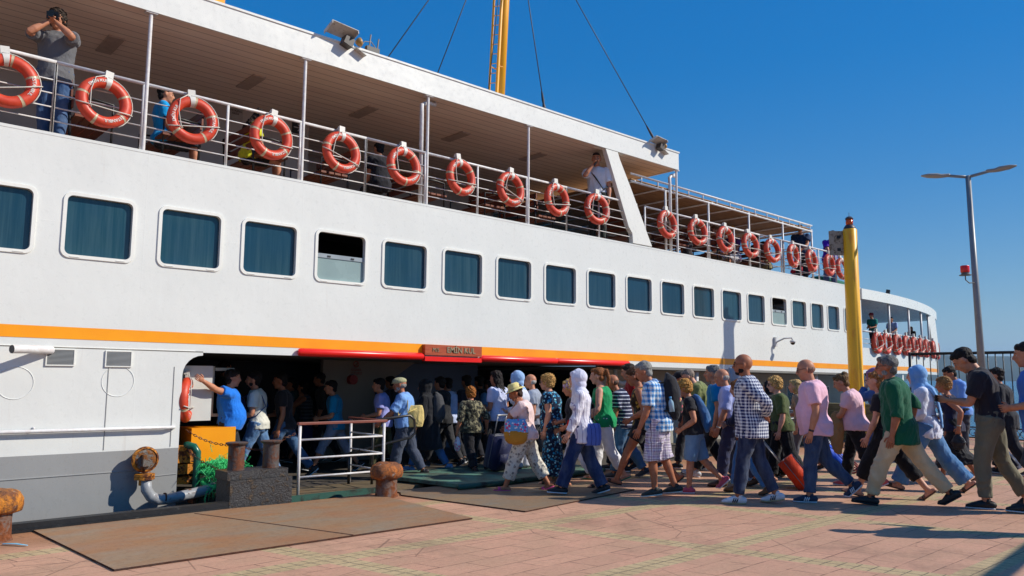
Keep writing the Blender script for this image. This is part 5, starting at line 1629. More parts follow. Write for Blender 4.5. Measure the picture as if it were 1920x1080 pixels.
# green fairlead post
bm = BM(); tube(bm, [(3.70, .02, -.12), (3.70, .02, .55), (3.66, .04, .62), (3.60, .10, .64)], .045, seg=14, rnd=True)
tag(obj("green_post", bm, plain("green_gloss", (24, 92, 72), .3), smooth=True), "short dark green hooked post at the edge of the boarding opening", "post")
# heap of green rope
rope = empty("rope_heap", (3.95, -.05, .0), 0, "tangled bright green mooring rope heaped behind the iron posts", "rope")
t = NT("green_rope"); n = t.noise(sc=40, det=4)
t.set(t.mix(n, srgb(18, 150, 80), srgb(70, 225, 130)), .6); GR = t.m
bm = BM(); rg = random.Random(5)
for k in range(480):
    # loose strands thrown in tufts
    c = Vector((rg.choice((-.12, .02, .16, .24))+rg.gauss(0, .05), rg.uniform(-.25, .25), rg.choice((.12, .28, .36))+rg.gauss(0, .05)))
    d = Vector((rg.uniform(-1, 1), rg.uniform(-1.1, .5), rg.uniform(-.5, 1))).normalized(); L = rg.uniform(.08, .18)
    e = c+d*L; m_ = c.lerp(e, .5)+Vector((rg.gauss(0, .02), rg.gauss(0, .02), .03)); e.z -= .06
    tube(bm, [c, m_, e], [.0055, .0045, .002], seg=4)
for k in range(7):
    torus(bm, (rg.uniform(-.05, .15), rg.uniform(-.1, .1), .08+.05*k), rg.uniform(.14, .2), .022, M=Matrix.Rotation(PI/2+rg.uniform(-.3, .3), 3, 'X'), seg=24, sub=8)
obj("strands", bm, GR, rope)
# yellow hose behind: small gangway railing (L-shaped) with brown handrail
gr = empty("gangway_railing", (4.66, -.74, 0), 0, "white gangway railing with a flat brown handrail beside the iron posts", "railing")
HB = paint("brown_handrail", (132, 72, 58), .45, .12, 5)
A0, A1, B0, B1 = Vector((4.68, -.74, .0)), Vector((5.88, -.80, .0)), Vector((5.92, .13, .0)), Vector((5.88, -.80, .0))
def pt(p, z): q = Vector((p.x, p.y, z)); return q-gr.location
bm = BM()
for z_ in (.24, .47, .70): tube(bm, [pt(A0, z_), pt(A1, z_)], .013, seg=8); tube(bm, [pt(A1, z_), pt(B0, z_)], .011, seg=8)
obj("rail", bm, RAILW, gr, True)
for q in (A0, A1, B0):
    bm = BM(); tube(bm, [pt(q, 0), pt(q, .89)], .020, seg=10); obj("post", bm, RAILW, gr, True)
bm = BM()
for a, b in ((A0, A1), (A1, B0)):
    d = (b-a).normalized(); n_ = Vector((-d.y, d.x, 0))*.032; a2 = a-d*.03; b2 = b+d*.035
    z0_, z1_ = (.885, .918) if a is A0 else (.886, .915)
    vs = [a2+n_, b2+n_, b2-n_, a2-n_]; prism(bm, [(v.x-gr.location.x, v.y-gr.location.y) for v in vs], z0_, z1_)
obj("handrail", bm, HB, gr, bevel=.004)
# green edged platform and the green boarding ramp
GRN = rusty("worn_green_paint", (44, 92, 78), (60, 62, 52), .42, 3.5, .65, bump=.3)
MATG = steel("worn_platform_deck", (96, 88, 72), (122, 104, 74), .2, 3)
pf = empty("boarding_platform", (5.3, -.5, 0), 0, "worn brown boarding platform edged in green under the white railing", "platform")
bm = BM(); box(bm, 4.55, 6.55, -.80, .0, -.06, .006); local(bm, pf); obj("deck", bm, MATG, pf)
bm = BM(); box(bm, 4.52, 5.9, -.845, -.803, -.07, .035); local(bm, pf); obj("edge", bm, GRN, pf, bevel=.004)
rp = empty("boarding_ramp", (7.6, -.8, 0), 0, "green boarding ramp sloping from the quay into the ferry's side opening", "ramp")
a_ = G(775, 905); b_ = G(868, 920); c_ = G(1080, 889)
pts_ = [(6.25, .10), (6.45, -.75), (6.58, -1.56), (7.2, -1.62), (9.5, -1.5), (9.5, .10)]
bm = BM(); prism(bm, pts_, .026, .085); local(bm, rp); 
for v in bm.verts:
    pass
t = NT("green_ramp_covering"); n = t.noise(sc=3, det=8, rough=.7); n2 = t.noise(sc=30, det=4)
t.set(t.mix(t.ramp(n, [(.40, 0.0), (.58, 1.0)]), srgb(88, 132, 112), srgb(74, 80, 68)), .7); t.bump(n2, .4, .01); RG = t.m
obj("deck", bm, RG, rp, bevel=.012)
bm = BM(); tube(bm, [(6.52, -1.62, .055), (7.2, -1.665, .055), (9.5, -1.545, .055)], (.035, .03), seg=10, ref=Vector((0, 0, 1))); local(bm, rp); obj("edge", bm, GRN, rp, True)
dr = empty("ramp_handrail", (5.9, .1, 0), 0, "curved dark steel handrail under the capped old man's hand", "handrail")
bm = BM(); q0, q1, q2, q3, q4, q5 = HP(640, 792, -.1), HP(700, 788, -.35), HP(768, 779, -.45), HP(777, 787, -.47), HP(778, 812, -.45), HP(720, 833, -.3)
q6 = HP(655, 850, -.1)
tube(bm, [q0, q1, q2, q3, q4, HP(770, 820, -.45), q5, q6], .019, seg=10); local(bm, dr); obj("tube", bm, plain("dark_steel_tube", (70, 66, 62), .3, .6), dr, True)
for q in (q1, q6):
    bm = BM(); tube(bm, [(q.x, q.y, .0), (q.x, q.y, q.z)], .02, seg=8); local(bm, dr); obj("post", bm, plain("dark_steel_tube", (70, 66, 62), .3, .6), dr, True)

# yellow leading-light pole
yp = empty("yellow_pole", (17.47, -2.0, 0), 0, "tall yellow steel pole with an orange lamp and a pale plate on top", "pole")
t = NT("yellow_pole_paint"); n = t.noise(t.mp(t.obj(), scale=(1, 1, .25)), sc=5, det=6, rough=.7)
t.set(t.mix(t.ramp(n, [(.54, 0.0), (.68, .7)]), srgb(248, 184, 12), srgb(226, 130, 20)), .35); YP = t.m
bm = BM(); lathe(bm, [(.155, 0), (.155, 4.88), (.14, 4.90), (.02, 4.905)], 28); obj("column", bm, YP, yp, True, autosm=40)
bm = BM(); lathe(bm, [(.13, 4.90), (.13, 4.93), (.09, 4.99), (.075, 5.0)], 20); lathe(bm, [(.085, 5.13), (.09, 5.15), (.05, 5.19), (.01, 5.20)], 20); tube(bm, [(0, 0, 5.2), (0, 0, 5.29)], .006, seg=5)
bc = obj("beacon", bm, plain("beacon_base", (58, 50, 52), .5), yp, True, autosm=40)
t = NT("orange_lens"); t.set(srgb(235, 92, 12), .15); t.b.inputs["Transmission Weight"].default_value = .3
bm = BM(); lathe(bm, [(.075, 5.0), (.08, 5.06), (.075, 5.13)], 20); obj("lens", bm, t.m, bc, True)
d_ = Vector((-.74, .67, 0)); 
bm = BM(); Mx = Matrix.Rotation(math.atan2(d_.y, d_.x), 4, 'Z'); box(bm, .155, .47, -.03, .0, 4.30, 4.86, M=Mx); pl_ = obj("sheet_plate", bm, rusty("pale_weathered_sheet", (172, 160, 140), (120, 100, 74), .38, 8, .6), yp, bevel=.005)
bm = BM()
for z_ in (4.72, 4.43): box(bm, .22, .30, -.034, -.0301, z_-.035, z_+.035, M=Mx); box(bm, .22, .30, .0001, .004, z_-.035, z_+.035, M=Mx)
obj("hole", bm, plain("hole_dark", (18, 18, 18)), pl_)
bm = BM(); lathe(bm, [(.30, 0), (.30, .02), (.16, .021), (.16, .05)], 24); obj("base_flange", bm, YP, yp, True, autosm=30)

# street lamp
lp = empty("street_lamp", (19.08, -4.0, 0), 0, "tall grey street lamp with two arms and a small red beacon", "street lamp")
GAL = paint("galvanised_steel", (128, 132, 134), .4, .12, 4, metal=.0)
bm = BM(); tube(bm, [(0.12, -.02, 0), (0.0, 0, 6.06)], [.085, .055], seg=14); obj("pole", bm, GAL, lp, True)
Rv = Vector((_r.x, _r.y, 0)).normalized(); Fv = Vector((_f.x, _f.y, 0)).normalized()
for s in (-1, 1):
    dd = (Rv*.87*s - Fv*.5*s).normalized()
    e = Vector((0, 0, 6.03))+dd*.44+Vector((0, 0, .09))
    bm = BM(); tube(bm, [(0, 0, 6.03), e], .034, seg=10); ar = obj("arm", bm, GAL, lp, True)
    bm = BM(); e2 = e+dd*.48+Vector((0, 0, .05)); tube(bm, [e-dd*.06, e+dd*.08, e.lerp(e2, .35), e.lerp(e2, .75), e2], [(.04, .05), (.045, .06), (.055, .12), (.045, .13), (.015, .06)], seg=14, ref=Vector((0, 0, 1)), rnd=True); lh = obj("lamp_head", bm, paint("lamp_head_paint", (150, 145, 138), .45), ar, True)
q = on_ = None
p = HP(1810, 517, -4.0); base = p-lp.location
bm = BM(); tube(bm, [Vector((.05, -.01, base.z-.10)), (base.x*.6, base.y, base.z-.14), (base.x, 0, base.z-.09), (base.x, 0, base.z)], .012, seg=6); lathe(bm, [(.01, 0), (.12, .005), (.12, .02), (.08, .03), (.075, .07)], 16, c=(base.x, 0, base.z)); bb = obj("beacon_bracket", bm, plain("beacon_metal", (100, 95, 88), .5), lp, True, autosm=40)
t = NT("red_lens"); t.set(srgb(225, 30, 22), .15)
bm = BM(); lathe(bm, [(.085, .07), (.09, .09), (.09, .20), (.08, .22), (.01, .225)], 18, c=(base.x, 0, base.z)); obj("lens", bm, t.m, bb, True, autosm=40)

# black fence across the quay end
fn = empty("metal_fence", (22.33, -1.3, 0), 0, "black metal bar fence across the end of the quay", "fence")
BF = plain("black_fence_paint", (22, 25, 34), .4)
bm = BM()
def fy(y): return y+1.3
for z_, r_ in ((2.20, .028), (2.165, .012), (.88, .016), (.30, .018), (.04, .018)): tube(bm, [(0, fy(-1.3), z_), (0, fy(-16), z_)], r_, seg=6)
obj("rail", bm, BF, fn, True)
bm = BM(); y = -1.3
while y > -16:
    tube(bm, [(0, fy(y), .30), (0, fy(y), 2.19)], .014, seg=6); y -= .172
obj("bars", bm, BF, fn, True)
bm = BM(); y = -1.42
while y > -16: torus(bm, (0, fy(y), .17), .085, .010, M=Matrix.Rotation(PI/2, 3, 'Z'), seg=16, sub=6); y -= .19
obj("ring_frieze", bm, BF, fn, True)
for y in (-1.3, -4.6, -7.9, -11.2, -14.5):
    bm = BM(); tube(bm, [(0, fy(y), -.0), (0, fy(y), 2.24)], .045 if y == -1.3 else .03, seg=8); obj("post", bm, BF, fn, True)
# timber fender wall at the quay end
t = NT("weathered_timber"); n = t.noise(t.mp(t.obj(), scale=(1, .6, 5)), sc=3, det=7, rough=.7)
t.set(t.mix(t.ramp(n, [(.35, 0.0), (.65, 1.0)]), srgb(128, 122, 88), srgb(84, 84, 62)), .85); t.bump(n, .8, .02); TW = t.m
tw = empty("timber_fender", (19.4, -1.4, 0), 0, "greenish weathered timber fender block on the quay behind the crowd", "fender")
for k in range(4):
    bm = BM(); box(bm, -.15, .25, -1.1, 1.25, .005+k*.225, .22+k*.225); 
    for y in (-.7, .2, .9): cyl(bm, (-.155, y, .11+k*.225), (-.15, y, .11+k*.225), .03, 8)
    obj("timber", bm, TW, tw, bevel=.015)
# blue scrap on the paving
a = G(38, 1019); bm = BM(); tube(bm, [(0, 0, .012), (.12, -.01, .016), (.24, -.035, .010)], [(.006, .014), (.005, .018), (.003, .008)], seg=8, ref=Vector((0, 0, 1)), rnd=True)
o = obj("plastic_scrap", bm, plain("blue_plastic", (120, 190, 215), .4), None, True); o.location = (a.x-.13, a.y, .002); o.rotation_euler = (0, 0, R(-44)); tag(o, "thin pale blue plastic scrap on the bricks at lower left", "litter")
# dark rope lying across the ground
pr_ = [G(1010, 938), G(1075, 933), G(1140, 929), G(1200, 925), G(1265, 926), G(1320, 920)]
bm = BM(); tube(bm, [Vector((p.x, p.y, .030 if p.x < 8.3 else .012)) for p in pr_], .011, seg=6)
# a small jetty railing and boat glimpsed through the fence
bt = empty("small_boat", (34, 2.5, -1.35), R(20), "small white boat on the water seen through the fence bars", "boat")
bm = BM(); tube(bm, [(-2.6, 0, .45), (-1.8, 0, .40), (0, 0, .36), (1.8, 0, .42), (2.8, 0, .62)], [(.40, .7), (.45, .95), (.45, 1.0), (.42, .7), (.12, .1)], seg=16, ref=Vector((0, 0, 1))); obj("hull", bm, RAILW, bt, True)
bm = BM(); box(bm, -1.4, .4, -.6, .6, .8, 1.5); obj("cabin", bm, RAILW, bt, bevel=.08)
bm = BM(); box(bm, -1.2, .2, -.608, -.601, 1.1, 1.38); box(bm, -1.408, -1.401, -.45, .45, 1.1, 1.38); obj("cabin_window", bm, plain("dark_window_glass", (14, 26, 24), .1), bt)
# ------------------------------------------------------------------ people and what they carry
def item(F, loc, name, label, cat, rot=None, group=None):
    """an Empty for a carried thing, placed in the carrier's own frame"""
    o = empty(name, (0, 0, 0), 0, label, cat, group)
    M = F.world @ Matrix.Translation(Vector(loc))
    if rot is not None: M = M @ rot
    o.matrix_world = M
    return o
def ptilt(F): return Matrix.Rotation(F.chest_a, 4, 'Y')
def backpack(F, label, col, c2=None, pat=(), s=1.0, bottle=False, front=False):
    c, a = F.spine(.27); sg = 1 if front else -1
    c = c + F.fw*((.20 if not front else .24)*sg*F.wid)
    o = item(F, c, "backpack", label, "backpack", Matrix.Rotation(a*.8, 4, 'Y'))
    m = cloth(col); m2 = cloth(c2 or col, *pat)
    bm = BM(); tube(bm, [(0, 0, -.23*s), (.0, 0, -.15*s), (0, 0, .05*s), (.01, 0, .20*s), (.03, 0, .26*s)], [(.07*s, .11*s), (.105*s, .145*s), (.105*s, .145*s), (.08*s, .12*s), (.03*s, .06*s)], seg=20, ref=Vector((1, 0, 0)), rnd=True)
    me = remesh(bm, .012, 2); folds(me, .006, hash_(label), 30); me.materials.append(m); b = bpy.data.objects.new("bag_body", me); link(b, o)
    bm = BM(); tube(bm, [(.07*sg, 0, -.19*s), (.085*sg, 0, -.1*s), (.08*sg, 0, .02*s)], [(.035*s, .075*s), (.038*s, .09*s), (.02*s, .07*s)], seg=16, ref=Vector((1, 0, 0)), rnd=True); obj("pocket", bm, m2, o, True)
    for A in F.arm:
        S = A['S']; sd = A['side']
        pth = [c+Vector((0, sd*.07, .17)), S+Vector((-.02*-sg, -sd*.055, .062)), S-F.fw*sg*.0+F.fw*(-sg)*.10+Vector((0, -sd*.05, -.02)), F.spine(.26)[0]+F.fw*(-sg)*.135*F.wid+F.lat*sd*.12, F.spine(.14)[0]+F.lat*sd*.16*F.wid, c+Vector((0, sd*.10, -.18))]
        pp = [Matrix.Rotation(-a*.8, 4, 'Y') @ (Vector(p)-c) for p in pth]
        bm = BM(); tube(bm, pp, (.008, .022), seg=8, ref=Vector((1, 0, .3))); obj("strap", bm, m, o, True)
    if bottle:
        bm = BM(); lathe(bm, [(.033, 0), (.034, .10), (.030, .13), (.014, .155), (.014, .165)], 16, c=(.02, .15, -.20))
        t = NT("water_bottle"); t.set(srgb(170, 205, 225), .08); t.b.inputs["Alpha"].default_value = .75
        bo = obj("bottle", bm, t.m, o, True); bm = BM(); lathe(bm, [(.017, .165), (.018, .19), (.01, .192)], 14, c=(.02, .15, -.20)); obj("bottle_cap", bm, plain("cap_blue", (70, 160, 215), .3), bo, True)
    return o
def shoulder_bag(F, label, col, side=1, pat=(), w_=.17, h_=.13, th=.05, zoff=-.02, fwd=-.02, cross=True, strapc=(25, 25, 28), name="shoulder_bag", cat="bag", c2=None, soft=.006, out=.21):
    c, a = F.spine(max(zoff, -.06)); c = c + F.lat*(side*out*F.wid) + Vector((fwd, 0, zoff-max(zoff, -.06)))
    o = item(F, c, name, label, cat)
    bm = BM(); tube(bm, [(0, 0, -h_), (0, 0, -h_*.4), (0, 0, h_*.5), (0, 0, h_)], [(w_*.85, th), (w_, th*1.2), (w_*.95, th), (w_*.8, th*.35)], seg=22, ref=Vector((1, 0, 0)), rnd=False)
    me = remesh(bm, .010, 3); folds(me, soft, hash_(label), 26); me.materials.append(cloth(col, *pat)); b = bpy.data.objects.new("bag_body", me); link(b, o)
    if c2:
        bm = BM(); tube(bm, [(0, 0, -h_*1.04), (0, 0, -h_*.3)], [(w_*.9, th*1.15), (w_*1.03, th*1.3)], seg=22, ref=Vector((1, 0, 0)), rnd=True); obj("bag_base", bm, cloth(c2), o, True)
    S = F.arm[0 if side == 1 else 1]['S']; S2 = F.arm[1 if side == 1 else 0]['S']
    topp = (S2+Vector((0, side*.05, .055))) if cross else (S+Vector((0, -side*.04, .068)))
    ch = F.spine(.30)[0]
    for k, sg in ((0, 1), (1, -1)):
        if cross: pth = [c+Vector((sg*w_*.7, 0, h_*.9)), F.spine(.12)[0]+F.fw*(sg*.15*F.wid)+F.lat*(side*.13), ch+F.fw*(sg*.165*F.wid)+F.lat*(side*.02), F.spine(.44)[0]+F.fw*(sg*.12*F.wid)-F.lat*(side*.08), topp]
        else: pth = [c+Vector((sg*w_*.6, 0, h_*.9)), F.spine(.2)[0]+F.fw*(sg*.08)+F.lat*(side*.21*F.wid), F.spine(.40)[0]+F.fw*(sg*.09)+F.lat*(side*.16*F.wid), topp]
        bm = BM(); tube(bm, [Vector(p)-c for p in pth], (.006, .014), seg=8, ref=Vector((1, 0, .2))); obj("strap", bm, cloth(strapc), o, True)
    return o
def held_bag(F, ai, label, col, w_=.13, h_=.20, pat=(), name="plastic_bag", th=.06):
    A = F.arm[ai]; g = A['grip']
    c = Vector((g.x, g.y, g.z))
    o = item(F, c, name, label, "bag")
    bm = BM(); tube(bm, [(0, 0, -.02), (0, 0, -.08), (0, 0, -.08-h_*.5), (0, 0, -.08-h_)], [(.014, .012), (w_*.45, th*.5), (w_*.8, th), (w_*.55, th*.7)], seg=18, ref=Vector((1, 0, 0)), rnd=True)
    me = remesh(bm, .010, 2); folds(me, .010, hash_(label), 34); me.materials.append(cloth(col, *pat, rough=.4)); b = bpy.data.objects.new("bag_body", me); link(b, o)
    return o
def phone(F, ai, label, col=(25, 25, 30)):
    A = F.arm[ai]; o = item(F, A['grip'], "phone", label, "phone", A['M'].to_4x4())
    bm = BM(); box(bm, -.075, .075, -.035, .037, .0, .009); obj("phone_case", bm, plain("phone_case", col, .3), o, bevel=.003)
    bm = BM(); box(bm, -.069, .069, -.031, .033, -.0012, -.0002); obj("screen", bm, plain("phone_screen", (12, 14, 18), .08), o)
    return o
def camera_item(F, label, big=True):
    p = F.hc + F.HR@Vector((.155, 0, .005)); o = item(F, p, "camera", label, "camera", F.HR.to_4x4())
    bm = BM(); box(bm, -.03, .03, -.065, .065, -.042, .042); box(bm, -.02, .03, -.02, .02, .042, .062); obj("camera_body", bm, plain("camera_black", (22, 22, 24), .4), o, bevel=.006)
    bm = BM(); tube(bm, [(.03, 0, 0), (.075 if big else .045, 0, 0), (.10 if big else .055, 0, 0)], [.034, .034, .038], seg=18); obj("lens", bm, plain("lens_black", (14, 14, 18), .2), o, True, autosm=40)
    return o
def suitcase(x, y, az, tilt, H_, W_, D_, col, label, hand=None, z=0.0, pat=(), soft=True, hl=.42):
    """base edge with wheels at (x, y); az: direction the handle leans towards"""
    o = empty("suitcase", (x, y, z), az, label, "suitcase")
    Mx = Matrix.Rotation(tilt, 4, 'Y')
    bm = BM(); box(bm, -D_/2, D_/2, -W_/2, W_/2, .05, H_)
    for v in bm.verts: v.co = Mx@v.co
    me_o = obj("case_body", bm, cloth(col, *pat, rough=.55), o, True, bevel=.045)
    bm = BM(); box(bm, -D_/2-.025, -D_/2-.001, -W_/2+.05, W_/2-.05, .10, H_*.55)
    for v in bm.verts: v.co = Mx@v.co
    obj("front_pocket", bm, cloth(col, *pat, rough=.55), o, True, bevel=.02)
    bm = BM()
    for f in (.33, .36): pass
    pts = rrect(-W_/2-.004, W_/2+.004, .05-.004, H_+.004, .05, 4)
    tube(bm, [Mx@Vector((.02, p[0], p[1])) for p in pts], .0055, seg=5, closed=True, cap=False); obj("zip_piping", bm, plain("piping", (120, 120, 125), .5), o, True)
    bm = BM()
    for s in (-1, 1): tube(bm, [Mx@Vector((D_/2-.03, s*.10, H_-.02)), Mx@Vector((D_/2-.03, s*.10, H_+hl))], .008, seg=8)
    tube(bm, [Mx@Vector((D_/2-.03, -.11, H_+hl)), Mx@Vector((D_/2-.03, .11, H_+hl))], .015, seg=10, rnd=True); obj("pull_handle", bm, plain("handle_grey", (150, 150, 152), .35, .5), o, True)
    for s in (-1, 1):
        bm = BM(); c = Mx@Vector((D_/2-.03, s*(W_/2-.05), .03)); cyl(bm, c+Vector((0, -.018, 0)), c+Vector((0, .018, 0)), .032, 16); obj("wheel", bm, plain("wheel_black", (20, 20, 22), .5), o, True, autosm=40)
    return o

CROWD = "passengers walking towards the boarding opening"
INS = "people inside the ferry's dark boarding opening"
UP = "passengers on the upper deck"
def P(fx, fy, row, turn=0.0, z=0.0, **sp):
    g = G(fx, fy, z); F = person_at(sp, g.x, g.y, row, turn, z)
    HTS.append((sp['label'][:28], round(F.s*1.75, 2))); return F
def PD(px, Y, row, turn, z, **sp):
    """on a deck: picture column px on the plane Y"""
    x = HP(px, 400, Y).x
    F = person_at(sp, x, Y, row, turn, z)
    HTS.append((sp['label'][:28], round(F.s*1.75, 2))); return F
HTS = []
JEANS = (46, 62, 90); DJ = (28, 38, 66); LJ = (92, 122, 158); BLK_ = (22, 22, 25); WHT = (226, 228, 232)
N = 0
# ---- the front of the crowd
F = P(1412, 944, 664, 0, label="bald bearded man in glasses, blue and white checked shirt, hands behind his back", group=CROWD, q=0, skin=2, wide=1.14, belly=.035,
      top=('shirt', (222, 226, 238), 'gingham', (24, 36, 88)), sleeve=1.80, hem=-.15, fit=.024, legwear=('trousers', DJ, 'denim'), shoes=('striped', (222, 222, 226), (190, 160, 120), (20, 20, 24)), hair=None, beard=(38, 26, 20), glasses='clear', arms=('behind', 'behind'), legs=((14, 6, 0), (-12, 12, 10)), head=4, lean=2)
F = P(1533, 941, 674, 0, label="bald man in a pink polo shirt and jeans pulling an orange suitcase", group=CROWD, q=0, skin=1, wide=1.22, belly=.06,
      top=('polo', (232, 186, 200)), hem=-.11, fit=.026, legwear=('trousers', JEANS, 'denim'), shoes=('striped', (34, 44, 70), (222, 222, 226), (226, 226, 230)), hair=('fringe', (150, 108, 88)), glasses='clear', arms=('down', ((.06, .04, -.46), (-1, .4, 0), 1.1)), legs='toeL', head=14, lean=1, watchL=(28, 28, 30))
hw = F.world@F.arm[1]['grip']
Wd = Vector((math.cos(F.az), math.sin(F.az), 0))
g = G(1518, 917); suitcase(g.x, g.y, F.az, R(-38)*-1, .50, .36, .22, (196, 72, 28), "soft orange suitcase on wheels beside the pink polo shirt man's legs", hl=.36)
F = P(1694, 949, 667, 0, label="grey-bearded man in a dark green shirt and beige trousers, mid-stride", group=CROWD, q=0, skin=2, wide=1.10, belly=.03,
      top=('shirt', (14, 82, 58)), sleeve=1.18, slflare=.012, hem=-.17, fit=.028, flare=.02, topfold=.010, legwear=('trousers', (198, 180, 148)), loose=.022, legfold=.008, shoes=('plain', (26, 26, 30), (30, 30, 34)), hair=('short', (112, 110, 106)), beard=(150, 146, 140), glasses='clear', arms=('down', 'back'), legs=((27, 8, -6), (-30, 8, 34)), head=4, lean=6)
F = P(1866, 954, 654, 2, label="young man in a black polo shirt and grey trousers, looking down at his phone", group=CROWD, q=0, skin=1, wide=1.06,
      top=('polo', (36, 32, 38)), hem=-.02, fit=.014, sleeve=.72, legwear=('trousers', (112, 108, 92)), loose=.016, shoes=('sneaker', (22, 22, 24), (205, 205, 208)), hair=('short', (26, 20, 18)), arms=('phone', 'phone'), legs=((12, 14, 0), (-12, 16, 26)), head=42, lean=8, stoop=14)
phone(F, 1, "dark phone in the hands of the young man in the black polo shirt")
F = P(1744, 921, 687, 0, label="woman in a light blue headscarf, fringed white shirt and wide blue jeans", group=CROWD, q=0, skin=0, fem=1, wide=1.0,
      top=('shirt', (214, 218, 232)), sleeve=1.75, slflare=.02, hem=-.14, fit=.024, flare=.015, topfold=.012, nocollar=1, legwear=('trousers', (84, 124, 166), 'denim'), loose=.028, legflare=.05, legend=1.95, shoes=('sandal', (90, 65, 45), (70, 50, 38)), headgear=('hijab', (128, 166, 208)), hair=None, scarf=.42, arms=('hold', 'hold'), legs='bigL', head=3)
shoulder_bag(F, "small maroon bag at the hip of the woman in the light blue headscarf", (92, 32, 42), side=1, w_=.09, h_=.08, th=.035, zoff=.12, fwd=.17, out=.10)
F = P(1610, 914, 702, 4, label="woman in a pale pink T-shirt, fair hair in a knot, beige jacket on her arm", group=CROWD, q=0, skin=1, fem=1, wide=1.14, belly=.03,
      top=('tee', (226, 190, 196)), hem=-.05, fit=.034, topfold=.007, legwear=('trousers', BLK_), loose=.020, legend=1.8, shoes=('sneaker', (200, 90, 92), (225, 225, 228)), hair=('bun', (120, 88, 52)), arms=('fold', 'fold'), legs='stepR', head=24, lean=8, stoop=16)
o = item(F, F.arm[0]['E'].lerp(F.arm[0]['W'], .5)+Vector((.02, .02, -.02)), "beige_jacket", "beige jacket folded over the forearm of the woman in the pale pink T-shirt", "jacket")
bm = BM(); tube(bm, [(0, 0, .05), (0, .0, -.05), (.0, .01, -.22), (-.01, .0, -.42), (-.02, 0, -.5)], [(.06, .05), (.10, .06), (.10, .05), (.08, .045), (.05, .03)], seg=18, ref=Vector((1, 0, 0)), rnd=True); me = remesh(bm, .011, 2); folds(me, .014, 3, 26, (1, 1, .2)); me.materials.append(cloth((152, 122, 86))); link(bpy.data.objects.new("fabric", me), o)
P(1660, 902, 692, 6, label="woman in a mauve headscarf and long blue denim coat, hand raised to her face", group=CROWD, q=1, skin=0, fem=1, wide=1.02,
  top=('shirt', (62, 88, 138), 'denim'), sleeve=1.85, hem=-.14, fit=.03, nocollar=1, legwear=('skirt', (62, 88, 138), 'denim'), hemz=.30, shoes=('sneaker', (60, 60, 64)), headgear=('hijab', (148, 108, 138)), hair=None, arms=('face', 'down'), legs='stepL', head=8)
P(1668, 934, 697, 8, label="woman with long orange-brown hair in cropped black trousers, half hidden by the green shirt man", group=CROWD, q=1, skin=0, fem=1,
  top=('tee', (30, 30, 34)), hem=-.08, legwear=('capri', BLK_), legend=1.6, loose=.03, shoes=('sandal', (120, 90, 70), (90, 65, 50)), hair=('long', (168, 110, 58)), arms=('fwd', 'back'), legs='bigL')
F = P(1792, 906, 708, 6, label="woman in a navy sleeveless top with curly reddish hair, arm stretched back", group=CROWD, q=1, skin=2, fem=1, wide=1.08,
      top=('tank', (28, 30, 54)), hem=-.06, fit=.02, legwear=('skirt', (24, 24, 28)), hemz=.30, shoes=('sandal', (40, 30, 25), (30, 24, 20)), hair=('curly', (158, 112, 62)), arms=(((-.16, .10, -.47), (-1, .3, 0), 1.1), 'hold'), legs='stepL', watchL=(170, 160, 140), head=8)
held_bag(F, 0, "black bag held back by the woman in the navy sleeveless top", (26, 26, 30), .14, .16, name="handbag")
P(1808, 868, 688, -25, label="man in a light blue shirt behind the crowd near the fence, head bowed", group=CROWD, q=2, skin=2, top=('shirt', (120, 156, 214)), sleeve=1.9, legwear=('trousers', (50, 50, 58)), hair=('short', (24, 20, 18)), arms=('hold', 'hold'), legs='stand', head=28, stoop=16)
F = P(1892, 890, 690, 10, label="person in black by the fence, half hidden behind the young man in the black polo", group=CROWD, q=1, skin=1, wide=1.14, top=('shirt', (24, 26, 34)), sleeve=1.9, hem=-.2, legwear=('trousers', (18, 20, 28)), loose=.03, hair=('short', (30, 24, 22)), arms=('down', 'down'), legs='stepR')
g = G(1905, 890); suitcase(g.x, g.y, F.az, R(34), .52, .36, .22, (24, 30, 58), "dark navy suitcase rolling behind the young man in the black polo shirt", hl=.3)
F = P(1968, 964, 642, 0, label="man in a blue T-shirt cut by the picture's right edge", group=CROWD, q=0, skin=1, wide=1.2, belly=.04, top=('tee', (84, 122, 196)), hem=-.1, fit=.026, sleeve=.8, legwear=('shorts', (60, 60, 66)), hair=('short', (40, 30, 24)), arms=(((.22, .02, -.26), (-1, .5, -.4), .9), 'hold'), legs='stepL', head=10)

# ---- middle of the crowd
F = P(1470, 904, 707, -6, label="woman with short curly blonde hair and sunglasses in an olive T-shirt", group=CROWD, q=0, skin=0, fem=1, wide=1.18, belly=.03, top=('tee', (74, 84, 48)), hem=-.06, fit=.022, sleeve=.85, legwear=('trousers', BLK_), loose=.03, shoes=('sandal', (30, 28, 28), (24, 22, 22)), hair=('curly', (206, 160, 92)), glasses='sun', arms=('down', 'hold'), legs='stepR', head=8)
P(1506, 884, 712, 4, label="blonde woman whose face shows just left of the pink polo shirt man", group=CROWD, q=1, skin=0, fem=1, top=('tee', (150, 130, 110)), legwear=('trousers', (90, 90, 96)), hair=('bob', (206, 170, 110)), arms=('down', 'hold'), legs='stepL')
P(1458, 893, 713, 10, label="person in a black headscarf and cloak just behind the checked shirt man", group=CROWD, q=1, skin=1, fem=1, top=('shirt', BLK_), legwear=('trousers', BLK_), headgear=('chador', (24, 22, 26)), hair=None, arms=('hold', 'hold'), legs='stand', hemz=.12)
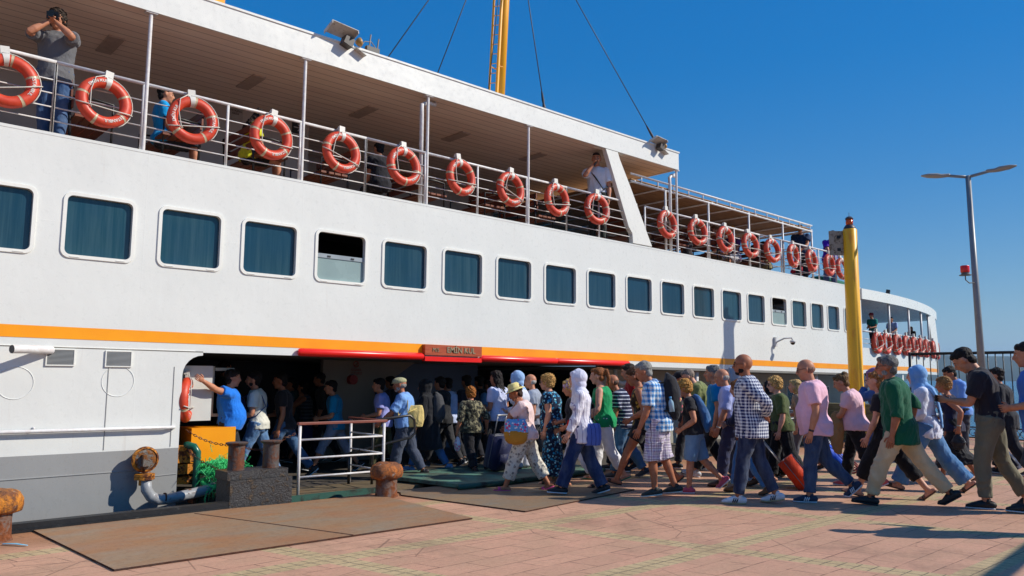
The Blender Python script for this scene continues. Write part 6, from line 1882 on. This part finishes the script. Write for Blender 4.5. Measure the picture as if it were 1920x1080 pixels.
F = P(1376, 913, 692, 2, label="old bald man in a lavender shirt and navy trousers with a wristwatch", group=CROWD, q=0, skin=1, wide=1.14, belly=.045, top=('polo', (178, 186, 226)), hem=.0, fit=.022, sleeve=.85, legwear=('trousers', (52, 56, 82)), loose=.024, belt=1, shoes=('plain', (60, 40, 28), (30, 24, 20)), hair=('fringe', (168, 162, 156)), arms=(((.15, .06, -.47), (-1, .3, 0), .7), 'down'), legs='stepL', watchL=(170, 170, 165), head=14, stoop=14)
P(1352, 898, 685, 2, label="grey-haired man in a teal T-shirt ahead of the old man in lavender", group=CROWD, q=0, skin=1, wide=1.08, belly=.04, top=('tee', (18, 122, 168)), hem=-.08, fit=.022, legwear=('trousers', BLK_), shoes=('sneaker', (190, 192, 198), (225, 225, 228)), hair=('short', (118, 116, 114)), arms=('down', 'fwd'), legs='bigR', head=2)
F = P(1402, 926, 714, 4, label="short woman with auburn curls in a navy cardigan and blue jeans", group=CROWD, q=0, skin=0, fem=1, wide=1.1, top=('shirt', (26, 30, 52)), sleeve=1.55, hem=-.10, fit=.028, nocollar=1, legwear=('trousers', (78, 124, 174), 'denim'), legflare=.035, loose=.024, shoes=('plain', (120, 84, 52), (60, 46, 36)), hair=('curly', (150, 96, 56)), arms=('fold', 'fold'), legs='stepR', head=12)
shoulder_bag(F, "brown leather bag at the side of the short woman in the navy cardigan", (128, 74, 56), side=1, w_=.08, h_=.10, th=.04, zoff=.02, fwd=.06, strapc=(90, 52, 40))
P(1396, 903, 686, 0, label="woman in a grey headscarf and sunglasses beyond the bald checked shirt man", group=CROWD, q=1, skin=0, fem=1, top=('shirt', (150, 160, 176)), legwear=('trousers', (70, 70, 80)), headgear=('hijab', (140, 148, 158)), glasses='sun', hair=None, arms=('down', 'down'), legs='stepL')
P(1322, 888, 692, 4, label="balding man in a khaki green shirt bending forward", group=CROWD, q=0, skin=0, wide=1.16, belly=.03, top=('shirt', (118, 124, 82)), sleeve=1.3, hem=-.14, fit=.028, topfold=.010, legwear=('trousers', BLK_), loose=.028, shoes=('sneaker', (28, 28, 30), (60, 60, 62)), hair=('buzz', (150, 132, 118)), arms=('down', 'fwd'), legs='stepL', head=30, lean=12, stoop=18)
P(1290, 880, 697, 0, label="man in a black cap between the plaid shirt man and the khaki shirt man", group=CROWD, q=1, skin=2, top=('tee', (36, 40, 48)), legwear=('trousers', (40, 42, 50)), headgear=('capback', (30, 30, 34)), hair=('buzz', (30, 24, 20)), beard=(30, 24, 20), arms=('down', 'down'), legs='stepR', head=12)
F = P(1304, 924, 713, 4, label="woman with curly golden hair, black top and denim shorts to the knee", group=CROWD, q=0, skin=1, fem=1, wide=1.14, belly=.03, top=('tee', (34, 34, 38)), hem=-.03, fit=.024, sleeve=.5, legwear=('shorts', (112, 142, 172), 'denim'), legend=1.0, loose=.022, shoes=('sneaker', (196, 80, 104), (225, 225, 230)), hair=('curly', (196, 140, 68)), arms=('bag', 'down'), legs='toeL', head=16, stoop=16)
o = item(F, F.spine(.24)[0]-F.fw*.16+F.lat*.06, "denim_jacket", "blue denim jacket slung over the shoulder of the woman in denim shorts", "jacket", Matrix.Rotation(R(16), 4, 'Y'))
bm = BM(); tube(bm, [(.02, 0, .26), (0, 0, .16), (-.02, 0, 0), (-.01, 0, -.18), (.02, 0, -.26)], [(.05, .08), (.06, .11), (.07, .12), (.06, .11), (.03, .07)], seg=20, ref=Vector((1, 0, 0)), rnd=True); me = remesh(bm, .012, 2); folds(me, .016, 5, 22, (1, 1, .4)); me.materials.append(cloth((52, 92, 140), 'denim')); link(bpy.data.objects.new("fabric", me), o)
F = P(1236, 931, 679, 4, label="grey-haired man in a blue plaid shirt and plaid shorts with a black backpack", group=CROWD, q=0, skin=2, wide=1.14, belly=.03, top=('shirt', (92, 152, 206), 'plaid', (226, 234, 242), (36, 44, 110)), sleeve=.80, slflare=.014, hem=-.10, fit=.026, legwear=('shorts', (224, 220, 226), 'plaid', (160, 148, 176), (88, 66, 96)), legend=1.12, loose=.03, legflare=.035, shoes=('plain', (46, 46, 42), (226, 222, 210)), hair=('short', (152, 150, 144)), arms=('fwd', 'back'), legs=((10, 14, 8), (-8, 12, 8)), head=22, stoop=16, lean=8)
backpack(F, "black backpack with a floral pocket and a water bottle on the plaid shirt man", (30, 30, 34), (48, 44, 46), ('floral', (170, 60, 90), (190, 180, 120)), 1.05, bottle=True)
F = P(1208, 910, 690, 6, label="woman in a leopard print top, hair tied up, with bare tanned legs", group=CROWD, q=0, skin=2, fem=1, top=('tank', (52, 38, 24), 'floral', (176, 140, 72), (20, 16, 14)), hem=-.05, legwear=('shorts', (26, 26, 30)), legend=.55, shoes=('sandal', (60, 44, 34), (50, 36, 28)), hair=('bun', (92, 56, 32)), arms=('bag', 'down'), legs='bigL', head=22)
P(1193, 884, 683, 0, label="dark-haired man in a dark red shirt behind the striped T-shirt man", group=CROWD, q=1, skin=1, top=('tee', (132, 24, 34)), legwear=('trousers', (40, 44, 60)), hair=('short', (40, 28, 22)), arms=('down', 'down'), legs='stepL', head=14)
F = P(1172, 896, 703, 2, label="bald man in a navy T-shirt with white stripes and blue jeans", group=CROWD, q=0, skin=2, wide=1.12, belly=.03, top=('tee', (30, 34, 62), 'hstripe', (196, 200, 212)), hem=-.08, fit=.022, sleeve=.75, legwear=('trousers', (50, 88, 124), 'denim'), loose=.024, shoes=('sneaker', (40, 46, 60), (120, 120, 124)), hair=('fringe', (110, 84, 70)), arms=('fwd', 'down'), legs='stepL', head=16, stoop=18, lean=10)
F = P(1158, 882, 716, 8, label="person with dark curly hair and a blue backpack, low among the crowd", group=CROWD, q=1, skin=1, top=('tee', (28, 28, 34)), legwear=('trousers', (34, 34, 40)), hair=('curly', (36, 28, 26)), arms=('hold', 'hold'), legs='stepR')
backpack(F, "blue and black backpack low among the crowd behind the green top woman", (56, 84, 128), (28, 30, 36), (), .95)
F = P(1134, 902, 690, 10, label="woman in a green sleeveless top and white trousers with an auburn ponytail", group=CROWD, q=0, skin=0, fem=1, wide=1.1, top=('tank', (32, 138, 86)), hem=-.08, fit=.026, legwear=('trousers', (222, 222, 224)), loose=.026, legend=1.75, shoes=('sandal', (150, 110, 80), (50, 130, 96)), hair=('ponytail', (150, 88, 44)), arms=(((.18, .12, -.40), (-1, .5, -.2), .8), 'hold'), legs='stepR', head=8)
F = P(1092, 928, 694, 0, label="woman in a white headscarf, long striped white shirt and dark jeans", group=CROWD, q=0, skin=0, fem=1, wide=1.08, top=('shirt', (226, 224, 232), 'vstripe', (150, 142, 172)), sleeve=1.86, hem=-.18, fit=.024, flare=.015, topfold=.007, nocollar=1, legwear=('trousers', (26, 44, 84), 'denim'), legflare=.040, legend=1.95, shoes=('sneaker', (30, 32, 40), (226, 226, 230)), headgear=('hijab', (214, 214, 228)), hair=None, arms=('fwd', 'down'), legs=((22, 4, -4), (-14, 12, 18)), head=2, lean=2)
shoulder_bag(F, "blue striped cloth bag hanging behind the woman in the white headscarf", (86, 104, 168), side=1, pat=('vstripe', (40, 52, 110)), w_=.13, h_=.15, th=.05, zoff=-.06, fwd=-.14, out=.15)
F = P(1082, 914, 713, 0, label="woman in a purple bandana and black T-shirt with white trousers", group=CROWD, q=0, skin=1, fem=1, wide=1.16, belly=.03, top=('tee', (32, 32, 38)), hem=-.13, fit=.03, sleeve=.9, legwear=('capri', (214, 214, 222)), legend=1.6, loose=.024, shoes=('sandal', (30, 26, 28), (30, 26, 28)), headgear=('bandana', (170, 148, 186), 'floral', (110, 90, 140), (220, 210, 230)), hair=('curly', (210, 172, 100)), arms=('bag', 'hold'), legs='stepR', head=16)
shoulder_bag(F, "red bag under the arm of the woman in the purple bandana", (190, 24, 28), side=1, w_=.10, h_=.13, th=.04, zoff=.05, fwd=.06, cross=False)
F = P(1036, 908, 702, 14, label="woman in a long blue floral dress with blonde hair pinned up and sunglasses", group=CROWD, q=0, skin=0, fem=1, wide=1.28, belly=.04, top=('tee', (18, 34, 60), 'floral', (62, 138, 180), (150, 205, 220)), hem=-.02, fit=.024, sleeve=.4, legwear=('skirt', (18, 34, 60), 'floral', (62, 138, 180), (150, 205, 220)), hemz=.16, shoes=('sandal', (80, 60, 45), (60, 44, 34)), hair=('curly', (204, 156, 88)), glasses='sun', arms=('down', 'hold'), legs='stand', head=4)
P(1004, 884, 702, 6, label="white-haired man in grey between the straw hat and the floral dress", group=CROWD, q=1, skin=1, top=('tee', (150, 156, 168)), legwear=('trousers', (60, 60, 66)), hair=('fringe', (186, 180, 172)), arms=('down', 'down'), legs='stepL')
F = P(985, 921, 722, 4, label="woman in a straw sun hat, pale pink T-shirt and floral white trousers", group=CROWD, q=0, skin=2, fem=1, wide=1.2, belly=.05, top=('tee', (232, 204, 200)), hem=-.05, fit=.026, sleeve=.7, legwear=('trousers', (206, 202, 190), 'floral', (128, 126, 122), (170, 160, 150)), legend=1.72, loose=.032, legflare=.018, legfold=.010, shoes=('sandal', (212, 74, 138), (212, 74, 138)), headgear=('sunhat', (222, 208, 146)), hair=('short', (58, 40, 30)), arms=('up', 'hold'), legs=((24, 6, -2), (-20, 10, 20)), head=22, stoop=18)
shoulder_bag(F, "flowered tote bag with a straw base on the arm of the straw hat woman", (110, 160, 205), side=1, pat=('floral', (210, 90, 130), (230, 225, 235)), w_=.19, h_=.16, th=.06, zoff=.10, fwd=.13, cross=False, c2=(176, 128, 66), strapc=(150, 110, 70), name="tote_bag")
P(978, 888, 697, 14, label="woman in a pale blue headscarf and white top behind the straw hat woman", group=CROWD, q=1, skin=0, fem=1, wide=1.1, top=('shirt', (214, 216, 224)), hem=-.2, fit=.03, legwear=('trousers', (190, 190, 198)), headgear=('hijab', (156, 182, 216)), hair=None, arms=('down', 'hold'), legs='stand', nocollar=1)
F = P(936, 884, 696, 38, label="girl with very long dark curls in a white T-shirt and black trousers", group=CROWD, q=0, skin=1, fem=1, top=('tee', (200, 206, 230)), hem=-.04, fit=.022, legwear=('trousers', BLK_), hair=('long', (34, 26, 24)), arms=('hold', 'down'), legs='stepR', wide=1.06)
F = P(884, 889, 726, 62, label="woman with short auburn curls in a grey patterned blouse, seen from behind", group=CROWD, q=0, skin=1, fem=1, wide=1.22, belly=.02, top=('tee', (56, 54, 42), 'camo', (128, 122, 98), (24, 22, 20)), hem=-.08, fit=.026, sleeve=1.15, legwear=('trousers', (24, 22, 26)), loose=.024, shoes=('plain', (60, 34, 30), (110, 90, 70)), hair=('curly', (172, 104, 40)), arms=(((.02, .12, -.50), (-1, .5, 0), 1.1), ((-.05, .16, -.48), (-1, .3, 0), 1.1)), legs='stepR')
held_bag(F, 0, "white plastic bag hanging from the left hand of the auburn-haired woman", (216, 214, 222), pat=('floral', (206, 120, 160), (120, 140, 180)))
g = G(930, 893); suitcase(g.x, g.y, F.az+R(20), R(-14), .54, .38, .24, (26, 30, 62), "dark blue wheeled suitcase pulled by the auburn-haired woman", z=.086, hl=.30)
for (fx, fy, tp, c, lab, hairc) in ((878, 870, 704, (34, 34, 40), "dark-haired man in black ahead of the auburn-haired woman", 0), (902, 864, 705, (30, 30, 34), "tall dark-haired man in shadow left of the long-haired girl", 0), (922, 867, 712, (96, 122, 150), "person in a grey-blue T-shirt in shadow beside the long-haired girl", 0)):
    P(fx, fy, tp, 50, label=lab, group=INS, q=2, skin=2, top=('tee', c), legwear=('trousers', (30, 30, 36)), hair=('short', (28, 22, 20)), arms=('down', 'down'), legs='stepL')
P(830, 876, 707, 30, label="man in a dark jacket over a white shirt stepping aboard", group=CROWD, q=1, skin=1, top=('shirt', (34, 34, 36)), sleeve=1.9, hem=-.06, legwear=('trousers', (52, 52, 54)), hair=('short', (28, 22, 20)), arms=('down', 'hold'), legs='strideL', shoes=('sneaker', (40, 50, 60), (225, 225, 228)))
P(843, 872, 709, 40, label="person in a white shirt glimpsed behind the dark-jacketed man", group=INS, q=2, skin=1, top=('tee', (190, 200, 226)), legwear=('trousers', (32, 32, 36)), hair=('short', (28, 22, 20)), arms=('down', 'down'), legs='stepL')
F = P(802, 886, 713, 18, label="woman in a long black cloak with a grey backpack and jeans below", group=CROWD, q=1, skin=1, fem=1, top=('shirt', BLK_), legwear=('trousers', (70, 110, 160), 'denim'), headgear=('chador', (26, 26, 30)), hair=None, arms=(((.1, .12, -.45), (-1, .5, 0), .7), 'down'), legs='strideL', hemz=.42, shoes=('sneaker', (110, 150, 190), (225, 225, 228)))
backpack(F, "grey backpack on the back of the woman in the long black cloak", (66, 66, 68), (56, 56, 60), (), 1.0)
F = P(758, 898, 708, 8, label="old man in a beige cap and light blue shirt leaning on the ramp handrail", group=CROWD, q=0, skin=2, wide=1.18, belly=.04, top=('polo', (132, 166, 214)), hem=-.03, fit=.026, sleeve=.9, legwear=('trousers', (66, 72, 86)), loose=.028, shoes=('plain', (40, 36, 34), (30, 28, 28)), headgear=('flatcap', (168, 166, 132)), hair=('fringe', (150, 146, 140)), beard=(170, 165, 160), arms=(((.36, .05, -.30), (-1, .6, -.3), 1.0), 'hold'), legs='stepL', watchL=(40, 36, 34), lean=4, stoop=14)
shoulder_bag(F, "large cream shoulder bag on the back of the capped old man", (212, 190, 132), side=1, w_=.17, h_=.18, th=.07, zoff=.16, fwd=-.17, cross=False, strapc=(200, 180, 120), name="shoulder_bag", out=.10)
F = P(716, 886, 710, 4, label="young man in a lilac T-shirt just ahead of the capped old man", group=CROWD, q=1, skin=1, top=('tee', (160, 162, 214)), legwear=('trousers', (78, 76, 52)), hair=('short', (30, 24, 22)), arms=('hold', 'down'), legs='stepL')

# ---- inside the opening, from the left
F = PD(446, .5, 693, 176, 0, label="stout man in a blue T-shirt, arm stretched to the hull edge", group=INS, q=0, skin=1, wide=1.2, belly=.10, top=('tee', (66, 122, 208)), hem=-.02, fit=.018, sleeve=.6, legwear=('trousers', (34, 36, 40)), loose=.022, hair=('short', (34, 26, 22)), arms=('down', ((-.42, .36, .17), (0, .3, -1), .8)), legs=((18, 30, 12), (-6, 2, 0)), lean=-2, head=6, hyaw=14)
F = PD(500, .8, 697, 8, 0, label="man in a cream T-shirt and pale jeans clutching a dark blue backpack", group=INS, q=0, skin=1, top=('tee', (206, 204, 192)), hem=-.06, legwear=('trousers', LJ, 'denim'), hair=('short', (30, 24, 22)), beard=(34, 26, 22), arms=('hold', 'hold'), legs='strideL', head=2)
backpack(F, "dark blue backpack held against the chest of the man in the cream T-shirt", (32, 56, 104), (22, 36, 70), (), .9, front=True)
P(530, 896, 700, 6, label="man in a black T-shirt behind the man in cream", group=INS, q=1, skin=2, top=('tee', (36, 32, 34)), legwear=('trousers', (60, 88, 120), 'denim'), hair=('short', (30, 24, 22)), arms=('down', 'hold'), legs='bigL')
P(572, 868, 716, 10, label="woman in a striped top and blue skirt deep in the shadow", group=INS, q=1, skin=2, fem=1, top=('tank', (80, 84, 88), 'hband', (40, 44, 52)), legwear=('skirt', (34, 52, 96)), hemz=.5, hair=('bob', (34, 24, 22)), arms=('up', 'down'), legs='strideL')
P(548, 866, 708, 0, label="dark figure between the man in black and the striped woman", group=INS, q=2, skin=2, top=('tee', (40, 60, 60)), legwear=('trousers', (30, 30, 36)), hair=('short', (30, 24, 22)), arms=('down', 'hold'), legs='stepL')
P(604, 868, 700, 10, label="tall dark-haired man in a brown shirt behind the boy in turquoise", group=INS, q=1, skin=2, top=('shirt', (44, 38, 34)), sleeve=1.2, legwear=('trousers', (36, 36, 42)), hair=('short', (28, 22, 20)), arms=('down', 'fwd'), legs='stepL', head=10)
P(626, 884, 714, 0, label="boy in a turquoise T-shirt and grey shorts striding in", group=INS, q=0, skin=1, top=('tee', (30, 130, 168)), hem=-.08, sleeve=.8, legwear=('capri', (128, 134, 150)), legend=1.35, hair=('short', (26, 20, 20)), arms=('hold', 'down'), legs='bigL', head=8)
P(404, 870, 676, 150, label="barely lit man in the darkness left of the stout man", group=INS, q=2, skin=2, top=('tee', (34, 34, 38)), legwear=('trousers', (28, 28, 32)), hair=('short', (28, 22, 20)), arms=('down', 'down'), legs='stand')
P(735, 860, 706, 30, label="dark figure in shadow behind the capped old man", group=INS, q=2, skin=2, top=('tee', (44, 50, 60)), legwear=('trousers', (28, 28, 32)), hair=('short', (28, 22, 20)), arms=('down', 'down'), legs='stand')

# ---- upper deck
DZ = 4.12
F = PD(84, .34, 24, -74, DZ, label="curly-haired man in a grey T-shirt and jeans photographing from the rail", group=UP, q=0, skin=1, wide=1.1, top=('tee', (104, 104, 106)), hem=-.10, fit=.024, sleeve=.75, legwear=('trousers', (58, 84, 122), 'denim'), hair=('curly', (62, 50, 40)), arms=('camera', 'camera'), legs='stand', head=10, lean=2)
camera_item(F, "black camera held up by the curly-haired man at the rail")
F = PD(298, .62, 163, 176, DZ, label="seated dark-haired man in a light blue T-shirt, arm on the bench", group=UP, q=1, skin=1, top=('tee', (60, 150, 205)), legwear=('shorts', (44, 48, 56)), hair=('short', (28, 22, 20)), arms=('lap', 'lap'), legs='sit', pelvis=.53, lean=-6)
F = PD(463, .6, 204, 172, DZ, label="seated woman in a yellow T-shirt with sunglasses on her dark hair", group=UP, q=1, skin=1, fem=1, top=('tee', (206, 206, 82)), legwear=('shorts', (26, 26, 30)), legend=.7, hair=('long', (44, 28, 22)), headband=(20, 18, 20), arms=('lap', 'lap'), legs='sit', pelvis=.53, head=24, lean=6)
PD(712, .8, 265, 60, DZ, label="seated dark-haired man in black seen from behind, by the fifth life ring", group=UP, q=1, skin=1, top=('tee', (30, 30, 36)), legwear=('trousers', (40, 40, 46)), hair=('short', (24, 20, 20)), arms=('lap', 'lap'), legs='sit', pelvis=.53)
F = PD(1120, .32, 289, -84, DZ, label="man in a white polo shirt with a black strap filming from the rail", group=UP, q=0, skin=1, top=('polo', (216, 220, 228)), hem=-.03, legwear=('trousers', (40, 44, 40)), hair=('buzz', (40, 30, 26)), arms=('down', ((.22, -.12, .12), (.3, .7, -1), 1.0)), legs='stand', head=6)
phone(F, 1, "phone held to the face of the man in the white polo shirt")
shoulder_bag(F, "black sling bag across the chest of the man in the white polo shirt", BLK_, side=1, w_=.08, h_=.09, th=.04, zoff=.08)
PD(1288, 1.0, 438, 60, sh(13.5, DZ), label="seated person in dark clothes just aft of the raked pillar", group=UP, q=2, skin=2, top=('tee', (50, 46, 50)), legwear=('trousers', (40, 40, 46)), hair=('short', (28, 22, 20)), arms=('lap', 'lap'), legs='sit', pelvis=.53)
PD(1343, .9, 425, -40, sh(15, DZ), label="seated man in a navy T-shirt and sunglasses under the reed canopy", group=UP, q=1, skin=1, top=('tee', (40, 44, 84)), legwear=('shorts', (70, 60, 50)), hair=('short', (120, 80, 50)), glasses='sun', arms=('lap', 'lap'), legs='sit', pelvis=.53)
PD(1374, 1.1, 427, -60, sh(16, DZ), label="seated woman in a straw hat under the reed canopy", group=UP, q=1, skin=1, fem=1, top=('tee', (90, 60, 110)), legwear=('shorts', (180, 180, 186)), headgear=('sunhat', (205, 165, 95)), hair=('short', (80, 50, 35)), arms=('lap', 'lap'), legs='sit', pelvis=.53)
PD(1418, .9, 440, -30, sh(17.3, DZ), label="seated dark-haired woman in black under the reed canopy", group=UP, q=1, skin=2, fem=1, top=('tee', (36, 34, 38)), legwear=('shorts', (60, 52, 44)), hair=('bob', (90, 50, 34)), arms=('lap', 'lap'), legs='sit', pelvis=.53)
PD(1434, 1.0, 452, 20, sh(17.8, DZ), label="seated bare-armed person in khaki near the canopy's aft end", group=UP, q=1, skin=2, top=('tank', (140, 130, 96)), legwear=('shorts', (120, 112, 84)), hair=('buzz', (60, 44, 34)), arms=('lap', 'up'), legs='sit', pelvis=.53)
PD(1505, .9, 456, -60, sh(19.3, DZ), label="seated person in an orange T-shirt at the aft end of the rail", group=UP, q=1, skin=1, top=('tee', (226, 120, 60)), legwear=('shorts', (170, 40, 60)), hair=('short', (60, 40, 30)), arms=('lap', 'lap'), legs='sit', pelvis=.53)
PD(1500, .50, 423, -86, sh(19, DZ), label="man in a navy T-shirt and sunglasses leaning both arms on the rail", group=UP, q=1, skin=1, wide=1.12, top=('tee', (30, 50, 86)), legwear=('trousers', (40, 42, 50)), hair=('buzz', (60, 44, 36)), glasses='sun', arms=(((.34, -.12, -.26), (-.5, 1, -.2), .7), ((.34, -.12, -.26), (-.5, 1, -.2), .7)), legs='stand', lean=16)
PD(1552, .52, 437, -110, sh(20.3, DZ), label="man in a purple T-shirt leaning over the rail by the yellow pole", group=UP, q=1, skin=1, wide=1.12, top=('tee', (84, 44, 150)), legwear=('trousers', (90, 110, 140)), hair=('short', (40, 30, 28)), arms=(((.36, -.10, -.24), (-.5, 1, -.2), .7), ((.36, -.10, -.24), (-.5, 1, -.2), .7)), legs='stand', lean=30, head=20)
# stern deck
for px, tp, Y, sp in ((1627, 587, .45, dict(label="woman in a teal T-shirt and maroon cap at the stern rail", top=('tee', (20, 120, 112)), headgear=('cap', (120, 24, 44)), hair=('short', (60, 40, 34)), fem=1, turn=-60)),
                      (1664, 595, .55, dict(label="man in a light blue shirt leaning on the stern rail", top=('polo', (150, 170, 210)), hair=('short', (30, 24, 22)), lean=18, turn=-70)),
                      (1698, 613, .75, dict(label="woman in a black headscarf leaning on the stern rail", top=('shirt', (22, 20, 24)), headgear=('hijab', (24, 22, 26)), hair=None, fem=1, lean=10, turn=-80))):
    turn = sp.pop('turn')
    PD(px, Y, tp, turn, 2.0 if px > 1700 else 2.36-.0, group="passengers on the stern deck", q=2, skin=1, legwear=('trousers', (40, 44, 60)), arms=('hold', 'hold'), legs='stand', **sp)
# seated behind the low white rail
PD(1577, .75, 733, -70, 0, label="seated woman in a burgundy top and sunglasses beyond the low white rail", group="passengers seated on the main deck", q=2, skin=0, fem=1, top=('tee', (120, 20, 70)), legwear=('skirt', (60, 40, 50)), hemz=.5, hair=('short', (170, 150, 130)), glasses='sun', arms=('lap', 'lap'), legs='sit', pelvis=.6)
PD(1598, .75, 742, -60, 0, label="seated person in brown beyond the low white rail beside the yellow pole", group="passengers seated on the main deck", q=2, skin=2, top=('tee', (96, 60, 44)), legwear=('trousers', (60, 50, 44)), hair=('short', (90, 60, 40)), arms=('lap', 'lap'), legs='sit', pelvis=.55)
# blue trolley bag behind the pink polo man
g = G(1592, 886); o = empty("shopping_trolley", (g.x, g.y, 0), az_left(g.x, g.y), "bright blue shopping trolley bag leaning between the pink polo man and pink T-shirt woman", "trolley bag")
bm = BM(); Mt = Matrix.Rotation(R(42), 4, 'Y'); tube(bm, [Mt@Vector(p) for p in ((0, 0, .08), (0, 0, .2), (0, 0, .42), (.01, 0, .58))], [(.10, .15), (.13, .18), (.13, .18), (.05, .14)], seg=18, ref=Mt.to_3x3()@Vector((1, 0, 0)), rnd=True); me = remesh(bm, .013, 2); folds(me, .012, 8, 20); me.materials.append(cloth((22, 88, 196), rough=.5)); link(bpy.data.objects.new("bag_body", me), o)
for s in (-1, 1):
    bm = BM(); torus(bm, (-.06, s*.19, .085), .07, .014, seg=24, sub=8); 
    for k in range(5): cyl(bm, (-.06, s*.19, .085), (-.06+.065*math.cos(k*1.257), s*.19, .085+.065*math.sin(k*1.257)), .006, 5)
    obj("wheel", bm, plain("wheel_red", (140, 40, 30), .5), o, True)
bm = BM()
for s in (-1, 1): tube(bm, [Mt@Vector((-.11, s*.12, .02)), Mt@Vector((-.11, s*.12, .62)), Mt@Vector((-.08, s*.05, .80))], .009, seg=7)
tube(bm, [Mt@Vector((-.08, -.06, .80)), Mt@Vector((-.08, .06, .80))], .013, seg=8); obj("frame", bm, plain("frame_steel", (150, 150, 155), .35, .5), o, True)
# a passer-by just outside the picture on the right, whose long shadow falls across the bricks
F = build_person(dict(label="passer-by just beyond the picture's right edge casting the long shadow", q=2, top=('tee', (90, 90, 96)), legwear=('trousers', (60, 60, 70)), hair=('short', (40, 30, 26)), arms=('down', ((.30, .10, -.1), (-.3, .4, -1), .9)), legs='stepL')); place(F, 9.45, -7.98, 1.86, R(100), 0)
ROOTS_DONE = True
print([h for h in HTS if h[1] > 1.92 or h[1] < 1.5])
print('T', round(time.time()-T0, 1), 'polys', sum(len(o.data.polygons) for o in bpy.data.objects if o.type == 'MESH'))
# ------------------------------------------------------------------ unseen beam added to cast the corner shadow, haze, hand-over
gb = empty("shadow_beam", (10.6, -10.6, 0), 0, "grey steel beam on two posts beyond the picture's right edge, shading its corner", "beam")
bm = BM(); box(bm, -1.6, 2.6, -.03, .10, 2.94, 3.0, M=Matrix.Rotation(R(5), 4, 'Z')); obj("beam", bm, GAL, gb, bevel=.01)
for x in (-1.3, 2.3):
    bm = BM(); tube(bm, [(x, .05+x*.087, 0), (x, .05+x*.087, 2.9)], .04, seg=10); obj("post", bm, GAL, gb, True)
if HAZE:
    hz = bpy.data.materials.new("haze"); hz.use_nodes = True; ht = hz.node_tree
    ht.nodes.remove(ht.nodes["Principled BSDF"]); pv = ht.nodes.new("ShaderNodeVolumePrincipled")
    pv.inputs["Color"].default_value = (.50, .74, 1.0, 1); pv.inputs["Density"].default_value = HAZE; pv.inputs["Anisotropy"].default_value = .2
    ht.links.new(pv.outputs[0], ht.nodes["Material Output"].inputs["Volume"])
    bm = BM(); box(bm, -15000, 15000, -15000, 15000, -2.4, 260)
    tag(obj("haze", bm, hz), kind="stuff")
for o in list(COL.objects):
    ROOT.objects.link(o); COL.objects.unlink(o)
bpy.data.collections.remove(COL)
print('T', round(time.time()-T0, 1))
